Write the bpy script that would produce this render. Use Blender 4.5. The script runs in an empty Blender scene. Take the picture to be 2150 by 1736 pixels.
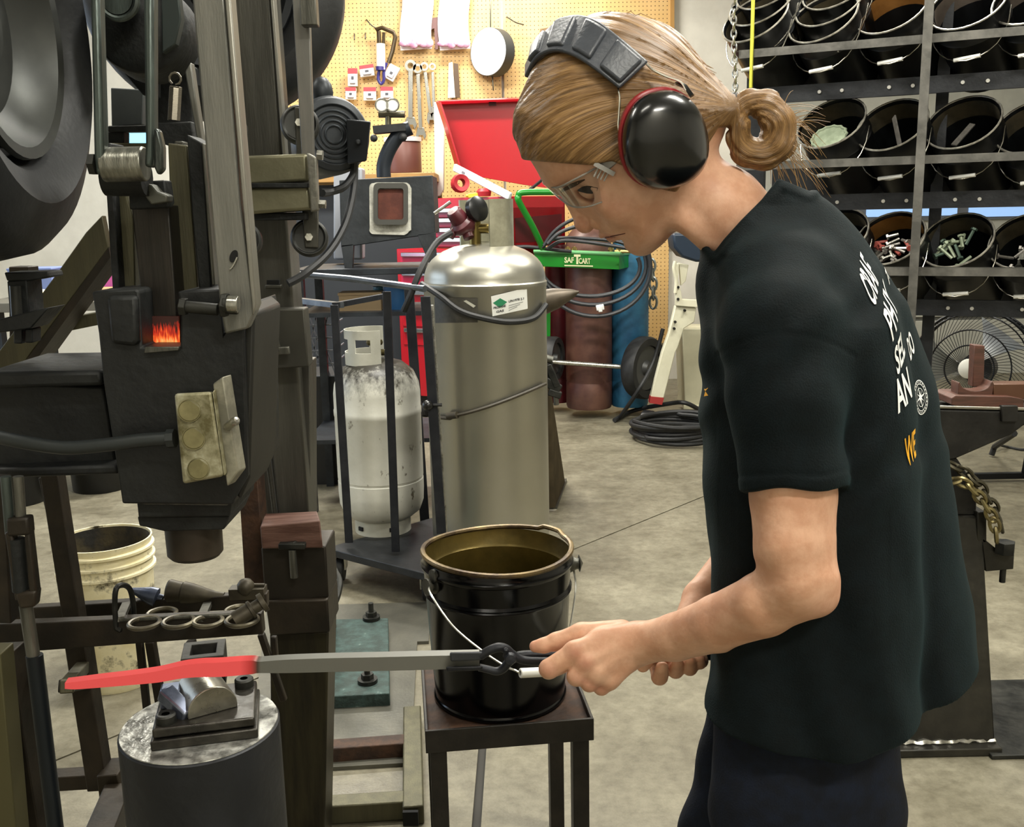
import bpy, math, random
import numpy as np
from mathutils import Vector, Matrix
from math import sin, cos, pi, radians
random.seed(7)
# ---------------------------------------------------------------- camera
F_PX, CX, CY, HC = 2100.0, 1075.0, 868.0, 1.42
PITCH, ROLL = radians(11.4), radians(1.2)
_fw = Vector((0, cos(PITCH), -sin(PITCH))); _u0 = Vector((0, sin(PITCH), cos(PITCH))); _r0 = Vector((1, 0, 0))
RV = _r0*cos(ROLL) - _u0*sin(ROLL); UV = _r0*sin(ROLL) + _u0*cos(ROLL); CAMP = Vector((0, 0, HC))
SC = bpy.context.scene; COL = SC.collection
_c = bpy.data.cameras.new('camera'); CAM = bpy.data.objects.new('camera', _c); COL.objects.link(CAM)
_c.sensor_width = 36; _c.lens = 36*F_PX/2150; _c.clip_start = .02
CAM.matrix_world = Matrix(((RV.x, UV.x, -_fw.x, 0), (RV.y, UV.y, -_fw.y, 0), (RV.z, UV.z, -_fw.z, HC), (0, 0, 0, 1)))
SC.camera = CAM
# ---------------------------------------------------------------- world, lamps, exposure
SC.view_settings.view_transform = 'Standard'; SC.view_settings.look = 'None'
SC.view_settings.gamma = 1; SC.view_settings.use_curve_mapping = False
SC.view_settings.exposure = 0.35
W = bpy.data.worlds.new('world'); SC.world = W; W.use_nodes = True
W.node_tree.nodes['Background'].inputs[0].default_value = (.75, .85, 1, 1)
W.node_tree.nodes['Background'].inputs[1].default_value = .35
SC.cycles.max_bounces = 6; SC.cycles.transparent_max_bounces = 8; SC.cycles.caustics_reflective = False; SC.cycles.caustics_refractive = False
def area_lamp(name, loc, rot, sx, sy, power, color=(1, 1, 1)):
    l = bpy.data.lights.new(name, 'AREA'); l.shape = 'RECTANGLE'; l.size = sx; l.size_y = sy; l.energy = power; l.color = color
    o = bpy.data.objects.new(name, l); COL.objects.link(o); o.location = loc; o.rotation_euler = rot
    return o
LAMPS = [((-1.3, 5.9), 150), ((1.9, 4.6), 80), ((-.1, 3.3), 95), ((-2.4, 2.4), 26), ((1.6, 1.6), 75), ((-.9, .1), 13), ((1.1, -1.2), 78), ((-.1, 7.5), 72)]
CEIL = 3.7
for (x, y), p in LAMPS:
    area_lamp('ceiling_lamp_light', (x, y, CEIL-.13), (0, 0, 0), 1.2, .28, p, (1, .97, .88))
# ---------------------------------------------------------------- pixel -> point
def ray(px, py): return RV*((px-CX)/F_PX) - UV*((py-CY)/F_PX) + _fw
def P(px, py, Y):
    r = ray(px, py); return CAMP + r*(Y/r.y)
def G(px, py, z=0.0):
    r = ray(px, py); return CAMP + r*((z-HC)/r.z)
def D(px, py, d): return CAMP + ray(px, py)*d
def dep(p): return (Vector(p)-CAMP).dot(_fw)
def mpp(p): return dep(p)/F_PX            # metres per pixel at a point
def pix(p):
    q = Vector(p)-CAMP; d = q.dot(_fw); return (CX+F_PX*q.dot(RV)/d, CY-F_PX*q.dot(UV)/d)
# ---------------------------------------------------------------- mesh builder
def frame(ax):
    ax = Vector(ax).normalized(); t = Vector((0, 0, 1)) if abs(ax.z) < .9 else Vector((0, 1, 0))
    e1 = t.cross(ax).normalized(); e2 = ax.cross(e1).normalized(); return e1, e2, ax
class MB:
    def __init__(s): s.v = []; s.f = []
    def add(s, vs, fs):
        n = len(s.v); s.v += [Vector(v) for v in vs]; s.f += [tuple(i+n for i in f) for f in fs]; return s
    def hexa(s, q):   # 8 points: bottom 4 ccw, top 4
        return s.add(q, [(0, 3, 2, 1), (4, 5, 6, 7), (0, 1, 5, 4), (1, 2, 6, 5), (2, 3, 7, 6), (3, 0, 4, 7)])
    def box(s, c, size, rz=0, R=None):
        R = R or Matrix.Rotation(rz, 3, 'Z'); c = Vector(c); x, y, z = [a/2 for a in size]
        return s.hexa([c+R@Vector(p) for p in ((-x, -y, -z), (x, -y, -z), (x, y, -z), (-x, y, -z), (-x, -y, z), (x, -y, z), (x, y, z), (-x, y, z))])
    def bar(s, a, b, w, h, side=None):  # w along side, h along the third
        a, b = Vector(a), Vector(b); ax = (b-a).normalized()
        e1, e2, _ = frame(ax)
        if side is not None:
            e1 = Vector(side); e1 = (e1-ax*e1.dot(ax)).normalized(); e2 = ax.cross(e1)
        q = [(-1, -1), (1, -1), (1, 1), (-1, 1)]
        return s.hexa([p+e1*(i*w/2)+e2*(j*h/2) for p in (a, b) for i, j in q])
    def cyl(s, a, b, r0, r1=None, n=16, cap=True):
        r1 = r0 if r1 is None else r1; a, b = Vector(a), Vector(b); e1, e2, _ = frame(b-a)
        vs = [p+(e1*cos(2*pi*k/n)+e2*sin(2*pi*k/n))*r for p, r in ((a, r0), (b, r1)) for k in range(n)]
        fs = [(k, (k+1) % n, n+(k+1) % n, n+k) for k in range(n)]
        if cap: fs += [tuple(range(n-1, -1, -1)), tuple(range(n, 2*n))]
        return s.add(vs, fs)
    def lathe(s, prof, o=(0, 0, 0), ax=(0, 0, 1), n=32, sx=1, sy=1, closed=False):
        o = Vector(o); e1, e2, e3 = frame(ax); m = len(prof); vs = []
        for r, h in prof:
            for k in range(n):
                t = 2*pi*k/n; vs.append(o+e1*(r*sx*cos(t))+e2*(r*sy*sin(t))+e3*h)
        fs = []
        for i in range(m if closed else m-1):
            j = (i+1) % m
            for k in range(n): fs.append((i*n+k, i*n+(k+1) % n, j*n+(k+1) % n, j*n+k))
        return s.add(vs, fs)
    def tube(s, pts, r, n=8, closed=False):
        pts = [Vector(p) for p in pts]; m = len(pts); rs = r if isinstance(r, (list, tuple)) else [r]*m
        vs = []; e1 = None
        for i, p in enumerate(pts):
            t = (pts[(i+1) % m]-pts[i-1]) if closed or 0 < i < m-1 else (pts[1]-pts[0] if i == 0 else pts[-1]-pts[-2])
            t.normalize()
            if e1 is None: e1 = frame(t)[0]
            e1 = (e1-t*e1.dot(t)); e1 = e1.normalized() if e1.length > 1e-6 else frame(t)[0]
            e2 = t.cross(e1)
            vs += [p+(e1*cos(2*pi*k/n)+e2*sin(2*pi*k/n))*rs[i] for k in range(n)]
        fs = []
        for i in range(m if closed else m-1):
            j = (i+1) % m
            fs += [(i*n+k, i*n+(k+1) % n, j*n+(k+1) % n, j*n+k) for k in range(n)]
        if not closed: fs += [tuple(range(n-1, -1, -1)), tuple((m-1)*n+k for k in range(n))]
        return s.add(vs, fs)
    def prism(s, poly, vec):  # poly: 3D points in order, extruded by vec
        poly = [Vector(p) for p in poly]; n = len(poly); vec = Vector(vec)
        return s.add(poly+[p+vec for p in poly], [tuple(range(n-1, -1, -1)), tuple(range(n, 2*n))]+[(k, (k+1) % n, n+(k+1) % n, n+k) for k in range(n)])
    def ball(s, c, r, n=12, sc=(1, 1, 1), R=None):
        c = Vector(c); R = R or Matrix.Identity(3); vs = [c+R@Vector((0, 0, -r*sc[2]))]; m = n//2
        for i in range(1, m):
            a = -pi/2+pi*i/m
            for k in range(n): vs.append(c+R@Vector((r*sc[0]*cos(a)*cos(2*pi*k/n), r*sc[1]*cos(a)*sin(2*pi*k/n), r*sc[2]*sin(a))))
        vs.append(c+R@Vector((0, 0, r*sc[2]))); fs = []
        for k in range(n): fs.append((0, 1+(k+1) % n, 1+k)); fs.append((len(vs)-1, 1+(m-2)*n+k, 1+(m-2)*n+(k+1) % n))
        for i in range(m-2):
            for k in range(n): fs.append((1+i*n+k, 1+i*n+(k+1) % n, 1+(i+1)*n+(k+1) % n, 1+(i+1)*n+k))
        return s.add(vs, fs)
    def strip(s, A, B, th, nrm=None):  # ribbon between two edge lists with thickness th along normals
        A = [Vector(p) for p in A]; B = [Vector(p) for p in B]; m = len(A); vs = []
        for i in range(m):
            t = A[min(i+1, m-1)]-A[max(i-1, 0)]; n = t.cross(B[i]-A[i]).normalized()
            if nrm is not None and n.dot(Vector(nrm)) < 0: n = -n
            vs += [A[i], B[i], B[i]+n*th, A[i]+n*th]
        fs = [(3, 2, 1, 0), tuple(4*(m-1)+k for k in range(4))]
        for i in range(m-1): fs += [(4*i+k, 4*i+(k+1) % 4, 4*i+4+(k+1) % 4, 4*i+4+k) for k in range(4)]
        return s.add(vs, fs)
    def build(s, name, mat, parent=None, bevel=0, smooth=38, seg=2):
        me = bpy.data.meshes.new(name); off = parent_loc(parent)
        me.from_pydata([tuple(v-off) for v in s.v], [], s.f); me.materials.append(mat)
        import bmesh
        b = bmesh.new(); b.from_mesh(me); bmesh.ops.recalc_face_normals(b, faces=b.faces); b.to_mesh(me); b.free()
        if smooth:
            me.polygons.foreach_set('use_smooth', [True]*len(me.polygons)); me.set_sharp_from_angle(angle=radians(smooth))
        o = bpy.data.objects.new(name, me); COL.objects.link(o)
        if parent: o.parent = parent
        if bevel:
            md = o.modifiers.new('bevel', 'BEVEL'); md.width = bevel; md.segments = seg; md.limit_method = 'ANGLE'; md.angle_limit = radians(40)
        return o
def parent_loc(p):
    v = Vector((0, 0, 0))
    while p: v += p.location; p = p.parent
    return v
def tag(o, label=None, cat=None, group=None, kind=None):
    if label: o['label'] = label
    if cat: o['category'] = cat
    if group: o['group'] = group
    if kind: o['kind'] = kind
    return o
def thing(name, label, cat, loc, group=None):
    o = bpy.data.objects.new(name, None); COL.objects.link(o); o.location = loc; o.empty_display_size = .05
    return tag(o, label, cat, group)
def copy_tree(o, parent=None):
    c = o.copy(); COL.objects.link(c)
    if parent: c.parent = parent
    for ch in list(o.children): copy_tree(ch, c)
    return c
def arc(c, r, a0, a1, n, e1=(1, 0, 0), e2=(0, 0, 1)):
    c = Vector(c); e1, e2 = Vector(e1), Vector(e2)
    return [c+e1*(r*cos(a0+(a1-a0)*k/(n-1)))+e2*(r*sin(a0+(a1-a0)*k/(n-1))) for k in range(n)]
def smoothpath(pts, sub=6, closed=False):
    pts = [Vector(p) for p in pts]; m = len(pts); out = []
    g = (lambda i: pts[i % m]) if closed else (lambda i: pts[max(0, min(m-1, i))])
    for i in range(m if closed else m-1):
        p0, p1, p2, p3 = g(i-1), g(i), g(i+1), g(i+2)
        for k in range(sub):
            t = k/sub; out.append(.5*((2*p1)+(p2-p0)*t+(2*p0-5*p1+4*p2-p3)*t*t+(3*p1-p0-3*p2+p3)*t**3))
    if not closed: out.append(pts[-1])
    return out
# ---------------------------------------------------------------- materials
def lin(h):
    h = h.lstrip('#'); c = [int(h[i:i+2], 16)/255 for i in (0, 2, 4)]
    return tuple((x/12.92 if x <= .04045 else ((x+.055)/1.055)**2.4) for x in c)+(1,)
_M = {}
def mat(name, col, rough=.5, metal=0, col2=None, scale=20, bump=0, bscale=None, lo=.4, hi=.65, spec=.5, stretch=None, trans=0, col3=None, rvar=0, emis=0, ior=None, coat=0):
    """procedural principled material: two (three) colours mixed by noise, optional bump"""
    if name in _M: return _M[name]
    m = bpy.data.materials.new(name); m.use_nodes = True; nt = m.node_tree; n = nt.nodes; L = nt.links; b = n['Principled BSDF']
    b.inputs['Base Color'].default_value = lin(col); b.inputs['Roughness'].default_value = rough; b.inputs['Metallic'].default_value = metal
    b.inputs['Specular IOR Level'].default_value = spec
    if trans: b.inputs['Transmission Weight'].default_value = trans
    if ior: b.inputs['IOR'].default_value = ior
    if coat: b.inputs['Coat Weight'].default_value = coat; b.inputs['Coat Roughness'].default_value = .12
    if emis:
        b.inputs['Emission Color'].default_value = lin(col); b.inputs['Emission Strength'].default_value = emis
    if col2 or bump or rvar:
        tc = n.new('ShaderNodeTexCoord'); mp = n.new('ShaderNodeMapping'); L.new(tc.outputs['Object'], mp.inputs[0])
        if stretch: mp.inputs['Scale'].default_value = stretch
        nz = n.new('ShaderNodeTexNoise'); nz.inputs['Scale'].default_value = scale; nz.inputs['Detail'].default_value = 6; nz.inputs['Roughness'].default_value = .62
        L.new(mp.outputs[0], nz.inputs[0])
        if col2:
            r = n.new('ShaderNodeValToRGB'); e = r.color_ramp.elements
            e[0].position = lo; e[0].color = lin(col); e[1].position = hi; e[1].color = lin(col2)
            if col3:
                x = e.new(min(.98, hi+.12)); x.color = lin(col3)
            L.new(nz.outputs['Fac'], r.inputs[0]); L.new(r.outputs[0], b.inputs['Base Color'])
        if rvar:
            mr = n.new('ShaderNodeMapRange'); mr.inputs['From Min'].default_value = .3; mr.inputs['From Max'].default_value = .7
            mr.inputs['To Min'].default_value = max(.03, rough-rvar); mr.inputs['To Max'].default_value = min(1, rough+rvar)
            L.new(nz.outputs['Fac'], mr.inputs['Value']); L.new(mr.outputs[0], b.inputs['Roughness'])
        if bump:
            nb = n.new('ShaderNodeTexNoise'); nb.inputs['Scale'].default_value = bscale or scale*3; nb.inputs['Detail'].default_value = 5
            L.new(mp.outputs[0], nb.inputs[0]); bp = n.new('ShaderNodeBump'); bp.inputs['Strength'].default_value = min(1, bump); bp.inputs['Distance'].default_value = .004
            L.new(nb.outputs['Fac'], bp.inputs['Height']); L.new(bp.outputs[0], b.inputs['Normal'])
    _M[name] = m; return m
STEEL_D = lambda: mat('dark_steel', '#1b1c1a', .5, .55, '#33332e', 14, .25, 60, rvar=.12)
STEEL_B = lambda: mat('black_scale', '#0d0f0f', .62, .3, '#1d201f', 18, .5, 70)
STEEL_G = lambda: mat('grey_steel', '#4c4c46', .42, .75, '#6b6a62', 9, .15, 90, stretch=(6, 6, .7), rvar=.1)
STEEL_O = lambda: mat('olive_steel', '#4a4838', .45, .6, '#6a6753', 10, .15, 80, stretch=(1, 3, 3), rvar=.1)
STEEL_L = lambda: mat('bright_steel', '#9a9990', .3, .9, '#c2c0b8', 25, .1, 120, rvar=.1)
RUST = lambda: mat('rusty_steel', '#2f2017', .7, .25, '#4d3423', 22, .4, 90)
BLACKPAINT = lambda: mat('black_paint', '#030304', .2, 0, spec=.32, rvar=.05, scale=12)
RUBBER = lambda: mat('black_rubber', '#121314', .6, 0, '#1d1e1f', 30, .15)
# ================================================================ helpers in pixels
def qb(m, pts, Y, dep_, sub=0):
    """plate whose front outline lies in the vertical plane at distance Y"""
    return m.prism([P(x, y, Y) for x, y in pts], (0, dep_, 0))
def rect(x0, y0, x1, y1): return [(x0, y0), (x1, y0), (x1, y1), (x0, y1)]
def struct(o, name=None): o['kind'] = 'structure'; return o
def part(name, m, material, par, label=None, **k):
    o = m.build(name, material, par, **k)
    if label: o['label'] = label
    return o
def one(name, m, material, label, cat, group=None, **k):
    """a thing that is one mesh, origin at its base"""
    b = Vector((sum(v.x for v in m.v)/len(m.v), sum(v.y for v in m.v)/len(m.v), min(v.z for v in m.v)))
    for i in range(len(m.v)): m.v[i] = m.v[i]-b
    o = m.build(name, material, None, **k); o.location = b; return tag(o, label, cat, group)
# ================================================================ room
def concrete():
    m = mat('concrete', '#656050', .55, 0, '#807b69', 3.2, .25, 160, lo=.35, hi=.68, rvar=.14); nt = m.node_tree; n, L = nt.nodes, nt.links; b = n['Principled BSDF']
    src = b.inputs['Base Color'].links[0].from_socket; tc = n.new('ShaderNodeTexCoord'); z = n.new('ShaderNodeTexNoise'); z.inputs['Scale'].default_value = 22; z.inputs['Detail'].default_value = 8; z.inputs['Roughness'].default_value = .75
    L.new(tc.outputs['Object'], z.inputs[0]); r = n.new('ShaderNodeValToRGB'); r.color_ramp.elements[0].position = .33; r.color_ramp.elements[0].color = (.62, .6, .56, 1); r.color_ramp.elements[1].position = .6; r.color_ramp.elements[1].color = (1.04, 1.04, 1.03, 1)
    L.new(z.outputs['Fac'], r.inputs[0]); mx = n.new('ShaderNodeMix'); mx.data_type = 'RGBA'; mx.blend_type = 'MULTIPLY'; mx.inputs[0].default_value = 1; L.new(src, mx.inputs[6]); L.new(r.outputs[0], mx.inputs[7]); L.new(mx.outputs[2], b.inputs['Base Color'])
    return m
CONC = concrete()
m = MB(); m.box((0, 3.6, -.085), (11, 11, .15)); FLOOR = struct(m.build('floor', mat('joint_dark', '#2d2b26', .8), None))
ja, jb = G(1200, 1155), G(1470, 1045); jd = (jb-ja).normalized(); jn = Vector((-jd.y, jd.x, 0)); far = .006
A0 = ja-jd*9; A1 = ja+jd*9; k1 = G(1012, 1580); k2 = G(1000, 1736); kd = (k1-k2).normalized(); kn = Vector((kd.y, -kd.x, 0))
def clip(poly, o_, n_):
    out = []
    for i, p in enumerate(poly):
        q = poly[(i+1) % len(poly)]; a, b = (p-o_).dot(n_), (q-o_).dot(n_)
        if a >= 0: out.append(p)
        if a*b < 0: out.append(p+(q-p)*(a/(a-b)))
    return out
RM = [Vector(p) for p in ((-5, -1.8, 0), (5, -1.8, 0), (5, 8.6, 0), (-5, 8.6, 0))]
slabs = [clip(RM, ja+jn*.004, jn)]
near = clip(RM, ja-jn*.004, -jn)
slabs += [clip(near, k1+kn*.011, kn), clip(near, k1-kn*.011, -kn)]
for s_ in slabs:
    m = MB(); m.prism([p+Vector((0, 0, -.009)) for p in s_], (0, 0, .009)); part('floor_slab', m, CONC, FLOOR, smooth=0)
WALLM = mat('white_wall', '#c9c6bb', .6, 0, '#d4d1c6', 4, .1, 60)
YB = 8.35
m = MB(); m.box((0, YB+.12, 1.8), (10.2, .16, 3.9)); struct(m.build('wall_back', WALLM, None))
m = MB(); m.box((5.06, 3.3, 1.8), (.12, 10.4, 3.9)); struct(m.build('wall_right', WALLM, None))
m = MB(); m.box((0, -1.86, 1.8), (10.2, .12, 3.9)); struct(m.build('wall_front', WALLM, None))
# left wall with a roller-door opening letting daylight in
m = MB(); m.box((-5.06, .4, 1.8), (.12, 4.6, 3.9)); m.box((-5.06, 7.4, 1.8), (.12, 2.2, 3.9)); m.box((-5.06, 4.5, 3.35), (.12, 3.6, .8)); struct(m.build('wall_left', WALLM, None))
m = MB(); m.box((0, 3.3, CEIL+.06), (10.2, 10.4, .12)); struct(m.build('ceiling', mat('ceiling_white', '#bdbbb2', .7), None))
DAY = mat('daylight_glass', '#cfe4ff', .2, emis=2.2)
dw = struct(MB().box((-5.1, 4.5, 1.47), (.02, 3.6, 2.95)).build('door_1', mat('door_frame', '#7b7f80', .5), None))
for k in range(4):
    m = MB(); m.box((-5.075, 4.5-1.33+k*.887, 1.75), (.02, .74, 2.1)); part('pane', m, DAY, dw)
# ceiling fixtures (the lamps sit just under their diffusers)
for (x, y), p in LAMPS:
    t = thing('ceiling_light', 'long white fluorescent ceiling fixture above the frame, over '+{5.9: 'the forge', 4.6: 'the green cart', 3.3: 'the gas tank', 2.4: 'the power hammer', 1.6: 'the bucket rack aisle', .1: 'the anvil post', -1.2: 'the photographer', 7.5: 'the tool chest'}[y], 'light', (x, y, CEIL-.1), 'fluorescent ceiling fixtures')
    m = MB(); m.box((x, y, CEIL-.05), (1.3, .34, .1)); part('housing', m, mat('white_enamel', '#e4e4e0', .4), t)
    m = MB(); m.box((x, y, CEIL-.11), (1.22, .28, .012)); part('diffuser', m, mat('lamp_diffuser', '#fff6e0', .4, emis=3), t)
# ---- pegboard on the back wall: real holes would be 1 cm; drawn as dark dots of the board's own perforation
def pegmat():
    m = mat('pegboard', '#c9a468', .55, 0, '#d2b078', 3, 0); nt = m.node_tree; n, L = nt.nodes, nt.links; b = n['Principled BSDF']; src = b.inputs['Base Color'].links[0].from_socket
    tc = n.new('ShaderNodeTexCoord'); sp = n.new('ShaderNodeSeparateXYZ'); L.new(tc.outputs['Object'], sp.inputs[0])
    def tri(sock):
        a = n.new('ShaderNodeMath'); a.operation = 'PINGPONG'; a.inputs[1].default_value = .0127*1.25; L.new(sock, a.inputs[0]); q = n.new('ShaderNodeMath'); q.operation = 'POWER'; q.inputs[1].default_value = 2; L.new(a.outputs[0], q.inputs[0]); return q.outputs[0]
    s = n.new('ShaderNodeMath'); s.operation = 'ADD'; L.new(tri(sp.outputs[0]), s.inputs[0]); L.new(tri(sp.outputs[2]), s.inputs[1])
    c = n.new('ShaderNodeMath'); c.operation = 'LESS_THAN'; c.inputs[1].default_value = .0042**2; L.new(s.outputs[0], c.inputs[0])
    mx = n.new('ShaderNodeMix'); mx.data_type = 'RGBA'; L.new(c.outputs[0], mx.inputs[0]); L.new(src, mx.inputs[6]); mx.inputs[7].default_value = lin('#5a4020'); L.new(mx.outputs[2], b.inputs['Base Color']); return m
PEG = pegmat()
pb = thing('pegboard', 'tan perforated hardboard covering the back wall behind the hanging tools', 'pegboard', (P(1060, 300, YB).x, YB, .7))
for x0, x1 in ((560, 1057), (1060, 1408)):
    a, b = P(x0, -80, YB), P(x1, 720, YB); a.x = P(x0, 300, YB).x; b.x = P(x1, 300, YB).x; m = MB(); m.box(((a.x+b.x)/2, YB+.01, (a.z+b.z)/2), (b.x-a.x-.01, .012, a.z-b.z)); part('panel', m, PEG, pb)
m = MB(); qb(m, [(1408, -40), (1416, -40), (1416, 520), (1408, 520)], YB-.01, .03); struct(m.build('trim_1', mat('tan_trim', '#a57c3e', .5), None))
# far windows and pale sections of the sectional door behind the bucket rack
SECT = mat('door_section', '#9b9b92', .5, 0, '#a8a79d', 5); m = MB()
d2 = struct(MB().box((3.35, YB+.02, 1.3), (2.6, .02, 2.6)).build('door_2', mat('door_gap', '#5d5d57', .6), None))
for k in range(5):
    m = MB(); m.box((3.35, YB, .22+.5*k), (2.56, .03, .47)); part('panel', m, SECT, d2, bevel=.006)
BLUEW = mat('blue_window', '#8fb4e6', .2, emis=.55)
wn = struct(MB().box((P(1950, 438, YB).x, YB-.03, P(1950, 438, YB).z), (2.6, .02, .19)).build('window_1', mat('window_frame', '#55585c', .5), None))
for k in range(3):
    a = P(1700+215*k, 438, YB-.05); m = MB(); m.box((a.x, YB-.045, a.z), (.74, .012, .12)); part('pane', m, BLUEW, wn)
a = P(282, 288, YB-.05); w2 = struct(MB().box((a.x, YB-.02, a.z), (.3, .03, .2)).build('window_2', mat('window_frame', '#55585c', .5), None))
m = MB(); m.box((a.x, YB-.04, a.z), (.2, .012, .105)); part('pane', m, mat('cyan_window', '#7fd4f5', .2, emis=1.2), w2)
# ================================================================ person (implicit surfaces meshed by surface nets)
D0, SHEAR = 1.12, .2
_R, _U, _F = [np.array(v, dtype=np.float64) for v in (RV, UV, _fw)]
def Bn(q):
    """body space (px across, px down, depth in px from the middle plane, plumb) -> world"""
    q = np.asarray(q, dtype=np.float64).reshape(-1, 3)
    d = D0*(1+(q[:, 2]+SHEAR*(q[:, 1]-600))/F_PX)
    r = (q[:, 0:1]-CX)/F_PX*_R - (q[:, 1:2]-CY)/F_PX*_U + _F
    return np.array([0, 0, HC])+r*d[:, None]
def B(u, v, w): return Vector(Bn([(u, v, w)])[0])
def bmap(mb):
    mb.v = [Vector(p) for p in Bn([tuple(v) for v in mb.v])]; return mb
def smin(a, b, k):
    h = np.clip(.5+.5*(b-a)/k, 0, 1); return b+(a-b)*h-k*h*(1-h)
def smax(a, b, k): return -smin(-a, -b, k)
def cap(p, a, b, ra, rb, su=1.0, sw=1.0):
    s = np.array([su, 1, sw], dtype=np.float32); a = np.array(a, dtype=np.float32)*s; b = np.array(b, dtype=np.float32)*s; q = p*s
    ba = b-a; t = np.clip(((q-a)@ba)/max(1e-6, float(ba@ba)), 0, 1)
    return np.linalg.norm(q-a-t[:, None]*ba, axis=1)-(ra+(rb-ra)*t)
def chain(p, pts, k=4, **kw):
    f = None
    for a, b in zip(pts[:-1], pts[1:]):
        g = cap(p, a[:3], b[:3], a[3], b[3], **kw); f = g if f is None else smin(f, g, k)
    return f
def ell(p, c, r, ang=0):
    q = p-np.array(c, dtype=np.float32); ca, sa = cos(ang), sin(ang)
    q = np.stack([q[:, 0]*ca+q[:, 1]*sa, -q[:, 0]*sa+q[:, 1]*ca, q[:, 2]], 1)/np.array(r, dtype=np.float32)
    k0 = np.linalg.norm(q, axis=1); k1 = np.linalg.norm(q/np.array(r, dtype=np.float32), axis=1)+1e-9
    return k0*(k0-1)/k1
class Poly2:
    """signed distance (inside positive) to a smoothed outline, cached on a 3 px raster"""
    def __init__(s, pts, sub=4, pad=200, st=3.0):
        pts = [tuple(v)[:2] for v in smoothpath([(a, b, 0) for a, b in pts], sub, True)] if sub > 1 else pts
        P_ = np.array(pts, dtype=np.float32); s.lo = P_.min(0)-pad; n = ((P_.max(0)+pad-s.lo)/st).astype(int)+2; s.st = st
        gx, gy = np.meshgrid(s.lo[0]+st*np.arange(n[0]), s.lo[1]+st*np.arange(n[1]), indexing='ij')
        d = np.full(gx.shape, 1e9, dtype=np.float32); ins = np.zeros(gx.shape, bool)
        for a, b in zip(P_, np.roll(P_, -1, 0)):
            e = b-a; t = np.clip(((gx-a[0])*e[0]+(gy-a[1])*e[1])/max(1e-6, float(e@e)), 0, 1)
            d = np.minimum(d, (gx-a[0]-t*e[0])**2+(gy-a[1]-t*e[1])**2)
            c = (a[1] > gy) != (b[1] > gy); ins ^= c & (gx < e[0]*(gy-a[1])/(e[1] if abs(e[1]) > 1e-9 else 1e-9)+a[0])
        d = np.sqrt(d); s.g = np.where(ins, d, -d)
    def __call__(s, p):
        x = (p[:, 0]-s.lo[0])/s.st; y = (p[:, 1]-s.lo[1])/s.st; n = s.g.shape
        cx, cy = np.clip(x, 0, n[0]-1.001), np.clip(y, 0, n[1]-1.001); i, j = cx.astype(int), cy.astype(int); a, b = cx-i, cy-j; g = s.g
        r = (g[i, j]*(1-a)+g[i+1, j]*a)*(1-b)+(g[i, j+1]*(1-a)+g[i+1, j+1]*a)*b
        return r-np.hypot(x-cx, y-cy)*s.st
def puff(p, poly, W_, R_, wm=0, n=2.0):
    a = np.maximum(0, 1-poly(p)/R_); return ((a**n+(np.abs(p[:, 2]-wm)/W_)**n)**(1/n)-1)*min(R_, float(np.min(W_)))
def mesh_sdf(fn, lo, hi, h, blk=8, slack=1.0):
    lo = np.array(lo, dtype=np.float32); n = (np.ceil((np.array(hi)-lo)/h/blk).astype(int))*blk
    F = np.ones(tuple(n+1), dtype=np.float32)*9
    nb = n//blk; bi = np.stack(np.meshgrid(*[np.arange(k) for k in nb], indexing='ij'), -1).reshape(-1, 3)
    cen = (lo+(bi*blk+blk/2)*h).astype(np.float32); v = fn(cen)
    F0 = np.repeat(np.repeat(np.repeat(np.sign(v).reshape(nb), blk, 0), blk, 1), blk, 2)*9; F[:-1, :-1, :-1] = F0
    act = bi[np.abs(v) < blk*h*.95*slack+6]
    off = np.stack(np.meshgrid(*[np.arange(blk+1)]*3, indexing='ij'), -1).reshape(-1, 3)
    for c in range(0, len(act), 400):
        ix = (act[c:c+400, None, :]*blk+off[None]).reshape(-1, 3)
        F[ix[:, 0], ix[:, 1], ix[:, 2]] = fn((lo+ix*h).astype(np.float32))
    S = F < 0
    cnt = np.zeros(tuple(n), dtype=np.int8)
    for dx in (0, 1):
        for dy in (0, 1):
            for dz in (0, 1): cnt += S[dx:n[0]+dx, dy:n[1]+dy, dz:n[2]+dz]
    ac = np.argwhere((cnt > 0) & (cnt < 8)); idx = np.full(tuple(n), -1, dtype=np.int32); idx[ac[:, 0], ac[:, 1], ac[:, 2]] = np.arange(len(ac))
    co = [(a, b, c) for a in (0, 1) for b in (0, 1) for c in (0, 1)]
    val = np.stack([F[ac[:, 0]+a, ac[:, 1]+b, ac[:, 2]+c] for a, b, c in co], 1); acc = np.zeros((len(ac), 3)); num = np.zeros(len(ac))
    for i, A in enumerate(co):
        for j, Bc in enumerate(co):
            if j > i and sum(abs(x-y) for x, y in zip(A, Bc)) == 1:
                m = (val[:, i] < 0) != (val[:, j] < 0); t = np.where(m, val[:, i]/(val[:, i]-val[:, j]+1e-12), 0)
                acc += np.where(m[:, None], np.array(A)+t[:, None]*(np.array(Bc)-np.array(A)), 0); num += m
    V = lo+(ac+acc/num[:, None])*h; Q = []
    for ax in range(3):
        e = [0, 0, 0]; e[ax] = 1; a1, a2 = [k for k in range(3) if k != ax]
        s0 = S[:n[0], :n[1], :n[2]]; s1 = S[e[0]:n[0]+e[0], e[1]:n[1]+e[1], e[2]:n[2]+e[2]]
        w = np.argwhere(s0 != s1); w = w[(w[:, a1] > 0) & (w[:, a2] > 0)]
        o1 = np.zeros(3, int); o1[a1] = 1; o2 = np.zeros(3, int); o2[a2] = 1
        q = np.stack([idx[tuple((w-x).T)] for x in (np.zeros(3, int), o1, o1+o2, o2)], 1); q = q[(q >= 0).all(1)]; Q.append(q)
    return V, np.concatenate(Q)
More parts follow.
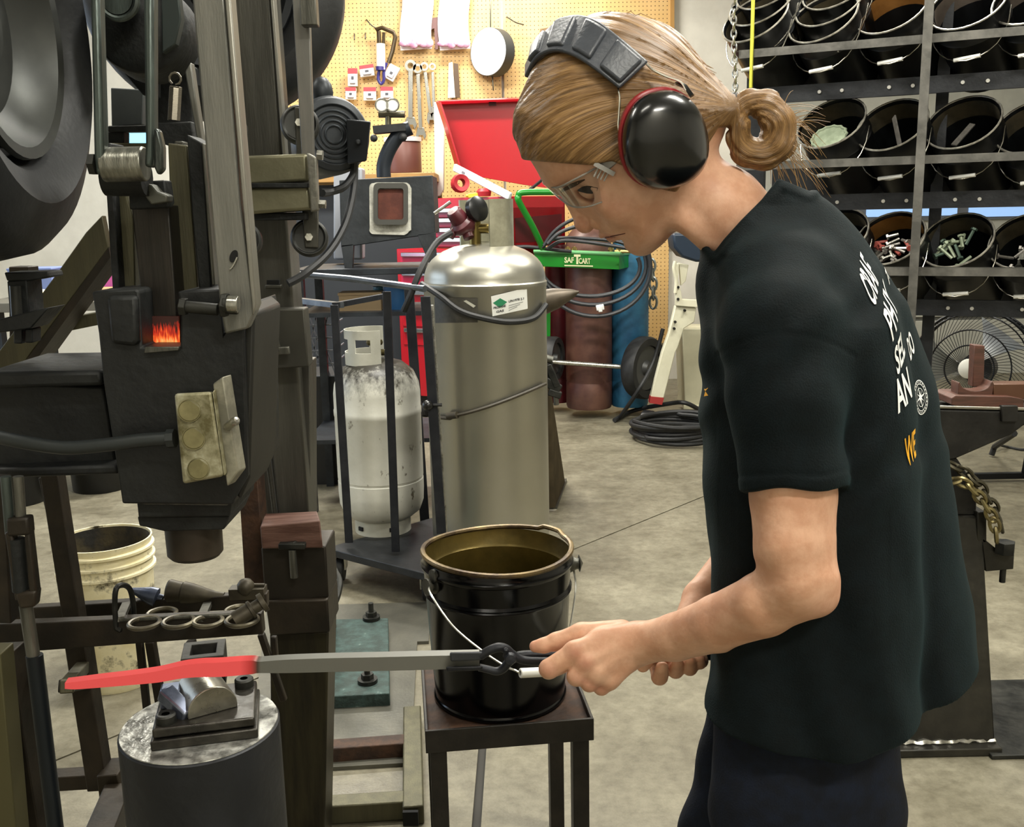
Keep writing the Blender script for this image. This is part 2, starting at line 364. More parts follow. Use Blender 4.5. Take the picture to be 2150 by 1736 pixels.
def sdf_object(name, V, Q, material, parent, relax=1):
    me = bpy.data.meshes.new(name); Wd = Bn(V)-np.array(parent_loc(parent))
    me.from_pydata(Wd.tolist(), [], Q.tolist()); me.materials.append(material)
    import bmesh
    b = bmesh.new(); b.from_mesh(me)
    if relax:
        for _ in range(relax): bmesh.ops.smooth_vert(b, verts=b.verts, factor=.5, use_axis_x=True, use_axis_y=True, use_axis_z=True)
    bmesh.ops.recalc_face_normals(b, faces=b.faces); b.to_mesh(me); b.free()
    me.polygons.foreach_set('use_smooth', [True]*len(me.polygons))
    o = bpy.data.objects.new(name, me); COL.objects.link(o); o.parent = parent; return o
def vattr(o, name, arr):
    a = o.data.attributes.new(name, 'FLOAT_VECTOR' if arr.ndim == 2 else 'FLOAT', 'POINT')
    a.data.foreach_set('vector' if arr.ndim == 2 else 'value', np.ascontiguousarray(arr, dtype=np.float32).ravel())
# ---- materials of the person
def skin_mat():
    m = mat('skin', '#c8977a', .5, 0, '#dbae92', 30, .12, 150, spec=.35); nt = m.node_tree; b = nt.nodes['Principled BSDF']
    src = b.inputs['Base Color'].links[0].from_socket; a = nt.nodes.new('ShaderNodeAttribute'); a.attribute_name = 'tint'
    mx = nt.nodes.new('ShaderNodeMix'); mx.data_type = 'RGBA'; nt.links.new(a.outputs['Fac'], mx.inputs[0]); nt.links.new(src, mx.inputs[6]); mx.inputs[7].default_value = lin('#a3524a')
    nt.links.new(mx.outputs[2], b.inputs['Base Color']); b.inputs['Subsurface Weight'].default_value = .12; b.inputs['Subsurface Radius'].default_value = (.012, .005, .003); b.inputs['Subsurface Scale'].default_value = 1
    return m
def hair_mat():
    m = bpy.data.materials.new('hair'); m.use_nodes = True; nt = m.node_tree; n, L = nt.nodes, nt.links; b = n['Principled BSDF']
    a = n.new('ShaderNodeAttribute'); a.attribute_name = 'flow'
    def nz(sc, det):
        x = n.new('ShaderNodeTexNoise'); x.inputs['Scale'].default_value = sc; x.inputs['Detail'].default_value = det; x.inputs['Roughness'].default_value = .7; L.new(a.outputs['Vector'], x.inputs[0]); return x
    n1, n2 = nz(1.15, 3), nz(.35, 2); r = n.new('ShaderNodeValToRGB'); e = r.color_ramp.elements
    e[0].position = .3; e[0].color = lin('#463318'); e[1].position = .72; e[1].color = lin('#b48f5c'); x = e.new(.5); x.color = lin('#7a5a34')
    av = n.new('ShaderNodeMath'); av.operation = 'MULTIPLY_ADD'; av.inputs[1].default_value = .55; L.new(n1.outputs['Fac'], av.inputs[0])
    h2 = n.new('ShaderNodeMath'); h2.operation = 'MULTIPLY'; h2.inputs[1].default_value = .45; L.new(n2.outputs['Fac'], h2.inputs[0]); L.new(h2.outputs[0], av.inputs[2])
    L.new(av.outputs[0], r.inputs[0]); L.new(r.outputs[0], b.inputs['Base Color']); b.inputs['Roughness'].default_value = .42; b.inputs['Specular IOR Level'].default_value = .45
    bp = n.new('ShaderNodeBump'); bp.inputs['Strength'].default_value = .55; bp.inputs['Distance'].default_value = .003; L.new(n1.outputs['Fac'], bp.inputs['Height']); L.new(bp.outputs[0], b.inputs['Normal'])
    return m
def clear_mat():
    m = bpy.data.materials.new('clear_plastic'); m.use_nodes = True; nt = m.node_tree; n, L = nt.nodes, nt.links; n.remove(n['Principled BSDF'])
    t = n.new('ShaderNodeBsdfTransparent'); t.inputs[0].default_value = (.93, .95, .96, 1); g = n.new('ShaderNodeBsdfGlossy'); g.inputs['Roughness'].default_value = .06
    f = n.new('ShaderNodeFresnel'); f.inputs[0].default_value = 1.22; mx = n.new('ShaderNodeMixShader'); g.inputs[0].default_value = (1, 1, 1, 1); k_ = n.new('ShaderNodeMath'); k_.operation = 'MULTIPLY'; k_.inputs[1].default_value = .45; L.new(f.outputs[0], k_.inputs[0]); L.new(k_.outputs[0], mx.inputs[0]); L.new(t.outputs[0], mx.inputs[1]); L.new(g.outputs[0], mx.inputs[2])
    L.new(mx.outputs[0], n['Material Output'].inputs[0]); return m
SKIN, HAIR, CLEAR = skin_mat(), hair_mat(), clear_mat()
FROST = mat('frosted_plastic', '#d8d6cf', .25, 0, trans=.55, ior=1.2)
SHIRT = mat('shirt_cotton', '#03090b', .85, 0, '#060f12', 60, .25, 500, spec=.18)
SHIRT.node_tree.nodes['Principled BSDF'].inputs['Sheen Weight'].default_value = .07
SHIRT.node_tree.nodes['Principled BSDF'].inputs['Sheen Roughness'].default_value = .5
SHIRT.node_tree.nodes['Principled BSDF'].inputs['Sheen Tint'].default_value = lin('#3e7f86')
TROUS = mat('trouser_cloth', '#080d17', .85, 0, '#0d1524', 50, .2, 400, spec=.25)
DARKHAIR = mat('dark_brown_hair', '#2c1c10', .6)
PERSON = thing('person', 'person in black t-shirt, hair tied in a bun, bending over while holding tongs', 'person', B(1650, 2700, 0))
# ---- outlines
FACE = Poly2([(1098, 300), (1111, 332), (1126, 357), (1142, 386), (1160, 402), (1187, 418), (1206, 437), (1226, 453), (1247, 470), (1262, 488), (1280, 500), (1302, 508), (1318, 520), (1337, 534), (1364, 531), (1392, 512), (1420, 478), (1452, 425), (1500, 330), (1530, 240), (1500, 170), (1450, 105), (1390, 60), (1310, 40), (1235, 55), (1160, 105), (1110, 190), (1092, 250)])
HAIRP = Poly2([(1111, 352), (1086, 307), (1077, 271), (1079, 232), (1094, 200), (1118, 145), (1150, 98), (1190, 58), (1229, 37), (1269, 25), (1311, 25), (1361, 38), (1404, 56), (1435, 78), (1463, 113), (1501, 158), (1538, 198), (1552, 225), (1540, 262), (1500, 340), (1452, 430), (1400, 500), (1320, 480), (1200, 440)])
HCUT = Poly2([(1100, 336), (1183, 343), (1240, 347), (1285, 338), (1330, 358), (1372, 394), (1420, 404), (1462, 345), (1508, 268), (1565, 265), (1580, 700), (1000, 700), (1000, 350)], 1)
SHN = Poly2([(1640, 366), (1680, 395), (1740, 437), (1800, 500), (1854, 584), (1890, 672), (1914, 775), (1926, 900), (1932, 1050), (1936, 1250), (1934, 1440), (1932, 1800), (1700, 1860), (1478, 1800), (1478, 1500), (1488, 1400), (1489, 1280), (1483, 1100), (1475, 1000), (1470, 850), (1467, 700), (1460, 600), (1474, 512), (1450, 440), (1520, 350)])
SHF = Poly2([(1640, 368), (1686, 397), (1745, 436), (1808, 498), (1868, 578), (1908, 646), (1946, 742), (1973, 852), (1992, 960), (2006, 1060), (2032, 1190), (2057, 1372), (2100, 1800), (1800, 1860), (1520, 1800), (1520, 700), (1480, 520)])
COLLAR = Poly2([(1498, 531), (1520, 502), (1556, 462), (1600, 418), (1634, 374), (1664, 386), (1700, 401), (1760, 330), (1700, 200), (1300, 200), (1300, 505), (1478, 503)], 1)
NOSE = Poly2([(1176, 420), (1197, 437), (1206, 458), (1207, 476), (1214, 488), (1228, 490), (1250, 484), (1275, 470), (1262, 440), (1240, 415), (1205, 400)])
LIPS = Poly2([(1250, 484), (1258, 490), (1263, 500), (1271, 503), (1281, 507), (1296, 511), (1322, 505), (1320, 480), (1285, 465)])
def nz3(p, s):  # cheap smooth pseudo-noise
    q = p/s; return (np.sin(q[:, 0]*1.3+1.7*np.sin(q[:, 1]*.9+q[:, 2]*.7))+np.sin(q[:, 1]*1.1+1.3*np.sin(q[:, 2]*1.2+q[:, 0]*.5)+2)+np.sin(q[:, 2]*1.4+1.5*np.sin(q[:, 0]*.8-q[:, 1]*.6)+4))/3
def head(p):
    wm = .07*(1450-p[:, 0])*0
    f = puff(p, FACE, 136, 150)
    f = smin(f, chain(p, [(1193, 422, 0, 8), (1208, 444, 0, 10), (1220, 465, 0, 14)], 6), 14)
    f = smin(f, ell(p, (1228, 470, 0), (21, 20, 23)), 8)
    f = smin(f, chain(p, [(1266, 493, 0, 8), (1288, 490, -30, 7), (1308, 488, -46, 3)], 4), 6); f = smin(f, chain(p, [(1266, 493, 0, 8), (1288, 490, 30, 7), (1308, 488, 46, 3)], 4), 6)
    f = smin(f, chain(p, [(1284, 499, 0, 9), (1298, 496, -26, 8), (1310, 491, -42, 3)], 4), 6); f = smin(f, chain(p, [(1284, 499, 0, 9), (1298, 496, 26, 8), (1310, 491, 42, 3)], 4), 6)
    f = smin(f, ell(p, (1340, 512, 0), (30, 22, 34), .3), 12)
    for s in (-1, 1):
        f = smin(f, ell(p, (1292, 428, s*88), (44, 34, 26), .6), 26)       # cheek
        f = smax(f, -ell(p, (1226, 404, s*76), (34, 17, 26), .35), 12)      # eye socket
        f = smin(f, ell(p, (1254, 468, s*24), (17, 14, 12), .4), 5)            # nostril wing
        f = smax(f, -chain(p, [(1252, 446, s*36, 3), (1272, 458, s*40, 4), (1276, 476, s*38, 3)], 3), 8)
        f = smax(f, -ell(p, (1246, 488, s*14), (9, 6, 6)), 5)
        f = smin(f, cap(p, (1180, 399, s*34), (1236, 378, s*92), 10, 8), 14)  # brow ridge
        f = smin(f, ell(p, (1236, 402, s*70), (23, 15, 19), .3), 5)          # eyelid
    for s in (-1, 1): f = smax(f, -chain(p, [(1266, 501, 0, 2.6), (1290, 496, s*32, 2.6), (1314, 489, s*52, 2.8)], 2), 3)
    f = smax(f, -cap(p, (1302, 511, -22), (1302, 511, 22), 6, 6), 9)          # under the lower lip
    f = smin(f, chain(p, [(1448, 390, 5, 84), (1520, 440, 10, 88), (1590, 510, 15, 88)], 20), 26)
    f = smin(f, cap(p, (1400, 440, -70), (1510, 520, -20), 20, 22), 30)      # neck muscle
    return f
def arms(p):
    f = chain(p, [(1650, 760, -300, 96), (1666, 1040, -318, 92), (1669, 1150, -328, 86), (1684, 1216, -330, 73)], 10)
    fo = chain(p, [(1692, 1228, -330, 66), (1605, 1268, -275, 69), (1510, 1308, -185, 61), (1420, 1337, -100, 50), (1348, 1350, -45, 43)], 10)
    f = smin(f, fo, 34); f = smin(f, ell(p, (1722, 1258, -330), (34, 30, 34)), 24)
    g = chain(p, [(1640, 1060, 330, 80), (1600, 1130, 330, 62), (1475, 1258, 205, 42), (1432, 1350, 95, 34), (1425, 1385, 82, 30)], 10)
    return np.minimum(f, g)
def hands(p):
    # near hand: back of the hand, metacarpals, knuckles
    f = ell(p, (1292, 1362, -38), (66, 44, 30), .35)
    MC = [((1330, 1332, -40), (1207, 1370, -50), 26), ((1330, 1345, -50), (1231, 1394, -58), 25), ((1330, 1358, -50), (1254, 1416, -54), 23), ((1332, 1370, -42), (1279, 1429, -42), 21)]
    for a, b, r in MC: f = smin(f, cap(p, a, b, 27, r), 12)
    for a, b, r in MC[:]: f = smin(f, ell(p, (b[0]+4, b[1]-3, b[2]-5), (r*.9, r*.8, r*.9)), 8)
    F = [[(1207, 1370, -50, 23), (1153, 1404, -48, 21.5), (1152, 1408, -5, 18), (1180, 1400, 32, 15)],
         [(1231, 1394, -58, 22), (1211, 1420, -50, 21), (1208, 1421, -6, 18), (1222, 1404, 30, 15)],
         [(1254, 1416, -54, 21), (1238, 1434, -44, 19), (1234, 1432, -4, 17), (1246, 1410, 30, 14)],
         [(1279, 1429, -42, 19), (1263, 1443, -32, 17), (1262, 1440, 2, 15), (1270, 1416, 30, 13)]]
    g = None
    for c in F:
        x = chain(p, c, 4); g = x if g is None else smin(g, x, 3)
    f = smin(f, g, 6)
    t = chain(p, [(1305, 1328, -10, 28), (1222, 1334, 0, 27), (1168, 1347, 4, 19), (1142, 1355, 5, 15.5), (1124, 1357, 6, 13)], 8)
    f = smin(f, t, 9)
    f = smin(f, cap(p, (1348, 1350, -45), (1310, 1352, -42), 43, 38), 14)
    for b in (( -58, 1345, 1236, 1388), (-56, 1360, 1258, 1410)):   # tendons
        f = smin(f, cap(p, (1322, b[1], b[0]-14), (b[2], b[3], b[0]-16), 5, 7), 12)
    # far hand gripping the reins behind
    h = ell(p, (1424, 1378, 86), (46, 30, 26))
    for c in ([(1392, 1372, 92, 20), (1382, 1398, 70, 19), (1385, 1421, 44, 17.5), (1390, 1402, 14, 14)], [(1420, 1374, 96, 19), (1420, 1396, 76, 18), (1419, 1408, 50, 16.5), (1422, 1392, 18, 13)],
              [(1446, 1374, 96, 18), (1449, 1394, 74, 17), (1449, 1403, 50, 15.5), (1450, 1388, 20, 12)], [(1468, 1374, 94, 16), (1472, 1388, 74, 15), (1470, 1392, 52, 13), (1470, 1382, 26, 11)]):
        h = smin(h, chain(p, c, 4), 3.5)
    h = smin(h, chain(p, [(1400, 1368, 70, 19), (1368, 1376, 44, 16), (1350, 1398, 18, 14)], 5), 8)
    return f, h
def body(p):
    out = np.full(len(p), 300, dtype=np.float32)
    a = p[:, 1] < 700; b = (p[:, 1] > 640)
    if a.any(): out[a] = head(p[a])
    if b.any():
        q = p[b]; f = arms(q); c = (q[:, 0] < 1520) & (q[:, 1] > 1200)
        if c.any():
            h1, h2 = hands(q[c]); f[c] = smin(smin(f[c], h1, 12), h2, 12)
        # trunk inside the clothes joins the limbs
        f = smin(f, cap(q, (1660, 760, 0), (1690, 1420, 0), 150, 130, sw=.6), 30); out[b] = np.minimum(out[b], f)
    m = (p[:, 1] > 480) & (p[:, 1] < 900)
    if m.any(): out[m] = smin(out[m], chain(p[m], [(1610, 560, 0, 60), (1670, 760, 0, 110)], 20, sw=.6), 20)
    return out
V, Q = mesh_sdf(body, (1080, 20, -440), (1860, 1480, 430), 3.0, slack=1.3)
o = sdf_object('body', V, Q, SKIN, PERSON, 1)
def bump1(c, r): return np.clip(1-np.linalg.norm((V-np.array(c))/np.array(r), axis=1), 0, 1)
t = .6*np.clip(1.5*bump1((1286, 497, 0), (32, 12, 62)), 0, 1)+.35*bump1((1215, 478, 0), (40, 30, 60))+.25*bump1((1300, 430, -100), (60, 40, 60))+.3*bump1((1722, 1265, -330), (60, 50, 80))
for c in ((1153, 1406, -60), (1214, 1422, -60), (1240, 1436, -55), (1264, 1444, -45), (1207, 1370, -75), (1231, 1394, -80), (1118, 1357, 0)): t = t+.4*bump1(c, (26, 22, 30))
t = t+.12*bump1((1520, 1300, -230), (140, 60, 120))
vattr(o, 'tint', np.clip(t, 0, 1)); BODY = o
# ---- eyes, brows, lashes
def surf_w(u, v, s):
    """depth of the skin surface at a side-view position (s = -1 near side)"""
    w = np.arange(0, 190, 1.0); f = head(np.stack([np.full(190, u), np.full(190, v), s*(189-w)], 1).astype(np.float32)); k = int(np.argmax(f < 0)); return s*(189-w[k]) if f[k] < 0 else 0
def skin_patch(rows, s, lift, thick):
    """rows of (u, v) across a strip, laid on the face"""
    A = [(a[0], a[1], surf_w(a[0], a[1], s)+s*lift) for a, b in rows]; Bq = [(b[0], b[1], surf_w(b[0], b[1], s)+s*lift) for a, b in rows]; m = MB(); m.strip(A, Bq, thick, (0, 0, s)); return bmap(m)
for s in (-1, 1):
    br = []
    for k in range(9):
        t = k/8; u = 1178+50*t; v = 402-25*t**.85; h_ = 3.6*math.sin(pi*(.15+.8*t))+.6; br.append(((u-.3*h_, v-h_), (u+.3*h_, v+h_)))
    skin_patch(br, s, .3, 1.2).build('eyebrow', mat('brow_hair', '#4d3520', .7), PERSON)
    mo = [((1264+49*k/8, 500.5-10.5*(k/8)**.9-1.3), (1264+49*k/8, 500.5-10.5*(k/8)**.9+1.3*(1-k/10))) for k in range(1, 9)]; skin_patch(mo, s, -.6, 1.2).build('mouth_line', mat('mouth_dark', '#5e2a20', .6), PERSON)
    up_ = [(1214, 399), (1222, 393), (1232, 389.5), (1243, 390), (1256, 394)]; lw = [(1216, 402), (1224, 403.5), (1234, 405), (1244, 405), (1254, 400)]
    skin_patch(list(zip(up_, lw)), s, -1.0, 2.4).build('eyelash', mat('lash_dark', '#24170f', .5), PERSON)
    m = MB(); c_ = (1238, 402, surf_w(1238, 402, s)-s*11); m.ball(c_, 12.5, 14, (1.15, .62, 1)); bmap(m).build('eye', mat('eye_dark', '#2b2220', .15), PERSON)
# ---- hair
TIE = np.array([1546, 222, -6.0]); BUNC = np.array([1597, 270, -12.0])
BUNP = [(1545, 222, -8, 20), (1574, 214, -10, 27), (1610, 222, -12, 34), (1634, 255, -14, 38), (1634, 298, -12, 38), (1605, 324, -10, 34), (1566, 318, -14, 32), (1550, 292, -22, 26), (1556, 264, -30, 21), (1550, 236, -24, 16)]
def hair(p):
    d = p-TIE.astype(np.float32); r = np.linalg.norm(d, axis=1)+1e-6; a = d/r[:, None]
    an = np.arctan2(-d[:, 1], -d[:, 0])+.16*(np.hypot(d[:, 0], d[:, 1])/300)**2+p[:, 2]/900; st = np.sin(an*38)+.7*np.sin(an*83+1+p[:, 2]/40)+.4*np.sin(an*130+2)
    f = puff(p, HAIRP, 150, 152)+1.5*st*np.clip((r-40)/80, 0, 1)
    f = smax(f, HCUT(p), 6)
    b = chain(p, BUNP, 6)
    q = p-BUNC.astype(np.float32); rr = np.hypot(q[:, 0], q[:, 1]); b = b+1.6*np.sin(rr*.42+.05*q[:, 2])+1.0*np.sin(q[:, 2]*.4+rr*.1)
    f = smin(f, b, 8)
    f = smin(f, chain(p, [(1480, 230, -70, 26), (1520, 226, -36, 22), (1546, 224, -10, 17)], 8), 20)
    f = smin(f, chain(p, [(1340, 352, -128, 9), (1358, 374, -124, 8), (1372, 392, -120, 6)], 4), 10)  # sideburn
    return f
HV, HQ = mesh_sdf(hair, (1060, 8, -190), (1700, 420, 190), 4.0, slack=1.3)
o = sdf_object('hair', HV, HQ, HAIR, PERSON, 1)
d = HV-TIE; r = np.linalg.norm(d, axis=1); a = d/r[:, None]; qbun = HV-BUNC; rbun = np.hypot(qbun[:, 0], qbun[:, 1]); thb = np.arctan2(qbun[:, 1], qbun[:, 0])
fl = np.where((HV[:, 0] > 1552)[:, None], np.stack([rbun/3.2, qbun[:, 2]/4, thb*.35+9], 1), np.stack([np.arctan2(-d[:, 1], -d[:, 0])*58+9*(np.hypot(d[:, 0], d[:, 1])/300)**2, HV[:, 2]/34, np.hypot(d[:, 0], d[:, 1])/260], 1)); vattr(o, 'flow', fl)
m = MB()
rnd = random.Random(3)
for k in range(60):     # loose wisps under and behind the bun
    a0 = rnd.uniform(-.9, 1.5); c = Vector((1604+52*cos(a0), 270+56*sin(a0), rnd.uniform(-30, 20))); L_ = rnd.uniform(40, 120); dv = Vector((rnd.uniform(-.1, .9), rnd.uniform(.1, 1) if a0 > .2 else rnd.uniform(-.7, .4), rnd.uniform(-.2, .2))).normalized()
    bend = Vector((rnd.uniform(-.6, .6), .9, 0)); m.tube([c+dv*(L_*t_)+bend*(L_*.5*t_*t_) for t_ in (0, .25, .5, .75, 1)], [.75, .7, .6, .5, .3], 4)
for k in range(26):    # flyaways on the crown
    x = rnd.uniform(1250, 1520); y = 27+max(0, (x-1330))**1.45*.085; m.tube([(x-30, y+9, rnd.uniform(-40, 10)), (x, y+rnd.uniform(-4, 1), rnd.uniform(-40, 10)), (x+34, y+rnd.uniform(10, 26), rnd.uniform(-40, 10))], [.5, .9, .5], 4)
o = bmap(m).build('loose_strands', mat('strand_hair', '#8a6a3c', .45), PERSON); o['kind'] = 'stuff'
m = MB()
for dx in (0, 7): m.tube(smoothpath([(1540+dx+5*cos(t_)*.5, 222+25*sin(t_), -8+26*cos(t_)) for t_ in [2*pi*k/10 for k in range(10)]], 3, True), 3.6, 6, True)
tag(bmap(m).build('hair_tie', RUBBER(), PERSON), 'black hair tie')
# ---- shirt
def shirt(p):
    u, v, w = p[:, 0], p[:, 1], p[:, 2]
    top = np.clip((v-430)/260, 0, 1); W1 = 120+90*top
    f = puff(p, SHN, W1, 190, -75*top-.25*(u-1700)*.6, 2.3)
    W2 = 130+90*top; f = smin(f, puff(p, SHF, W2, 170, 110*top+20-.2*(u-1750)*.4, 2.2), 26)
    sl = chain(p, [(1640, 610, -150, 128), (1640, 700, -262, 132), (1652, 860, -306, 120), (1668, 1000, -318, 110), (1670, 1100, -318, 108)], 20)
    hl = v-(1034-(u-1560)*.05+4*np.sin((u+w)*.03)); sl = sl+1.8*np.exp(-((hl+32)/4)**2)-2*np.clip((hl+30)/8, 0, 1); f = smin(f, smax(sl, hl, 2), 44-32*np.clip((v-780)/160, 0, 1))
    sf = chain(p, [(1620, 620, 160, 120), (1620, 720, 290, 122), (1640, 960, 330, 110)], 20); f = smin(f, smax(sf, v-985, 2), 26)
    # folds
    f = f+2.6*np.sin((u*.55+v*.62)/17+1.4*np.sin(v/70+u/110))*np.clip((v-480)/160, 0, 1)*np.clip((1150-v)/200, .25, 1)
    f = f+3.2*np.sin((u*1.1-v*.10)/24+2*np.sin(v/160))*np.clip((v-1000)/250, 0, 1)+3*nz3(p, 42)
    f = f+1.6*np.exp(-((v-(700+.0022*(u-1648)**2+.0)) / 5)**2)*(w < -150)*(np.abs(u-1650) < 150)     # sleeve seam
    f = f-2.2*(np.abs(v-(1006-(u-1560)*.05)) < 3)*(w < -200)*(u < 1800)*0
    f = smax(f, v-(1494-.36*w-27*((u-1730)/200)**2+5*np.sin(u/45)), 3)
    cd = COLLAR(p); f = f-4*np.clip(1-np.abs(cd+12)/12, 0, 1)
    return smax(f, cd, 2)
SV, SQ = mesh_sdf(shirt, (1430, 340, -470), (2090, 1640, 480), 5.0, slack=1.3)
SHIRT_O = sdf_object('t_shirt', SV, SQ, SHIRT, PERSON, 1)
# ---- trousers and shoes
def trousers(p):
    f = chain(p, [(1694, 1480, -60, 136), (1694, 1700, -80, 138), (1700, 2100, -90, 108), (1715, 2630, -90, 78)], 20, su=.68)
    g = chain(p, [(1660, 1480, 120, 112), (1636, 1600, 120, 118), (1606, 1740, 120, 124), (1590, 2100, 120, 106), (1580, 2630, 120, 78)], 20, su=.68)
    f = smin(f, g, 14)+3*nz3(p, 60)+2.5*np.sin((p[:, 0]*.4+p[:, 1]*.25)/22+np.sin(p[:, 1]/80))
    return smax(smax(f, p[:, 1]-2640, 3), 1440-p[:, 1], 3)
TV, TQ = mesh_sdf(trousers, (1380, 1420, -300), (1960, 2670, 340), 8.0, slack=1.5)
sdf_object('trousers', TV, TQ, TROUS, PERSON, 1)
for u, w in ((1690, -90), (1560, 120)):
    def shoe(p): return smax(smin(ell(p, (u-70, 2668, w), (150, 42, 52)), ell(p, (u, 2640, w), (66, 60, 50)), 30), p[:, 1]-2698, 4)
    a_, b_ = mesh_sdf(shoe, (u-240, 2560, w-80), (u+110, 2720, w+80), 8.0); sdf_object('shoe', a_, b_, mat('shoe_leather', '#15120f', .5), PERSON, 1)
# ---- printing on the shirt
from mathutils.bvhtree import BVHTree
_sh = BVHTree.FromPolygons([tuple(v) for v in Bn(SV)], SQ.tolist())
def on_shirt(u, v, lift=.0016):
    h = _sh.ray_cast(CAMP, ray(u, v).normalized())
    if h[0] is None: return on_shirt(u-3, v+1, lift) if u > 1750 else None
    return h[0]-ray(u, v).normalized()*lift+h[1]*0
def text_mesh(txt, bold=.012):
    c = bpy.data.curves.new('t', 'FONT'); c.body = txt; c.offset = bold; c.resolution_u = 3; o = bpy.data.objects.new('t', c)
    COL.objects.link(o); bpy.context.view_layer.update(); me = o.to_mesh(); vs = [tuple(v.co) for v in me.vertices]; fs = [tuple(p.vertices) for p in me.polygons]
    o.to_mesh_clear(); COL.objects.unlink(o); bpy.data.objects.remove(o); bpy.data.curves.remove(c); return vs, fs
def densify(vs, fs, cut):
    import bmesh
    b = bmesh.new(); bv = [b.verts.new(v) for v in vs]
    for f in fs:
        try: b.faces.new([bv[i] for i in f])
        except ValueError: pass
    for _ in range(3):
        e = [x for x in b.edges if x.calc_length() > cut]
        if e: bmesh.ops.subdivide_edges(b, edges=e, cuts=1); bmesh.ops.triangulate(b, faces=b.faces)
    b.verts.ensure_lookup_table(); b.verts.index_update(); r = ([tuple(v.co) for v in b.verts], [tuple(v.index for v in f.verts) for f in b.faces]); b.free(); return r
NB0 = Vector((.12, -.99, 0)).normalized()
def back_frame(bl, br, h_, lean):
    """baseline from pixel bl to br and letter height, laid in a plane through the shirt facing NB0"""
    A = on_shirt(*bl); pl = lambda u, v: CAMP+ray(u, v)*((A-CAMP).dot(NB0)/ray(u, v).dot(NB0)); return A, pl(*br)-A, pl(bl[0]+lean, bl[1]-h_)-A
def back_print(name, vs, fs, A, ex, up, m):
    """flat print laid on the back of the shirt, following its folds"""
    mb = MB(); ok = []
    for x, y, *_ in vs:
        q = A+ex*x+up*y; r_ = _sh.ray_cast(q+NB0*.25, -NB0); mb.v.append(q if r_[0] is None else r_[0]+NB0*.0016); ok.append(r_[0] is not None)
    mb.f = [f for f in fs if all(ok[k] for k in f)]
    return mb.build(name, m, PERSON, smooth=0)
WHITEINK = mat('white_ink', '#e4e6e2', .7); YELLOWINK = mat('yellow_ink', '#e8a818', .7)
for txt, bl, br, h_, lean, ink in (('CRAF', (1836, 646), (1880, 590), 58, -18, WHITEINK), ('TS', (1866, 603), (1894, 580), 34, -9, WHITEINK), ('PHY', (1873, 718), (1926, 648), 56, -16, WHITEINK), ('SEL', (1884, 788), (1930, 746), 54, -6, WHITEINK), ('DO', (1911, 757), (1942, 740), 44, -10, WHITEINK), ('AN', (1886, 866), (1944, 840), 62, -7, WHITEINK), ('WE', (1906, 978), (1952, 966), 60, -13, YELLOWINK)):
    vs, fs = text_mesh(txt, .022); x1 = max(v[0] for v in vs); y1 = max(v[1] for v in vs)
    vs, fs = densify([(v[0]/x1*len(txt)*.5, v[1]/y1, 0) for v in vs], fs, .16); vs = [(v[0]/(len(txt)*.5), v[1]) for v in vs]; back_print('printed_lettering', vs, fs, *back_frame(bl, br, h_, lean), ink)
def ringmesh(r0, r1, n=36, gap=0):
    vs, fs = [], []
    for k in range(n):
        if gap and k % 2: continue
        i = len(vs); a0, a1 = 2*pi*k/n, 2*pi*(k+.62 if gap else k+1)/n
        vs += [(r0*cos(a0), r0*sin(a0)), (r1*cos(a0), r1*sin(a0)), (r1*cos(a1), r1*sin(a1)), (r0*cos(a1), r0*sin(a1))]; fs.append((i, i+1, i+2, i+3))
    return vs, fs
lv, lf = [], []
def addm(vs, fs):
    n = len(lv); lv.extend(vs); lf.extend([tuple(i+n for i in f) for f in fs])
addm(*ringmesh(.97, 1.02)); addm(*ringmesh(.84, .94, 48, 1)); addm(*ringmesh(.76, .80)); addm(*ringmesh(.52, .55))
for k in range(8):
    a0 = pi*k/4+.15; R_ = .74 if k % 2 == 0 else .5; q = .13 if k % 2 == 0 else .1
    addm([(R_*cos(a0), R_*sin(a0)), (q*cos(a0+.6), q*sin(a0+.6)), (0, 0), (q*cos(a0-.6), q*sin(a0-.6))], [(0, 1, 2, 3)])
back_print('printed_compass_emblem', *densify([(x, y, 0) for x, y in lv], lf, .2), *back_frame((1932, 834), (1958, 830), 34, -2), WHITEINK)
cm = MB(); cm.v = [on_shirt(1478+9*x, 832-18*y) or on_shirt(1486, 828) for x, y in ((0, 0), (1, .1), (.3, .6), (1, 1), (0, .85))]; cm.f = [(0, 1, 2), (2, 3, 4)]; cm.build('printed_chest_mark', YELLOWINK, PERSON, smooth=0)
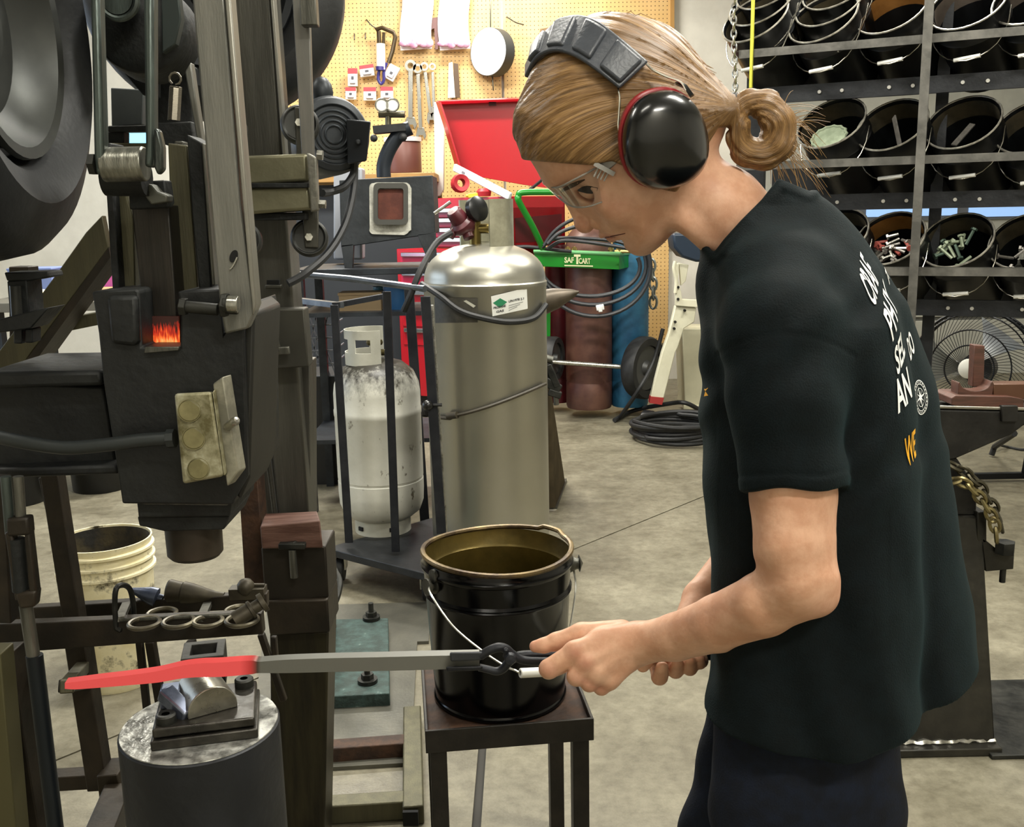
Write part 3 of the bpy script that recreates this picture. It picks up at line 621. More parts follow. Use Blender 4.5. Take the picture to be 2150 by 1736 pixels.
# ---- ear muffs (worn, but a thing of its own)
MUFF = thing('ear_muffs', 'black ear muffs with a grey padded headband and red ring, worn on the head', 'ear muffs', B(1408, 300, -150))
CUPM = mat('glossy_black_plastic', '#07090b', .22, 0, spec=.6, rvar=.04, scale=8, coat=.3)
GREYPAD = mat('grey_vinyl', '#363a41', .4, 0, '#41454c', 30, .15, 200, spec=.5)
REDP = mat('red_plastic', '#8f1f26', .35)
def cup_parts(c, ax, s):
    e3 = Vector(ax).normalized(); e2 = Vector((.2, .97, 0)); e2 = (e2-e3*e2.dot(e3)).normalized(); e1 = e3.cross(e2)
    def lth(prof, pw=2.25):
        mb = MB(); n = 40; vs = []
        for r_, h_, *o_ in prof:
            for k in range(n):
                t_ = 2*pi*k/n; ct, st_ = cos(t_), sin(t_); sx = abs(ct)**(2/pw)*(1 if ct > 0 else -1); sy = abs(st_)**(2/pw)*(1 if st_ > 0 else -1)
                egg = 1+.07*sy
                vs.append(Vector(c)+e1*(93*r_*sx*egg)+e2*(106*r_*sy)+e3*h_)
        fs = [(i*n+k, i*n+(k+1) % n, (i+1)*n+(k+1) % n, (i+1)*n+k) for i in range(len(prof)-1) for k in range(n)]+[tuple(range(n-1, -1, -1)), tuple((len(prof)-1)*n+k for k in range(n))]
        mb.add(vs, fs); return bmap(mb)
    lth([(.55, -14), (.84, -12), (.93, -4), (.95, 6), (.9, 15), (.7, 17)]).build('cushion', RUBBER(), MUFF)
    tag(lth([(.9, 13), (.99, 14), (1.015, 18), (1.015, 28), (.98, 31), (.9, 32)]).build('seal_ring', REDP, MUFF), 'red ring')
    lth([(.85, 30), (.94, 31), (.985, 37), (.995, 50), (.965, 66), (.87, 82), (.7, 94), (.48, 101), (.22, 104), (.02, 104.5)]).build('cup', CUPM, MUFF)
cup_parts((1381, 284, -132), (.33, .2, -1), 1); cup_parts((1392, 285, 140), (.1, .05, 1), -1)
def hw(u, v):
    d_ = float(HAIRP(np.array([(u, v, 0)], dtype=np.float32))[0]); return 150*math.sqrt(max(0, 1-max(0, 1-d_/152)**2))
def bandpath(pts): return smoothpath([(u, v, (-hw(u, v)-9) if w is None else w) for u, v, w in pts], 6)
EA = bandpath([(1300, 188, None), (1252, 151, None), (1206, 122, None), (1166, 112, None), (1132, 128, None), (1112, 165, 40)])
EB = bandpath([(1361, 131, None), (1300, 80, None), (1246, 44, None), (1192, 42, -8), (1143, 82, 30), (1112, 140, 95)])
m = MB(); m.strip(EA, EB, 12, (-.3, -.6, -.8)); bmap(m).build('headband', GREYPAD, MUFF, bevel=.002)
n_ = len(EA)
for k0, k1 in ((1, 6), (8, 13), (15, 20), (22, 26)):
    A_, B_ = [], []
    for k in range(k0, k1+1):
        a_, b_ = EA[k], EB[k]; A_.append(a_.lerp(b_, .1)); B_.append(a_.lerp(b_, .92))
    m = MB(); m.strip(A_, B_, 20, (-.3, -.6, -.8)); bmap(m).build('headband_pad', GREYPAD, MUFF, bevel=.0035, seg=3)
WIRE = mat('steel_wire', '#b9b6ab', .25, 1)
m = MB(); m.tube(smoothpath([(1358, 134, -160), (1370, 146, -166), (1398, 160, -170), (1428, 172, -174), (1440, 190, -178)], 4), 2.6, 6); m.tube(smoothpath([(1297, 184, -158), (1301, 205, -168), (1299, 240, -170), (1298, 268, -172), (1306, 296, -176)], 4), 2.6, 6)
bmap(m).build('wire_arm', WIRE, MUFF)
m = MB(); m.strip([(1418, 178, -160), (1438, 186, -168), (1450, 206, -176)], [(1430, 176, -160), (1444, 180, -168), (1458, 200, -176)], 10); bmap(m).build('pivot', CUPM, MUFF)
# ---- safety glasses
GL = thing('safety_glasses', 'clear safety glasses worn on the nose below the brown fringe', 'glasses', B(1200, 410, -80))
T_ = smoothpath([(1252, 352, -124), (1208, 376, -112), (1172, 393, -66), (1150, 389, -8), (1140, 381, 50), (1150, 366, 110)], 6)
B_ = smoothpath([(1264, 424, -118), (1233, 434, -106), (1204, 434, -64), (1180, 420, -14), (1163, 403, 45), (1168, 392, 105)], 6)
m = MB(); m.strip(T_, B_, 2.5); bmap(m).build('lens', CLEAR, GL)
m = MB(); m.tube(T_, 2.2, 6); m.tube(B_, 1.7, 6); bmap(m).build('lens_rim', FROST, GL)
m = MB(); m.strip([(1250, 340, -132), (1275, 322, -140), (1310, 300, -146)], [(1272, 362, -132), (1292, 345, -140), (1318, 322, -146)], 8); bmap(m).build('temple', FROST, GL, bevel=.001)
m = MB()
for k in range(4): m.tube([(1257+7*k, 350+3.5*k, -139), (1247+7*k, 371+3*k, -134)], 2.1, 6)
m.bar((1248, 343, -138), (1290, 366, -138), 10, 14); bmap(m).build('hinge', FROST, GL)
# ================================================================ bucket rack at the right
RKL, RKR = P(1560, 98, 4.6), P(2170, 60, 4.12)
rx = Vector((RKR.x-RKL.x, RKR.y-RKL.y, 0)).normalized(); rn = Vector((rx.y, -rx.x, 0))     # along the rack, out of its front
def rk(px, z, out=0):
    """point on the rack's front plane seen at column px, at height z"""
    r = ray(px, 400); o = Vector((RKL.x, RKL.y, 0)); t = (o-CAMP).dot(rn)/r.dot(rn); p = CAMP+r*t; return Vector((p.x, p.y, z))+rn*out
RACKM = mat('rack_steel', '#1a1c1f', .5, .4, '#26282b', 12, .2, 80); SHELF = mat('shelf_steel', '#5c5b57', .42, .6, '#75736d', 10, .15, 70, rvar=.1)
rack = thing('bucket_rack', 'tall black steel rack holding rows of tilted buckets, at the right', 'rack', rk(1930, 0))
ZS = [2.075, 1.597, 1.135]
for z in ZS:
    m = MB(); a, b = rk(1545, z), rk(2330, z); m.bar(a, b, .008, .034, side=rn); m.bar(a-rn*.03+Vector((0, 0, .014)), b-rn*.03+Vector((0, 0, .014)), .06, .006, side=rn); part('shelf_edge', m, SHELF, rack)
    m = MB(); a, b = rk(1585, z-.165, -.16), rk(2330, z-.165, -.16); m.bar(a, b, .03, .07, side=rn); r_ = part('back_rail', m, RACKM, rack)
    for k in range(9):
        c = a+(b-a)*((k*.105+.035+.06*(k % 2)*.6)); m = MB(); m.cyl(c+rn*.012, c+rn*.022, .008, n=8); part('bolt', m, mat('zinc_bolt', '#c9c8c2', .35, .8), r_, smooth=40)
    m = MB(); m.bar(rk(1590, z-.09, -.34), rk(2330, z-.09, -.34), .006, .18, side=rn); part('dark_panel', m, mat('rack_back', '#0c0e11', .7), rack)
for px, wd, col in ((1930, .036, SHELF), (2290, .036, SHELF)):
    m = MB(); p = rk(px, 0, .05); m.bar(p, p+Vector((0, 0, 2.9)), wd, .02, side=rx); part('post', m, col, rack)
for px in (1556, 1960, 2300):
    m = MB(); p = rk(px, 0, -.3); m.bar(p, p+Vector((0, 0, 2.9)), .05 if px != 1556 else .09, .05, side=rx); part('post', m, RACKM, rack)
m = MB(); p = rk(1572, 0, .01); m.bar(p+Vector((0, 0, 1.93)), p+Vector((0, 0, 2.6)), .012, .02, side=rx); part('strap', m, mat('yellow_strap', '#b9b83a', .5), rack, 'yellow strap')
PAILB = mat('black_enamel', '#08090a', .35, .1, '#101214', 15, .1); PAILI = mat('pail_inside', '#3a362c', .5, .4, '#564e3c', 8, .15); BRZ = mat('pail_inside_tan', '#8a5f2e', .45, .4, '#a87a42', 8, .1)
GREY_I = mat('pail_inside_grey', '#6b625a', .45, .5, '#857a70', 8, .1)
RIMW = mat('rim_wear', '#b9b5a8', .35, .7, '#77736a', 14); GRIP = mat('white_grip', '#deddd6', .45)
def pail_mesh(inside):
    """bucket with its rim centre at the origin, opening along +Z"""
    h, r = .36, .153
    m = MB(); m.lathe([(.125, -h), (.132, -h+.004), (r-.006, -.1), (r-.003, -.095), (r-.006, -.09), (r-.004, -.02), (r, 0), (r-.006, .002), (r-.01, -.02), (.126, -h+.012), (0, -h+.012)], n=28)
    body = m
    i = MB(); i.lathe([(r-.012, -.012), (r-.014, -.1), (.128, -h+.02), (0, -h+.016)], n=28)
    e = MB(); e.tube([Vector((cos(2*pi*k/32)*(r-.001), sin(2*pi*k/32)*(r-.001), .001)) for k in range(32)], .0045, 6, True)
    return body, i, e
def bail(m, axis, drop, n=13):
    """wire hanging from two ears, in the pail's own frame: drop = direction of the grip"""
    ax = Vector(axis).normalized(); dr = Vector(drop); c = Vector((0, 0, -.05)); return [c+ax*(.155*cos(pi*k/(n-1)))+dr*(sin(pi*k/(n-1))**.8) for k in range(n)]
AX = Vector((-.5, -.5, .66)).normalized(); pe1 = Vector((0, 0, 1)).cross(AX).normalized(); pe2 = AX.cross(pe1)
PR = Matrix((pe1, pe2, AX)).transposed()
def rack_pail(px, py, Yo, inside, label, grip=True, ax=None, group='black buckets tilted in the rack', lean=None):
    c = P(px, py, Yo); t = thing('bucket', label, 'bucket', c, group); R = PR
    def tr(m):
        m.v = [c+R@v for v in m.v]; return m
    b, i, e = pail_mesh(inside); part('pail_body', tr(b), PAILB, t); part('lining', tr(i), inside, t); part('rim', tr(e), RIMW, t)
    Ri = R.transposed(); w = Ri@Vector((-rn.x*-.13*0+rn.x*.13, rn.y*.13, -.20)); pts = [c+R@p for p in bail(None, (1, .12, 0), w)]
    m = MB(); m.tube(pts, .0026, 6); h = part('handle', m, WIRE, t)
    if grip:
        g0, g1 = pts[5].lerp(pts[4], .3), pts[7].lerp(pts[8], .3); m = MB(); m.cyl(g0, g1, .0085, n=10); part('grip', m, GRIP, h, 'white grip')
    return t
YR = lambda px: rk(px, 1.5).y+.15
_l = 'black bucket with a tan lining, upper row of the rack, left of the front post'
rack_pail(1872, 18, YR(1872), BRZ, _l); rack_pail(2032, 8, YR(2032), GREY_I, 'black bucket with a greyish brown lining, upper row, right of the front post'); rack_pail(2168, -4, YR(2168), GREY_I, 'black bucket cut by the right picture edge, upper row of the rack')
MID = [(1745, 258, 'black bucket holding a pale scalloped ring, middle row of the rack'), (1872, 262, 'black bucket with a flat bar across it, middle row, left of the post'), (2022, 257, 'black bucket with one standing bar inside, middle row, right of the post'), (2172, 266, 'black bucket cut by the right picture edge, middle row of the rack')]
for x, y, l in MID: rack_pail(x, y, YR(x), PAILI, l)
rack_pail(1752, 492, YR(1752), PAILI, 'black bucket mostly hidden by the shoulder, lower row of the rack'); rack_pail(1868, 500, YR(1868), BRZ, 'black bucket with an orange lining full of bolts, lower row of the rack')
rack_pail(2008, 504, YR(2008), PAILI, 'black bucket with greenish offcuts, lower row, right of the post'); rack_pail(2157, 506, YR(2157), PAILI, 'black bucket of grey scrap cut by the right edge, lower row')
for i_, (px, n_) in enumerate(((1585, 3), (1728, 3))):
    for k in range(n_):
        rack_pail(px+14*k, -6-34*k+44, YR(px)-.02+.05*k, PAILI, ['%s nested black bucket, %s stack at the top left of the rack' % (a, b) for b in ('left', 'right') for a in ('lowest', 'middle', 'uppermost')][i_*3+k], group='nested black buckets')
# things in the buckets
def in_pail(px, py, Yo, u, v, dpt): c = P(px, py, Yo); return c+PR@Vector((u, v, -dpt))
GREENISH = mat('greenish_metal', '#7f8a72', .5, .3, '#9aa48c', 20); GREYB = mat('grey_scrap', '#77736c', .45, .6, '#94908a', 25)
m = MB(); c = in_pail(1745, 258, YR(1745), .0, -.055, .03); vs = []
pts = [c+PR@Vector(((.062+.005*(k % 2))*cos(2*pi*k/28)*1.2, .03*0+(.062+.005*(k % 2))*sin(2*pi*k/28), 0)) for k in range(28)]
m.tube(pts, .007, 6, True); m.prism(pts, PR@Vector((0, 0, -.006))); one('scalloped_ring', m, GREENISH, 'pale green scalloped ring lying in the middle row bucket', 'ring')
for px, py, a, b, nm in ((1872, 262, (-.02, .07, .02), (.05, -.08, .05), 'grey flat bar leaning across the middle row bucket left of the post'), (2022, 257, (.01, .05, .06), (-.02, -.09, .04), 'grey flat bar standing in the middle row bucket right of the post')):
    m = MB(); m.bar(in_pail(px, py, YR(px), *a), in_pail(px, py, YR(px), *b), .024, .006, side=AX.cross(Vector((1, 0, 0)))); one('flat_bar', m, GREYB, nm, 'metal bar')
rr = random.Random(11)
def scrap(px, py, n, mat_, label, grp, nm):
    for k in range(n):
        a0 = rr.uniform(0, 2*pi); r_ = .095*math.sqrt(rr.random()); u, v = r_*cos(a0), r_*sin(a0)-.03; a = in_pail(px, py, YR(px), u, v, .045+rr.uniform(0, .02)); d = (PR@Vector((rr.uniform(-1, 1), rr.uniform(-1, 1), rr.uniform(-.25, .5)))).normalized()
        m = MB(); L_ = rr.uniform(.04, .075); m.cyl(a-d*L_/2, a+d*L_/2, .007, n=7); m.cyl(a+d*L_/2, a+d*(L_/2+.009), .014, n=6); one(nm, m, rr.choice(mat_), label, 'bolt' if nm == 'bolt' else 'metal scrap', grp, smooth=30)
scrap(1868, 500, 24, [GREYB, STEEL_L(), GREYB, mat('red_scrap', '#a35148', .5)], 'short bolt in the jumble inside the orange-lined bucket', 'bolts in the orange-lined bucket', 'bolt')
scrap(2008, 504, 14, [GREENISH, mat('green_dull', '#4d5f52', .5, .3)], 'greenish offcut lying in the lower row bucket right of the post', 'greenish offcuts in the bucket', 'metal_offcut')
scrap(2157, 506, 14, [GREYB, STEEL_G()], 'grey offcut in the lower row bucket at the right edge', 'grey offcuts in the bucket', 'metal_offcut')
# chains hanging on the rack's left post
def chain_links(path, L_, rw, name, material, par, flat=.55):
    pts = smoothpath(path, 12); acc = [0]
    for a, b in zip(pts, pts[1:]): acc.append(acc[-1]+(b-a).length)
    k = 0; s = 0
    while s+L_ < acc[-1]:
        def at(x):
            for i in range(len(pts)-1):
                if acc[i+1] >= x: return pts[i].lerp(pts[i+1], (x-acc[i])/max(1e-9, acc[i+1]-acc[i]))
            return pts[-1]
        a, b = at(s), at(s+L_); t = (b-a).normalized(); e1, e2, _ = frame(t); e = (e1+e2*.4).normalized() if k % 2 == 0 else (e2-e1*.4).normalized(); c = (a+b)/2; m = MB()
        m.tube([c+t*(cos(q)*L_*.62)+e*(sin(q)*L_*flat*.62) for q in [2*pi*j/12 for j in range(12)]], rw, 6, True); m.build(name, material, par)
        s += L_*.86; k += 1
ch = thing('hanging_chain', 'bright thin chain hanging from the left post of the rack', 'chain', rk(1540, 1.5, .03))
chain_links([rk(1541, 2.45, .03), rk(1536, 2.2, .03), rk(1542, 1.95, .03), rk(1538, 1.75, .03)], .032, .004, 'link', STEEL_L(), ch)
# ================================================================ fan
fc = P(2052, 772, 5.0); fan = thing('floor_fan', 'round black wire drum fan with a white hub, behind the anvil', 'fan', Vector((fc.x, fc.y, 0)))
fr = .29; fd = Vector((-.62, -.77, .10)).normalized(); f1, f2, _ = frame(fd)
BLK = mat('black_wire', '#15171a', .4, .5)
for nm, rr_, off, tw in (('guard_ring', fr, .0, .008), ('guard_ring', fr, .10, .008), ('guard_ring', fr*.93, .13, .004), ('guard_ring', fr*.66, .15, .004), ('guard_ring', fr*.4, .16, .004)):
    m = MB(); m.tube([fc+f1*rr_*cos(2*pi*k/40)+f2*rr_*sin(2*pi*k/40)+fd*off for k in range(40)], tw, 6, True); part(nm, m, BLK, fan)
m = MB()
for k in range(72):
    a = 2*pi*k/72; d_ = f1*cos(a)+f2*sin(a); d2_ = f1*cos(a+.35)+f2*sin(a+.35); m.tube([fc+d_*fr+fd*.02, fc+d_*fr*.98+fd*.1, fc+d2_*fr*.66*1+fd*.15, fc+(f1*cos(a+.6)+f2*sin(a+.6))*.045+fd*.165], .0016, 4)
g_ = part('guard_wires', m, BLK, fan); g_['kind'] = 'stuff'
for k in range(3):
    a = 2*pi*k/3+1.0; m = MB(); A_, B_ = [], []
    for j in range(7):
        q = .06+(fr-.09)*j/6; w = .30+.25*j/6; A_.append(fc+(f1*cos(a-w)+f2*sin(a-w))*q+fd*.09); B_.append(fc+(f1*cos(a+w)+f2*sin(a+w))*q+fd*.04)
    m.strip(A_, B_, .003); part('blade', m, mat('fan_blade', '#9fa2a2', .35, .6), fan)
m = MB(); m.lathe([(0, .185), (.03, .184), (.047, .175), (.05, .165), (0, .16)], fc, fd, 24); part('hub', m, mat('fan_hub', '#d9d8ce', .4), fan, 'white hub')
m = MB(); m.cyl(fc-fd*.1, fc+fd*.02, .075, n=20); part('motor', m, RUBBER(), fan)
m = MB(); m.tube([fc-f1*.3, Vector((fc.x-.28, fc.y, .03)), Vector((fc.x-.3, fc.y-.2, .02))], .014, 8); m.tube([fc+f1*.3, Vector((fc.x+.28, fc.y, .03)), Vector((fc.x+.3, fc.y-.2, .02))], .014, 8); m.bar((fc.x-.3, fc.y, .03), (fc.x+.3, fc.y, .03), .03, .03); part('stand', m, BLK, fan)
# ================================================================ anvil on a fabricated stand, right
YA = 2.5
AN = mat('anvil_dark', '#1d1c1a', .5, .5, '#2a2926', 12, .25, 60); ANT = mat('anvil_face', '#8e8b80', .35, .8, '#b2afa4', 16, .1)
gz = lambda y, Y=YA: P(2000, y, Y).z
an = thing('anvil', 'dark anvil with a bright worn face on a welded stand, at the right edge', 'anvil', Vector((P(2060, 900, YA+.1).x, YA+.1, gz(1080))))
m = MB(); qb(m, [(1900, 858), (2330, 868), (2330, 900), (2150, 893), (2125, 912), (2005, 964), (1900, 985)], YA, .13); part('body', m, AN, an, bevel=.004)
m = MB(); a, b, c, d = P(1900, 856, YA-.002), P(2330, 866, YA-.002), P(2330, 866, YA+.132), P(1900, 856, YA+.132); m.prism([a, b, c, d], (0, 0, .008)); part('face', m, ANT, an, bevel=.002)
m = MB(); qb(m, rect(2104, 852, 2138, 886), YA-.012, .016); part('boss', m, AN, an, bevel=.002)
m = MB(); qb(m, [(1940, 960), (2010, 962), (2035, 1000), (2052, 1040), (2050, 1082), (1900, 1082), (1900, 975)], YA+.01, .12); part('waist', m, AN, an, bevel=.004)
st = thing('anvil_stand', 'tapered welded steel stand with base plate under the right anvil', 'stand', G(1990, 1570))
STM = mat('stand_steel', '#2b2a26', .45, .6, '#3b3932', 8, .2, 60, rvar=.1)
def frustum(m, c0, s0, c1, s1): 
    q = [Vector((c[0]+i*s[0]/2, c[1]+j*s[1]/2, c[2])) for c, s in ((c0, s0), (c1, s1)) for i, j in ((-1, -1), (1, -1), (1, 1), (-1, 1))]; return m.hexa(q)
zt = gz(1084); tr_, br_ = P(2062, 1084, YA), G(2090, 1562, .02); tl_, bl_ = P(1905, 1084, YA), G(1840, 1562, .02)
m = MB(); m.hexa([bl_, br_, br_+Vector((0, .3, 0)), bl_+Vector((0, .3, 0)), tl_, tr_, tr_+Vector((0, .17, 0)), tl_+Vector((0, .17, 0))]); part('column', m, STM, st, bevel=.005)
m = MB(); a = G(1800, 1590, 0); b = G(2106, 1590, 0); m.box(((a.x+b.x)/2, a.y+.19, .012), (b.x-a.x, .4, .022)); part('base_plate', m, STM, st, bevel=.003)
m = MB(); a = G(2078, 1600, 0); m.box((a.x+.26, a.y+.22, .0065), (.5, .42, .012)); part('foot_plate', m, STEEL_D(), st, bevel=.002)
m = MB(); m.tube([Vector((bl_.x+(br_.x-bl_.x)*k/30, bl_.y-.006, .026))+Vector((0, rr.uniform(-.003, .003), rr.uniform(-.002, .003))) for k in range(31)], [.006+rr.uniform(0, .004) for _ in range(31)], 6); part('weld_bead', m, STEEL_L(), st)
m = MB(); qb(m, rect(2052, 1075, 2072, 1140), YA-.01, .18); part('corner_bracket', m, STM, st, bevel=.003)
m = MB(); qb(m, [(2062, 1128), (2100, 1158), (2130, 1162), (2128, 1195), (2070, 1200)], YA-.01, .02); lg = part('lug', m, STM, st, bevel=.002)
m = MB(); c = P(2110, 1146, YA-.02); m.cyl(c+Vector((0, 0, -.02)), c+Vector((0, 0, .012)), .026, n=6); c2 = P(2104, 1222, YA); part('bolt_head', m, STEEL_D(), st, bevel=.001); m = MB(); m.cyl(c2, c2+Vector((0, 0, .05)), .008, n=10); part('bolt', m, STEEL_D(), st, bevel=.001)
ac = thing('anvil_chain', 'brassy steel chain draped from the anvil waist to the stand lug', 'chain', P(2090, 1130, YA-.03))
chain_links([P(1985, 1012, YA-.02), P(2018, 1008, YA-.035), P(2046, 1030, YA-.04), P(2070, 1062, YA-.04), P(2088, 1095, YA-.04), P(2092, 1130, YA-.04), P(2094, 1152, YA-.03)], .034, .0052, 'link', mat('chain_brass', '#6f6546', .4, .8, '#8d8258', 20), ac)
ac2 = thing('anvil_chain', 'darker second chain run just above the brassy one on the anvil', 'chain', P(2050, 1000, YA))
chain_links([P(1992, 972, YA-.012), P(2025, 990, YA-.02), P(2052, 1012, YA-.03), P(2075, 1046, YA-.03), P(2098, 1086, YA-.03), P(2106, 1125, YA-.03)], .034, .005, 'link', mat('chain_dark', '#4a4638', .45, .8), ac2)
WOODR = mat('red_wood', '#432a1f', .55, 0, '#583529', 12, .1, stretch=(1, 6, 6))
sw = thing('bending_jig', 'reddish brown notched saddle block with upright peg, on the anvil face', 'jig', P(2055, 856, YA+.06))
m = MB(); q = [(1998, 836), (2006, 830), (2120, 832), (2150, 838), (2150, 858), (2040, 862), (1998, 850)]; qb(m, q, YA+.01, .1); part('base', m, WOODR, sw, bevel=.002)
m = MB(); qb(m, [(2012, 836), (2012, 806), (2014, 802)]+[(2048+32*cos(pi-pi*k/10), 804+17*sin(pi*k/10)) for k in range(11)]+[(2084, 800), (2087, 806), (2083, 836)], YA+.03, .045); part('saddle', m, WOODR, sw, bevel=.0015)
m = MB(); qb(m, [(2046, 724), (2068, 726), (2066, 812), (2042, 812)], YA+.075, .03); part('peg', m, WOODR, sw, bevel=.002)
m = MB(); qb(m, rect(2086, 808, 2200, 838), YA+.03, .05); qb(m, rect(2086, 806, 2200, 811), YA+.03, .05); one('flat_block', m, mat('brown_block', '#573a29', .4, .2), 'brown metal block lying behind the saddle at the right edge', 'block', bevel=.002)
# leg and cable of something beyond the anvil
m = MB(); m.tube([G(2130, 910, .25), G(2088, 938, .06), G(2082, 955, .012)], .016, 8); one('stand_leg', m, RUBBER(), 'black tubular foot poking out on the floor below the anvil', 'leg stand')
m = MB(); m.tube(smoothpath([G(2090, 932, .05), G(2115, 938, .01), G(2150, 944, .008), G(2200, 940, .008)]), .008, 6); one('floor_cable', m, RUBBER(), 'thin black cable on the floor beyond the right anvil', 'cable')
# ================================================================ propane bottles on a cart
ALU = mat('aluminium', '#a9a79c', .36, .9, '#b0aea4', 3, 0, rvar=.04)
GAL = mat('white_worn_paint', '#b9b8aa', .5, .05, '#c9c8bb', 5, .12, 90)
def worn():
    m = mat('worn_white_paint', '#dcdbd0', .42, 0, '#d0cfc3', 6, .1, 90); nt = m.node_tree; n, L = nt.nodes, nt.links; b = n['Principled BSDF']; src = b.inputs['Base Color'].links[0].from_socket
    tc = n.new('ShaderNodeTexCoord'); mp = n.new('ShaderNodeMapping'); mp.inputs['Scale'].default_value = (1, 1, .6); z = n.new('ShaderNodeTexNoise'); z.inputs['Scale'].default_value = 26; z.inputs['Detail'].default_value = 7; z.inputs['Roughness'].default_value = .72; L.new(tc.outputs['Object'], mp.inputs[0]); L.new(mp.outputs[0], z.inputs[0])
    r = n.new('ShaderNodeValToRGB'); r.color_ramp.elements[0].position = .6; r.color_ramp.elements[0].color = (0, 0, 0, 1); r.color_ramp.elements[1].position = .68; r.color_ramp.elements[1].color = (1, 1, 1, 1); L.new(z.outputs['Fac'], r.inputs[0])
    mx = n.new('ShaderNodeMix'); mx.data_type = 'RGBA'; L.new(r.outputs[0], mx.inputs[0]); L.new(src, mx.inputs[6]); mx.inputs[7].default_value = lin('#6d6654'); 
    sp = n.new('ShaderNodeSeparateXYZ'); L.new(tc.outputs['Object'], sp.inputs[0]); a = n.new('ShaderNodeMath'); a.operation = 'MULTIPLY_ADD'; a.inputs[1].default_value = .22; L.new(z.outputs['Fac'], a.inputs[0]); L.new(sp.outputs[2], a.inputs[2])
    r2 = n.new('ShaderNodeMapRange'); r2.inputs['From Min'].default_value = .69; r2.inputs['From Max'].default_value = .78; L.new(a.outputs[0], r2.inputs['Value']); m2 = n.new('ShaderNodeMix'); m2.data_type = 'RGBA'; L.new(r2.outputs[0], m2.inputs[0]); L.new(mx.outputs[2], m2.inputs[6]); m2.inputs[7].default_value = lin('#2d2a22'); L.new(m2.outputs[2], b.inputs['Base Color']); return m
ZC = .15; YT = 3.74; YW = 3.95
tc_ = P(1026, 900, YT); rt = 126*mpp(P(1020, 800, YT)); zr = P(1015, 606, YT-rt).z; zt = P(1012, 514, YT).z
tk = thing('gas_tank', 'tall shiny aluminium gas tank with a maroon regulator, on the cart', 'gas tank', (tc_.x, YT, ZC))
m = MB(); pf = [(rt*.93, 0), (rt*.97, .01), (rt*.985, .03), (rt, .06), (rt, zr-ZC-.012), (rt*1.012, zr-ZC-.008), (rt*1.012, zr-ZC+.008), (rt*.995, zr-ZC+.012)]
hd = zt-zr; pf += [(rt*.99*math.sqrt(max(0, 1-(k/9)**2.4)) if k < 9 else .02, zr-ZC+.014+hd*.98*(k/9)) for k in range(0, 10)]
m.lathe(pf, (tc_.x, YT, ZC), n=56); part('shell', m, ALU, tk)
m = MB(); a = P(1045, 480, YT); z0 = zt-.03
vs = [];  nn = 22  # open collar guard
for k in range(nn+1):
    t = -1.7+3.9*k/nn; vs.append(Vector((tc_.x+.0+.105*cos(t+.35), YT+.0+.105*sin(t+.35), 0)))
ztop = P(1045, 418, YT).z
m.strip([v+Vector((0, 0, z0)) for v in vs], [v+Vector((0, 0, ztop)) for v in vs], .006); part('collar_guard', m, mat('collar_alu', '#9c9a86', .4, .7, '#b3b19c', 20), tk)
m = MB(); p = P(997, 480, YT-.03); m.cyl(Vector((p.x, p.y, z0)), p+Vector((0, 0, .05)), .022, n=14); m.cyl(p+Vector((-.03, 0, 0)), p+Vector((.05, 0, .0)), .018, n=12); part('valve', m, mat('brass', '#7a6a3c', .35, .9), tk)
MAROON = mat('maroon_paint', '#4d1820', .4); rg = MB(); p = P(972, 470, YT-.06); q = P(943, 432, YT-.1); ax = (q-p).normalized()
rg.lathe([(0, -.035), (.03, -.035), (.033, -.028), (.05, -.012), (.052, 0), (.05, .01), (.034, .02), (.028, .06), (.022, .066), (0, .067)], p, ax, 24); rg.cyl(p+Vector((-.01, 0, -.0)), P(945, 497, YT-.08), .015, n=12); rg.cyl(p, P(985, 500, YT-.08), .02, n=12); part('regulator', rg, MAROON, tk, 'maroon regulator')
m = MB(); m.tube([P(912, 448, YT-.1), P(946, 424, YT-.1)], .006, 8); part('adjusting_screw', m, STEEL_L(), tk)
m = MB(); p = P(988, 444, YT-.05); q = P(1010, 436, YT-.09); m.lathe([(0, 0), (.02, 0), (.02, .02), (.045, .022), (.046, .045), (.03, .052), (0, .052)], p, q-p, 18); part('hand_wheel', m, mat('black_plastic', '#0b0c0d', .3), tk)
def on_tank(px, py, lift=.0015):   # point on the tank's wall seen at a pixel
    r = ray(px, py); o = CAMP-Vector((tc_.x, YT, 0)); R_ = rt+lift; a = r.x**2+r.y**2; b = 2*(o.x*r.x+o.y*r.y); c = o.x**2+o.y**2-R_*R_; D_ = b*b-4*a*c
    return CAMP+r*((-b-math.sqrt(max(0, D_)))/(2*a))
def decal(par, quad, material, name, label=None, n=8, lift=.0015):
    m = MB(); (x0, y0), (x1, y1), (x2, y2), (x3, y3) = quad
    for i in range(n+1):
        for s_ in (0, 1):
            t = i/n; m.v.append(on_tank((x0+(x1-x0)*t) if s_ == 0 else (x3+(x2-x3)*t), (y0+(y1-y0)*t) if s_ == 0 else (y3+(y2-y3)*t), lift))
    m.f += [(2*i, 2*i+1, 2*i+3, 2*i+2) for i in range(n)]; return part(name, m, material, par, label, smooth=60)
lb = decal(tk, [(1031, 622), (1106, 604), (1108, 648), (1034, 664)], mat('label_white', '#dfe0da', .5), 'label', 'white paper label with a green diamond')
decal(lb, [(1035, 636), (1050, 626), (1065, 634), (1050, 646)], mat('label_green', '#1c7a50', .5), 'green_diamond', n=6, lift=.003)
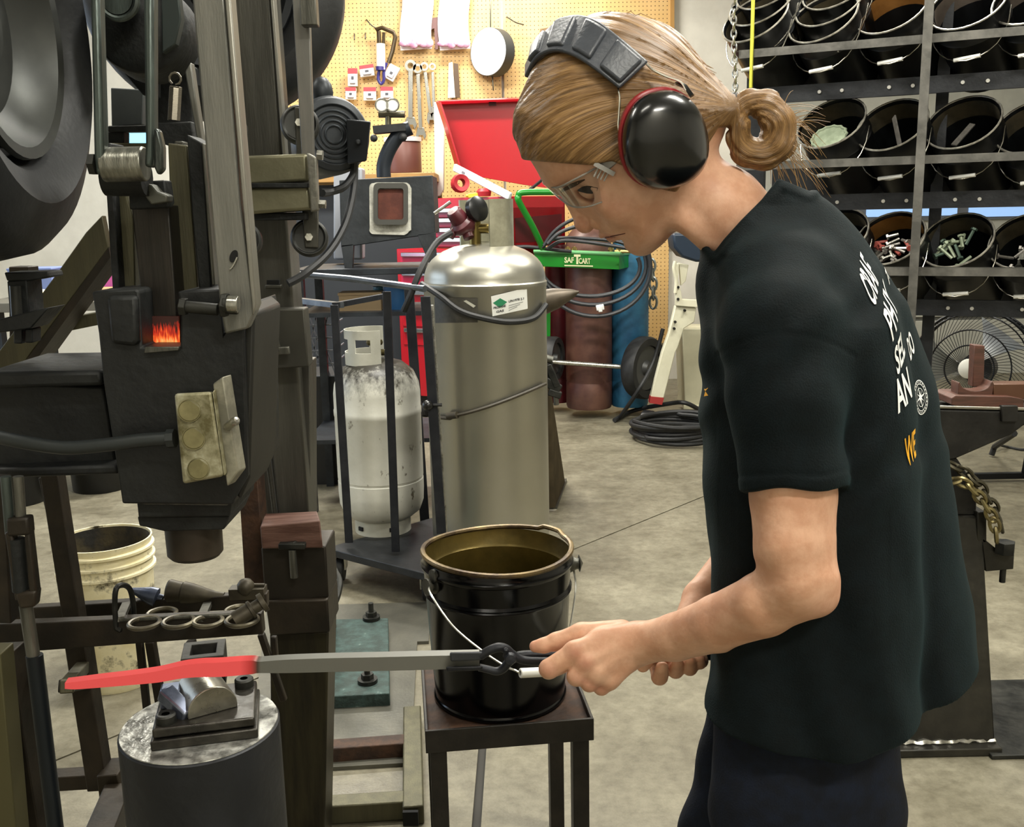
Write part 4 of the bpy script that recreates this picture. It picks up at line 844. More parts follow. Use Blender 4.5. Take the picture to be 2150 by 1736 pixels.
for y0, txt, x0, x1 in ((645, 'PROPANE', 1036, 1062), (653, 'GAS', 1042, 1058), (631, 'UN1978 2.1', 1068, 1100)):
    vs, fs = text_mesh(txt, .03); mx_ = max(v[0] for v in vs); h_ = 6.5; m = MB(); m.v = [on_tank(x0+(x1-x0)*v[0]/mx_, y0+4-h_*v[1]-(x1-x0)*.2*v[0]/mx_, .0032) for v in vs]; m.f = fs; part('print', m, mat('label_ink', '#2a2c2e', .6), lb, smooth=0)
for k in range(3):
    decal(lb, [(1068, 641+5*k), (1098-6*k, 633+5*k), (1098-6*k, 634.5+5*k), (1068, 642.5+5*k)], mat('label_grey', '#8e908e', .6), 'print_line', n=4, lift=.003)
decal(tk, [(912, 624), (1003, 626), (1003, 677), (914, 678)], mat('dark_sticker', '#45433d', .45, .3, '#57544c', 30), 'dark_sticker', 'dark grey worn sticker')
decal(tk, [(973, 632), (979, 630), (999, 642), (994, 646)], GAL, 'sticker_scratch', lift=.003)
m = MB(); m.tube(smoothpath([on_tank(886, 596, .01), on_tank(925, 622, .012), on_tank(965, 652, .012), on_tank(1015, 668, .012), on_tank(1070, 676, .012), on_tank(1120, 668, .012), on_tank(1146, 640, .012)]), .011, 8); one('gas_hose', m, RUBBER(), 'black rubber hose slung round the shoulder of the aluminium tank', 'hose')
m = MB(); m.tube(smoothpath([P(948, 488, YT-.09), P(915, 512, YT-.12), P(882, 570, YT-.2), P(862, 620, YT-.22), P(848, 652, YT-.2)]), .012, 8); one('regulator_hose', m, RUBBER(), 'dark hose curving down from the maroon regulator to the cart rail', 'hose')
m = MB(); m.tube([on_tank(905+240*t, 874+(6*sin(t*5) if t < .2 else 0)-86*max(0, t-.16)**1.35*1.0, .008) for t in [k/24 for k in range(25)]], .007, 6); m.cyl(on_tank(940, 873, .012), on_tank(960, 871, .012), .013, n=10); one('bungee_cord', m, mat('cord_dark', '#3a3428', .6), 'dark elastic cord strapping the aluminium tank to the cart', 'cord')
# white bottle
wc = P(795, 900, YW); rw = 90*mpp(P(795, 900, YW)); zb = ZC
wt = thing('propane_bottle', 'worn white propane bottle with a sooty shoulder standing on the cart', 'gas bottle', (wc.x, YW, ZC))
zs = P(795, 755, YW).z-ZC; z0 = P(795, 1112, YW-rw).z-ZC
m = MB(); m.lathe([(rw*.5, z0-.005), (rw*.72, z0+.01), (rw*.9, z0+.035), (rw*.985, z0+.075), (rw, z0+.12), (rw, z0+.165), (rw*.985, z0+.168), (rw*.985, z0+.174), (rw, z0+.177), (rw, zs-.22), (rw*1.012, zs-.215), (rw*1.012, zs-.195), (rw, zs-.19), (rw, zs-.13), (rw*.97, zs-.09), (rw*.86, zs-.045), (rw*.62, zs-.01), (rw*.3, zs+.006), (0, zs+.01)], (wc.x, YW, ZC), n=48); part('shell', m, worn(), wt)
m = MB(); m.lathe([(rw*.62, 0), (rw*.66, 0), (rw*.66, z0+.02), (rw*.62, z0+.02)], (wc.x, YW, ZC), n=32, closed=True); fr_ = part('foot_ring', m, GAL, wt)
for px in (746, 838): 
    m = MB(); q_ = -.75 if px < 800 else .45; m.box((wc.x+rw*.655*sin(q_), YW-rw*.655*cos(q_), ZC+z0*.55), (.024, .012, .016), rz=q_); part('drain_hole', m, mat('hole_dark', '#0a0a0a', .9), fr_)
m = MB(); zc0 = P(745, 752, YW).z; zc1 = P(745, 690, YW).z; vs = [Vector((wc.x-.02+.095*cos(t), YW+.095*sin(t), 0)) for t in [1.1+4.2*k/20 for k in range(21)]]
lo_, hi_ = [v+Vector((0, 0, zc0-.02)) for v in vs], [v+Vector((0, 0, zc1)) for v in vs]; h1, h2 = zc0+.03, zc1-.035
m.strip([v+Vector((0, 0, h2)) for v in vs], hi_, .004); m.strip(lo_, [v+Vector((0, 0, h1)) for v in vs], .004)
for a, b in ((0, 3), (6, 8), (13, 15), (18, 20)): m.strip([v+Vector((0, 0, h1)) for v in vs[a:b+1]], [v+Vector((0, 0, h2)) for v in vs[a:b+1]], .004)
part('collar', m, GAL, wt)
m = MB(); c = Vector((wc.x, YW, zs+ZC)); m.cyl(c, c+Vector((0, 0, .06)), .018, n=12); m.lathe([(0, 0), (.03, 0), (.034, .01), (.03, .02), (0, .022)], c+Vector((0, 0, .06)), n=14); m.cyl(c+Vector((0, 0, .03)), c+Vector((.07, -.02, .03)), .013, n=10); part('valve', m, mat('brass_dirty', '#4a4226', .45, .8), wt)
# cart
ct = thing('bottle_cart', 'dark steel platform cart with flat-bar frame carrying the two gas bottles', 'cart', (P(860, 1150, 3.8).x, 3.8, 0))
CARTM = mat('cart_steel', '#25272a', .5, .4, '#303235', 14, .2, 70)
c1, c2, c3, c4 = G(684, 1150, ZC), G(905, 1207, ZC), G(1190, 1150, ZC), G(930, 1080, ZC)
m = MB(); m.prism([c+Vector((0, 0, -.03)) for c in (c1, c2, c3, c4)], (0, 0, .03)); part('deck', m, CARTM, ct, bevel=.003)
for px, py in ((716, 1192), (1165, 1180), (930, 1130), (896, 1232)):
    c = G(px, py, .055); m = MB(); m.cyl(c-Vector((.014, 0, 0)), c+Vector((.014, 0, 0)), .05, n=20); w_ = part('caster_wheel', m, RUBBER(), ct, bevel=.004); m = MB(); m.bar(c+Vector((-.02, 0, 0)), c+Vector((-.02, 0, ZC-.085)), .05, .006, side=(0, 1, 0)); m.bar(c+Vector((.02, 0, 0)), c+Vector((.02, 0, ZC-.085)), .05, .006, side=(0, 1, 0)); m.box(c+Vector((0, 0, ZC-.089)), (.06, .06, .008)); part('fork', m, STEEL_L(), w_)
BARM = mat('bar_dark', '#23252b', .45, .5, '#2f3136', 14, .15, 80)
def fbar(x0, y0, x1, y1, Y, w, name='frame_bar', mt=None, par=ct, dpt=.012):
    m = MB(); a, b = P(x0, y0, Y), P(x1, y1, Y); m.bar(a, b, w, dpt, side=(1, 0, 0)); return part(name, m, mt or BARM, par, bevel=.0015)
fbar(702, 640, 733, 1139, 3.72, .03); fbar(812, 612, 831, 1158, 3.62, .03); fbar(858, 600, 893, 1108, 4.15, .04); fbar(893, 622, 927, 1120, 3.46, .034)
fbar(906, 640, 936, 1118, 3.5, .014, mt=STEEL_L())
RAIL = mat('rail_steel', '#4c5158', .35, .7, '#686d72', 12)
m = MB(); m.tube([P(630, 576, 3.9), P(735, 585, 3.75), P(892, 606, 3.48)], .012, 8); part('top_rail', m, RAIL, ct)
m = MB(); m.bar(P(622, 630, 4.0), P(715, 641, 3.74), .03, .02); part('top_rail', m, RAIL, ct); m = MB(); m.bar(P(702, 641, 3.72), P(815, 620, 4.1), .02, .02); part('top_rail', m, BARM, ct)
m = MB(); m.tube([P(890, 850, 3.45), P(928, 850, 3.45)], .006, 8); m.ball(P(898, 851, 3.44), .02, 10); part('clamp_knob', m, mat('black_plastic', '#0b0c0d', .3), ct)
# ================================================================ black bucket on a small steel stand (centre)
YP = 1.92; pc = P(1043, 1152, YP); rp = 157*mpp(pc); zrim = pc.z
std = thing('steel_stand', 'small dark square steel stand with a rusty tray top and four legs', 'stand', (pc.x+.03, YP, 0))
f1_, f2_ = P(893, 1548, 1.74), P(1247, 1520, 1.776); zst = (f1_.z+f2_.z)/2; ex = Vector((f2_.x-f1_.x, f2_.y-f1_.y, 0)); wst = ex.length; ex.normalize(); ey = Vector((-ex.y, ex.x, 0)); o_ = Vector((f1_.x, f1_.y, zst)); RS = Matrix((ex, ey, Vector((0, 0, 1)))).transposed(); dst = .36
DK = mat('stand_dark', '#1f1c18', .5, .4, '#2e2a24', 14, .2, 80)
def sb(m, u0, u1, v0, v1, z0, z1): return m.box(o_+ex*((u0+u1)/2)+ey*((v0+v1)/2)+Vector((0, 0, (z0+z1)/2-zst)), (u1-u0, v1-v0, z1-z0), R=RS)
m = MB(); sb(m, .006, wst-.006, .006, dst-.006, zst-.008, zst-.002); part('tray', m, RUST(), std)
for nm, q in (('rim_bar', (0, wst, 0, .006)), ('rim_bar', (0, wst, dst-.006, dst)), ('rim_bar', (0, .006, .006, dst-.006)), ('rim_bar', (wst-.006, wst, .006, dst-.006))):
    m = MB(); sb(m, *q, zst-.034, zst+.012); part(nm, m, DK, std, bevel=.001)
for u, v in ((.008, .008), (wst-.04, .008), (.008, dst-.04), (wst-.04, dst-.04)):
    m = MB(); sb(m, u, u+.032, v, v+.032, 0, zst-.034); part('leg', m, DK, std, bevel=.0015)
zb_ = zst-.001; hb = zrim-zb_
pl = thing('black_bucket', 'glossy black steel bucket with a worn brassy rim, on the small stand', 'bucket', (pc.x, YP, zb_))
O_ = Vector((pc.x, YP, zb_)); rb_ = rp*.89
def rz(z): return rb_+(rp-rb_)*(z/hb)
m = MB(); pf = [(0, 0), (rb_-.004, 0), (rb_+.003, .003), (rb_+.003, .008), (rb_, .012)]
for z in (hb*.4, ): pf += [(rz(z), z)]
for z in (hb*.745, hb*.765): pf += [(rz(z)-.0005, z-.006), (rz(z)+.0035, z-.001), (rz(z)-.0005, z+.004)]
pf += [(rz(hb*.9), hb*.9), (rz(hb*.925)+.004, hb*.915), (rz(hb*.93)+.005, hb*.93), (rz(hb*.94)+.001, hb*.945), (rz(hb*.96), hb*.965), (rz(hb)-.002, hb-.006)]
m.lathe(pf, O_, n=64); part('shell', m, BLACKPAINT(), pl)
m = MB(); m.lathe([(rz(hb)-.004, hb-.004), (rz(hb*.86)-.006, hb*.88), (rz(hb*.84)-.010, hb*.865), (rb_-.008, .02), (0, .016)], O_, n=64); part('inside', m, mat('brass_lining', '#4f431c', .4, .6, '#6b5a28', 7, .2, 50), pl, 'brassy inner wall')
m = MB(); m.tube([O_+Vector((cos(t)*(rz(hb)-.001)*(1+.006*sin(3*t+1)), sin(t)*(rz(hb)-.001), hb+.004*sin(2*t+.6)+(.006 if .5 < t < .9 else 0))) for t in [2*pi*k/60 for k in range(60)]], .0055, 8, True); part('rim', m, mat('worn_rim', '#3a2c1e', .4, .5, '#87734a', 9, .2, 60, col3='#8f8fb4'), pl, 'worn brassy rim')
def on_pail(px, py, lift=.002):
    r = ray(px, py); R_ = rp*.97+lift; o = CAMP-O_; a = r.x**2+r.y**2; b = 2*(o.x*r.x+o.y*r.y); c = o.x**2+o.y**2-R_*R_; D_ = max(0, b*b-4*a*c); return CAMP+r*((-b-math.sqrt(D_))/(2*a))
e_ = on_pail(913, 1228, .0); en = Vector((e_.x-O_.x, e_.y-O_.y, 0)).normalized()
m = MB(); m.lathe([(0, -.006), (.016, -.006), (.017, .004), (.009, .007), (.009, .012), (.017, .014), (.017, .019), (0, .02)], e_, en, 18); m.lathe([(0, -.004), (.013, -.004), (.013, .012), (0, .013)], e_+Vector((.006, -.004, .022)), en, 14); part('ear', m, STEEL_G(), pl)
m = MB(); e2_ = P(1204, 1183, YP+.04); m.lathe([(0, -.01), (.02, -.01), (.012, .006), (.012, .01), (.018, .012), (0, .02)], e2_, (1, .1, 0), 14); part('ear', m, STEEL_G(), pl)
wires = smoothpath([e_+en*.012, P(905, 1248, YP-rp), P(950, 1313, YP-rp-.05), P(1012, 1366, YP-rp-.1), P(1060, 1398, YP-rp-.13), P(1083, 1408, YP-rp-.15), P(1092, 1413, YP-rp-.15)], 5)
w2_ = smoothpath([P(1150, 1410, YP-rp-.13), P(1185, 1370, YP-.12), P(1200, 1300, YP-.05), P(1209, 1235, YP), P(1206, 1205, YP+.03), P(1202, 1186, YP+.04)], 5)
m = MB(); m.tube(wires, .0021, 6); m.tube(w2_, .0021, 6); m.tube([wires[-1], w2_[0]], .0021, 6); hn = part('handle', m, mat('bail_wire', '#c8c6ba', .3, .9), pl)
m = MB(); a, b = P(1092, 1413, YP-rp-.15), P(1150, 1410, YP-rp-.13); m.lathe([(.0075, 0), (.0085, .001), (.0085, (b-a).length-.001), (.0075, (b-a).length), (.005, (b-a).length), (.005, 0)], a, b-a, 16, closed=True); part('grip', m, GRIP, hn, 'white plastic grip')
# ================================================================ things on the floor in the middle
bp_ = thing('scale_plate', 'square steel plate dusted with blue-green scale on the floor, bolt standing in it', 'steel plate', G(757, 1400))
SCALE = mat('green_scale', '#2c3a36', .7, .2, '#3f5450', 26, .6, 110, col3='#8f9a94')
a, b, c, d = G(690, 1300, .05), G(815, 1297, .05), G(818, 1455, .05), G(690, 1462, .05); m = MB(); m.prism([p-Vector((0, 0, .05)) for p in (a, b, c, d)], (0, 0, .05)); part('plate', m, SCALE, bp_, bevel=.003)
for px, py in ((772, 1432), (780, 1300)):
    c = G(px, py, .05); m = MB(); m.cyl(c, c+Vector((0, 0, .012)), .03, n=18); m.cyl(c, c+Vector((0, 0, .028)), .019, n=6); m.cyl(c, c+Vector((0, 0, .06)), .009, n=10); part('bolt', m, STEEL_D(), bp_, smooth=30)
m = MB(); q = [G(560, 1272, .012), G(905, 1263, .012), G(900, 1345, .012), G(876, 1346, .012), G(862, 1600, .012), G(520, 1620, .012)]; m.prism([p-Vector((0, 0, .012)) for p in q], (0, 0, .011)); one('floor_plate', m, mat('floor_plate_steel', '#4c4b43', .5, .3, '#5f5d53', 6, .2, 90), 'thin grey steel plate lying on the floor under the scale plate', 'steel plate')
m = MB(); m.tube(smoothpath([P(694, 1163, 3.0), P(700, 1195, 2.95), P(711, 1220, 2.9), P(706, 1252, 2.85), P(692, 1290, 2.8), G(700, 1318, .012)], 4), .013, 8); one('bent_lever', m, STEEL_D(), 'bent dark steel lever beside the wooden block post', 'lever')
def pail_simple(px, ybot, h, Y, r, label, group=None, rimm=None):
    g = G(px, ybot); o = Vector((P(px, ybot, g.y+r).x, g.y+r, 0)); t = thing('bucket', label, 'bucket', o, group); m = MB(); m.lathe([(0, .0), (r*.88, 0), (r*.9, .006), (r*.96, h*.7), (r*.985, h*.715), (r*.965, h*.73), (r, h), (r-.006, h), (r*.86, .02), (0, .015)], o, n=36); part('shell', m, PAILB, t); m = MB(); m.tube([o+Vector((r*cos(2*pi*k/36), r*sin(2*pi*k/36), h)) for k in range(36)], .005, 6, True); part('rim', m, STEEL_L(), t); return t
pail_simple(632, 968, .42, 0, .165, 'black bucket on the floor left of the white bottle')
pail_simple(215, 1040, .35, 0, .16, 'black bucket on the floor beyond the hammer arm, right one of two', 'black buckets beyond the hammer'); pail_simple(40, 1070, .35, 0, .16, 'black bucket on the floor beyond the hammer arm, left one of two', 'black buckets beyond the hammer')
# yellowed plastic bucket
g = G(262, 1462); Yb = g.y+.13; bc = Vector((P(252, 1462, Yb).x, Yb, 0)); rbk = 97*mpp(P(250, 1150, Yb)); zt_ = P(248, 1128, Yb).z
yb = thing('plastic_bucket', 'yellowed plastic bucket with a sooty rim on the floor behind the tool rail', 'bucket', bc)
YEL = mat('yellowed_plastic', '#cdbf8c', .45, 0, '#e2d9b6', 9, .15, 60, lo=.3, hi=.55)
_nt = YEL.node_tree; _b = _nt.nodes['Principled BSDF']; _src = _b.inputs['Base Color'].links[0].from_socket; _tc = _nt.nodes.new('ShaderNodeTexCoord'); _z = _nt.nodes.new('ShaderNodeTexNoise'); _z.inputs['Scale'].default_value = 9; _z.inputs['Detail'].default_value = 8; _z.inputs['Roughness'].default_value = .7; _nt.links.new(_tc.outputs['Object'], _z.inputs[0])
_r = _nt.nodes.new('ShaderNodeMapRange'); _r.inputs['From Min'].default_value = .55; _r.inputs['From Max'].default_value = .66; _nt.links.new(_z.outputs['Fac'], _r.inputs['Value']); _mx = _nt.nodes.new('ShaderNodeMix'); _mx.data_type = 'RGBA'; _nt.links.new(_r.outputs[0], _mx.inputs[0]); _nt.links.new(_src, _mx.inputs[6]); _mx.inputs[7].default_value = lin('#2b2310'); _nt.links.new(_mx.outputs[2], _b.inputs['Base Color'])
m = MB(); H_ = zt_; pf = [(0, 0), (rbk*.84, 0), (rbk*.86, .01), (rbk*.96, H_-.11)]
for k in range(3): pf += [(rbk*.965, H_-.1+.033*k), (rbk*1.03, H_-.097+.033*k), (rbk*1.03, H_-.09+.033*k), (rbk*.97, H_-.086+.033*k)]
pf += [(rbk, H_), (rbk-.005, H_), (rbk*.93, H_-.1), (rbk*.8, .03), (0, .02)]
m.lathe(pf, bc, n=48); part('shell', m, YEL, yb)
m = MB(); m.lathe([(rbk-.008, H_-.006), (rbk*.92, H_-.1), (rbk*.88, H_*.6), (0, H_*.6)], bc, n=40); part('sooty_inside', m, mat('soot', '#15120a', .8, 0, '#3a3118', 16, .4, 60), yb, 'soot-blackened inside')
m = MB(); m.tube(smoothpath([P(146, 1195, Yb), P(122, 1205, Yb), P(122, 1225, Yb), P(140, 1240, Yb)], 4), .003, 6); part('handle', m, WIRE, yb)
# ================================================================ forge on a stand
YF = 4.75
fg = thing('gas_forge', 'dark steel box forge with a square ceramic-lined mouth, on the welded table', 'forge', P(815, 560, YF+.2))
FM = mat('forge_shell', '#23272a', .55, .3, '#32363a', 9, .25, 50)
m = MB(); qb(m, [(712, 378), (908, 368), (914, 490), (905, 492), (716, 520)], YF, .3); part('shell', m, FM, fg, bevel=.004)
m = MB(); qb(m, [(716, 515), (742, 512), (740, 566), (724, 566)], YF, .04); part('leg', m, FM, fg, bevel=.002); m = MB(); qb(m, [(876, 492), (914, 488), (916, 540), (900, 552)], YF, .04); part('leg', m, FM, fg, bevel=.002)
def rr_(cx, cy, w, h, r, n=5): return [(cx+sx*(w-r)+r*cos(a), cy+sy*(h-r)+r*sin(a)) for sx, sy, a0 in ((1, 1, 0), (-1, 1, pi/2), (-1, -1, pi), (1, -1, 1.5*pi)) for a in [a0+pi/2*k/n for k in range(n+1)]]
CER = mat('ceramic_fibre', '#c3c2b8', .8, 0, '#8b8a80', 16, .6, 60); m = MB(); qb(m, [(x+rr.uniform(-1.5, 1.5), y+rr.uniform(-2, 2)+(6 if y > 470 else 0)) for x, y in rr_(819, 434, 44, 52, 14)], YF-.008, .01); part('ceramic_collar', m, CER, fg)
m = MB(); ou, iu = rr_(820, 428, 36, 44, 10), rr_(820, 428, 27, 33, 6)
m.strip([P(x, y, YF-.03) for x, y in ou+ou[:1]], [P(x, y, YF-.03) for x, y in iu+iu[:1]], .02); part('mouth_frame', m, mat('mouth_frame', '#4a4a46', .5, .3), fg)
m = MB(); qb(m, rr_(821, 430, 27, 33, 6), YF-.016, .012); part('mouth', m, mat('fire_brick', '#4a2218', .8, 0, '#5e3022', 14, .3), fg, 'reddish brick inside')
m = MB(); m.tube(smoothpath([P(806, 372, YF+.1), P(806, 345, YF+.1), P(818, 312, YF+.1), P(840, 280, YF+.1), P(862, 268, YF+.1)], 5), .034, 14); part('burner_pipe', m, mat('pipe_dark', '#2a2f36', .4, .5), fg)
m = MB(); qb(m, [(782, 264), (850, 258), (852, 274), (784, 280)], YF+.05, .08); m.ball(P(846, 288, YF+.05), .02, 10); m.ball(P(785, 290, YF+.05), .018, 10); part('air_valve', m, RUBBER(), fg)
rgt = thing('pressure_gauge_set', 'twin-dial brass gauge set above the forge pipe', 'gauge', P(815, 262, YF+.08))
for px in (803, 826):
    c = P(px, 222, YF+.06); m = MB(); m.cyl(c, c-Vector((0, .03, 0)), .026, n=20); g_ = part('dial', m, mat('dial_white', '#dcdcd6', .4), rgt); m = MB(); m.tube([c+Vector((.028*cos(2*pi*k/20), -.03, .028*sin(2*pi*k/20))) for k in range(20)], .004, 6, True); part('bezel', m, STEEL_L(), g_)
m = MB(); m.cyl(P(795, 240, YF+.08), P(850, 240, YF+.08), .016, n=10); m.cyl(P(815, 228, YF+.08), P(815, 262, YF+.08), .014, n=10); part('manifold', m, mat('brass_grey', '#6a6656', .4, .8), rgt)
m = MB(); qb(m, rect(700, 352, 760, 545), YF+.35, .12); one('grey_case', m, mat('grey_case', '#a9adb6', .4), 'pale grey case standing behind the forge, next to the motor', 'case', bevel=.01)
tb = thing('forge_table', 'welded steel table with a cluttered lower shelf, under the forge', 'table', (P(770, 700, YF+.2).x, YF+.2, 0)); TBM = mat('table_steel', '#23262b', .45, .5, '#353a40', 10, .15, 60)
ztp = P(800, 560, YF-.05).z; a, b = P(612, 562, YF-.06), P(915, 556, YF-.06); m = MB(); m.box(((a.x+b.x)/2, YF+.2, ztp-.02), (b.x-a.x, .55, .03)); part('top', m, TBM, tb, bevel=.003)
for x in (a.x+.03, b.x-.03):
    for y in (YF-.04, YF+.44): m = MB(); m.bar((x, y, 0), (x, y, ztp-.035), .04, .04); part('leg', m, TBM, tb)
for zz in (ztp-.22, .35): m = MB(); m.box(((a.x+b.x)/2, YF+.2, zz), (b.x-a.x-.03, .5, .02)); part('shelf', m, TBM, tb)
BLU = mat('blue_plastic', '#1c4f7e', .4); 
for px, py, w, h, mt_, lb_, nm in ((835, 620, .14, .12, BLU, 'blue tub on the upper shelf under the forge table', 'tub'), (760, 625, .2, .08, mat('tan_box', '#8a7658', .6), 'tan box on the upper shelf under the forge table', 'box'), (800, 660, .1, .1, mat('teal_can', '#2f6a78', .4), 'teal can on the shelf under the forge table', 'can')):
    c = P(px, py, YF+.1); z0 = ztp-.21; m = MB()
    if nm == 'box': m.box((c.x, c.y, z0+h/2), (w, .14, h)); m.box((c.x, c.y, z0+h), (w*1.04, .146, .012))
    else: m.lathe([(0, 0), (w/2*.9, 0), (w/2, h*.9), (w/2*1.06, h*.92), (w/2*1.06, h), (w/2*.98, h), (w/2*.85, .02), (0, .015)], (c.x, c.y+(.12 if nm == 'can' else 0), z0), n=20)
    one(nm, m, mt_, lb_, nm)
cr = thing('wire_crate', 'black lattice crate on the floor beyond the white bottle', 'crate', (P(660, 740, 5.2).x, 5.2, 0)); zc_, zd_ = P(660, 790, 5.2).z, P(660, 655, 5.2).z
m = MB(); x0, x1 = P(628, 700, 5.2).x, P(700, 700, 5.2).x; m.box(((x0+x1)/2, 5.38, zc_/2), (x1-x0, .33, zc_)); part('box_below', m, mat('crate_dark', '#16181c', .5), cr)
for k in range(6):
    z = zc_+(zd_-zc_)*k/5; m = MB(); m.bar((x0, 5.2, z), (x1, 5.2, z), .006, .006); m.bar((x1, 5.2, z), (x1, 5.5, z), .006, .006); part('slat', m, mat('crate_grey', '#6d7178', .5), cr)
for k in range(7):
    x = x0+(x1-x0)*k/6
    for s_ in (-1, 1):
        xe = x+s_*.1
        if x0 <= xe <= x1+.001: m = MB(); m.bar((x, 5.205, zc_), (xe, 5.205, zd_), .006, .005); part('slat', m, mat('crate_grey', '#6d7178', .5), cr)
# ================================================================ second anvil behind the tank
y2 = 4.35; a2 = thing('bick_anvil', 'brown conical anvil horn sticking out to the right of the aluminium tank', 'anvil', P(1120, 700, y2+.1))
h0, h1 = P(1120, 640, y2), P(1216, 612, y2-.05); m = MB(); m.lathe([(.062, -.1), (.062, 0), (.045, .5*(h1-h0).length), (.02, .85*(h1-h0).length), (.003, (h1-h0).length)], h0, h1-h0, 20); part('horn', m, mat('horn_brown', '#494136', .45, .5, '#5b5246', 12), a2)
m = MB(); qb(m, [(1040, 612), (1130, 616), (1130, 668), (1110, 700), (1110, 760), (1040, 760)], y2, .12); part('body', m, AN, a2, bevel=.004)
s2 = thing('anvil_leg_stand', 'slanting brown steel plate stand under the horn behind the tank', 'stand', G(1160, 1066)); g2 = G(1150, 1066); m = MB()
m.prism([P(1040, 760, y2-.02), P(1148, 760, y2-.02), G(1186, 1010, .02)*1, G(1165, 1066, .02), G(1020, 1066, .02)], (0, .03, 0)); part('plate', m, mat('stand_brown', '#4b4233', .5, .5, '#5c5240', 9), s2); m = MB(); a, b = G(1040, 1070), G(1170, 1068); m.prism([a, b, G(1190, 1010), G(1060, 1010)], (0, 0, .015)); part('foot', m, STEEL_G(), s2)
vs_ = thing('hand_vise', 'dark clamp hardware hanging beside the tank over the anvil stand', 'vise', P(1160, 830, y2-.1))
m = MB(); m.bar(P(1150, 765, y2-.1), P(1170, 812, y2-.1), .03, .03); m.bar(P(1145, 800, y2-.1), P(1176, 818, y2-.1), .028, .04); m.bar(P(1152, 822, y2-.1), P(1178, 830, y2-.1), .03, .03); part('jaw', m, STEEL_D(), vs_, bevel=.004); m = MB(); m.bar(P(1156, 800, y2-.1), P(1130, 690, y2+.02), .02, .02); part('hanger', m, STEEL_D(), vs_); m = MB(); m.cyl(P(1168, 850, y2-.1), P(1166, 808, y2-.1), .012, n=10); m.cyl(P(1145, 752, y2-.1), P(1160, 756, y2-.1), .018, n=10); part('screw', m, STEEL_G(), vs_)
# ================================================================ red tool chest
RED = mat('red_enamel', '#a40a1a', .28, 0, spec=.5, coat=.2); RED2 = mat('red_enamel_pinkish', '#b3123c', .28, 0, spec=.5, coat=.2); CHR = mat('chrome', '#cfcfcc', .15, 1)
C_, L_p, R_p = P(1068, 412, 6.65), P(910, 409, 6.9), P(1186, 399, 7.02); zt_c = C_.z
cx_ = Vector((L_p.x-C_.x, L_p.y-C_.y, 0)); cy_ = Vector((R_p.x-C_.x, R_p.y-C_.y, 0)); zb_c = P(1068, 520, 6.65).z
tc = thing('tool_chest', 'red steel tool chest with an open lid and chromed drawer pulls, under the pegboard', 'tool chest', Vector(((C_.x+L_p.x)/2, 6.9, 0)))
def cpt(u, v, z): return Vector((C_.x, C_.y, 0))+cx_*u+cy_*v+Vector((0, 0, z))
def cbox(m, u0, u1, v0, v1, z0, z1): return m.hexa([cpt(u0, v0, z0), cpt(u1, v0, z0), cpt(u1, v1, z0), cpt(u0, v1, z0), cpt(u0, v0, z1), cpt(u1, v0, z1), cpt(u1, v1, z1), cpt(u0, v1, z1)])
m = MB(); cbox(m, 0, .012, 0, 1, zb_c, zt_c); cbox(m, .988, 1, 0, 1, zb_c, zt_c); cbox(m, 0, 1, 0, .03, zb_c, zt_c); cbox(m, 0, 1, .97, 1, zb_c, zt_c); cbox(m, 0, 1, 0, 1, zb_c, zt_c-.07); part('upper_case', m, RED, tc, bevel=.004)
m = MB(); m.prism([cpt(-.004, .10, zb_c+.03), cpt(-.004, .93, zb_c+.03), cpt(-.004, .93, zt_c-.12), cpt(-.004, .10, zt_c-.14)], cx_*.004); part('side_panel', m, mat('red_dark', '#4d0812', .4), tc, 'dark red recessed side')
m = MB(); cbox(m, .3, 1.5, -.06, .9, .16, zb_c-.005); part('lower_case', m, RED, tc, bevel=.005)
hh = (zt_c-zb_c-.07)/4
for k in range(4):
    z1 = zt_c-.075-k*hh; m = MB(); m.prism([cpt(.03, -.015, z1-hh+.012), cpt(.97, -.015, z1-hh+.012), cpt(.97, -.015, z1), cpt(.03, -.015, z1)], cy_*.02); d_ = part('drawer', m, RED2, tc, bevel=.003); m = MB(); a, b = cpt(.05, -.045, z1-.006), cpt(.95, -.045, z1-.006); m.bar(a, b, .03, .018, side=(0, 0, 1)); part('pull', m, CHR, d_, bevel=.004)
for k in range(5):
    z1 = zb_c-.03-k*.13; m = MB(); m.prism([cpt(.34, -.075, z1-.118), cpt(1.44, -.075, z1-.118), cpt(1.44, -.075, z1), cpt(.34, -.075, z1)], cy_*.02); d_ = part('drawer', m, RED2 if k < 2 else RED, tc, bevel=.003); m = MB(); m.bar(cpt(.4, -.1, z1-.012), cpt(1.4, -.1, z1-.012), .03, .018, side=(0, 0, 1)); part('pull', m, CHR, d_, bevel=.004)
for u in (.45, 1.35):
    for v in (.1, .9): m = MB(); c = cpt(u-.05, v, .06); m.cyl(c-cx_.normalized()*.02, c+cx_.normalized()*.02, .06, n=18); m.box(c+Vector((0, 0, .08)), (.06, .06, .05)); part('caster', m, RUBBER(), tc)
YL = 7.12; m = MB(); qb(m, [(924, 214), (1260, 200), (1310, 396), (1160, 396), (1100, 388), (1010, 372), (962, 352)], YL, .02); lid = part('lid', m, RED, tc, bevel=.003)
m = MB(); m.strip([P(918, 212, YL-.02), P(934, 262, YL-.02), P(960, 352, YL-.02)], [P(926, 214, YL-.09), P(942, 262, YL-.09), P(968, 350, YL-.09)], .012); m.strip([P(918, 211, YL-.02), P(1260, 198, YL-.02)], [P(922, 213, YL-.09), P(1260, 202, YL-.09)], .012); part('lid_flange', m, RED, lid)
m = MB(); m.bar(P(1034, 222, YL-.01), P(1034, 214, YL-.01), .05, .008); part('lid_catch', m, mat('red_dark', '#4d0812', .4), lid)
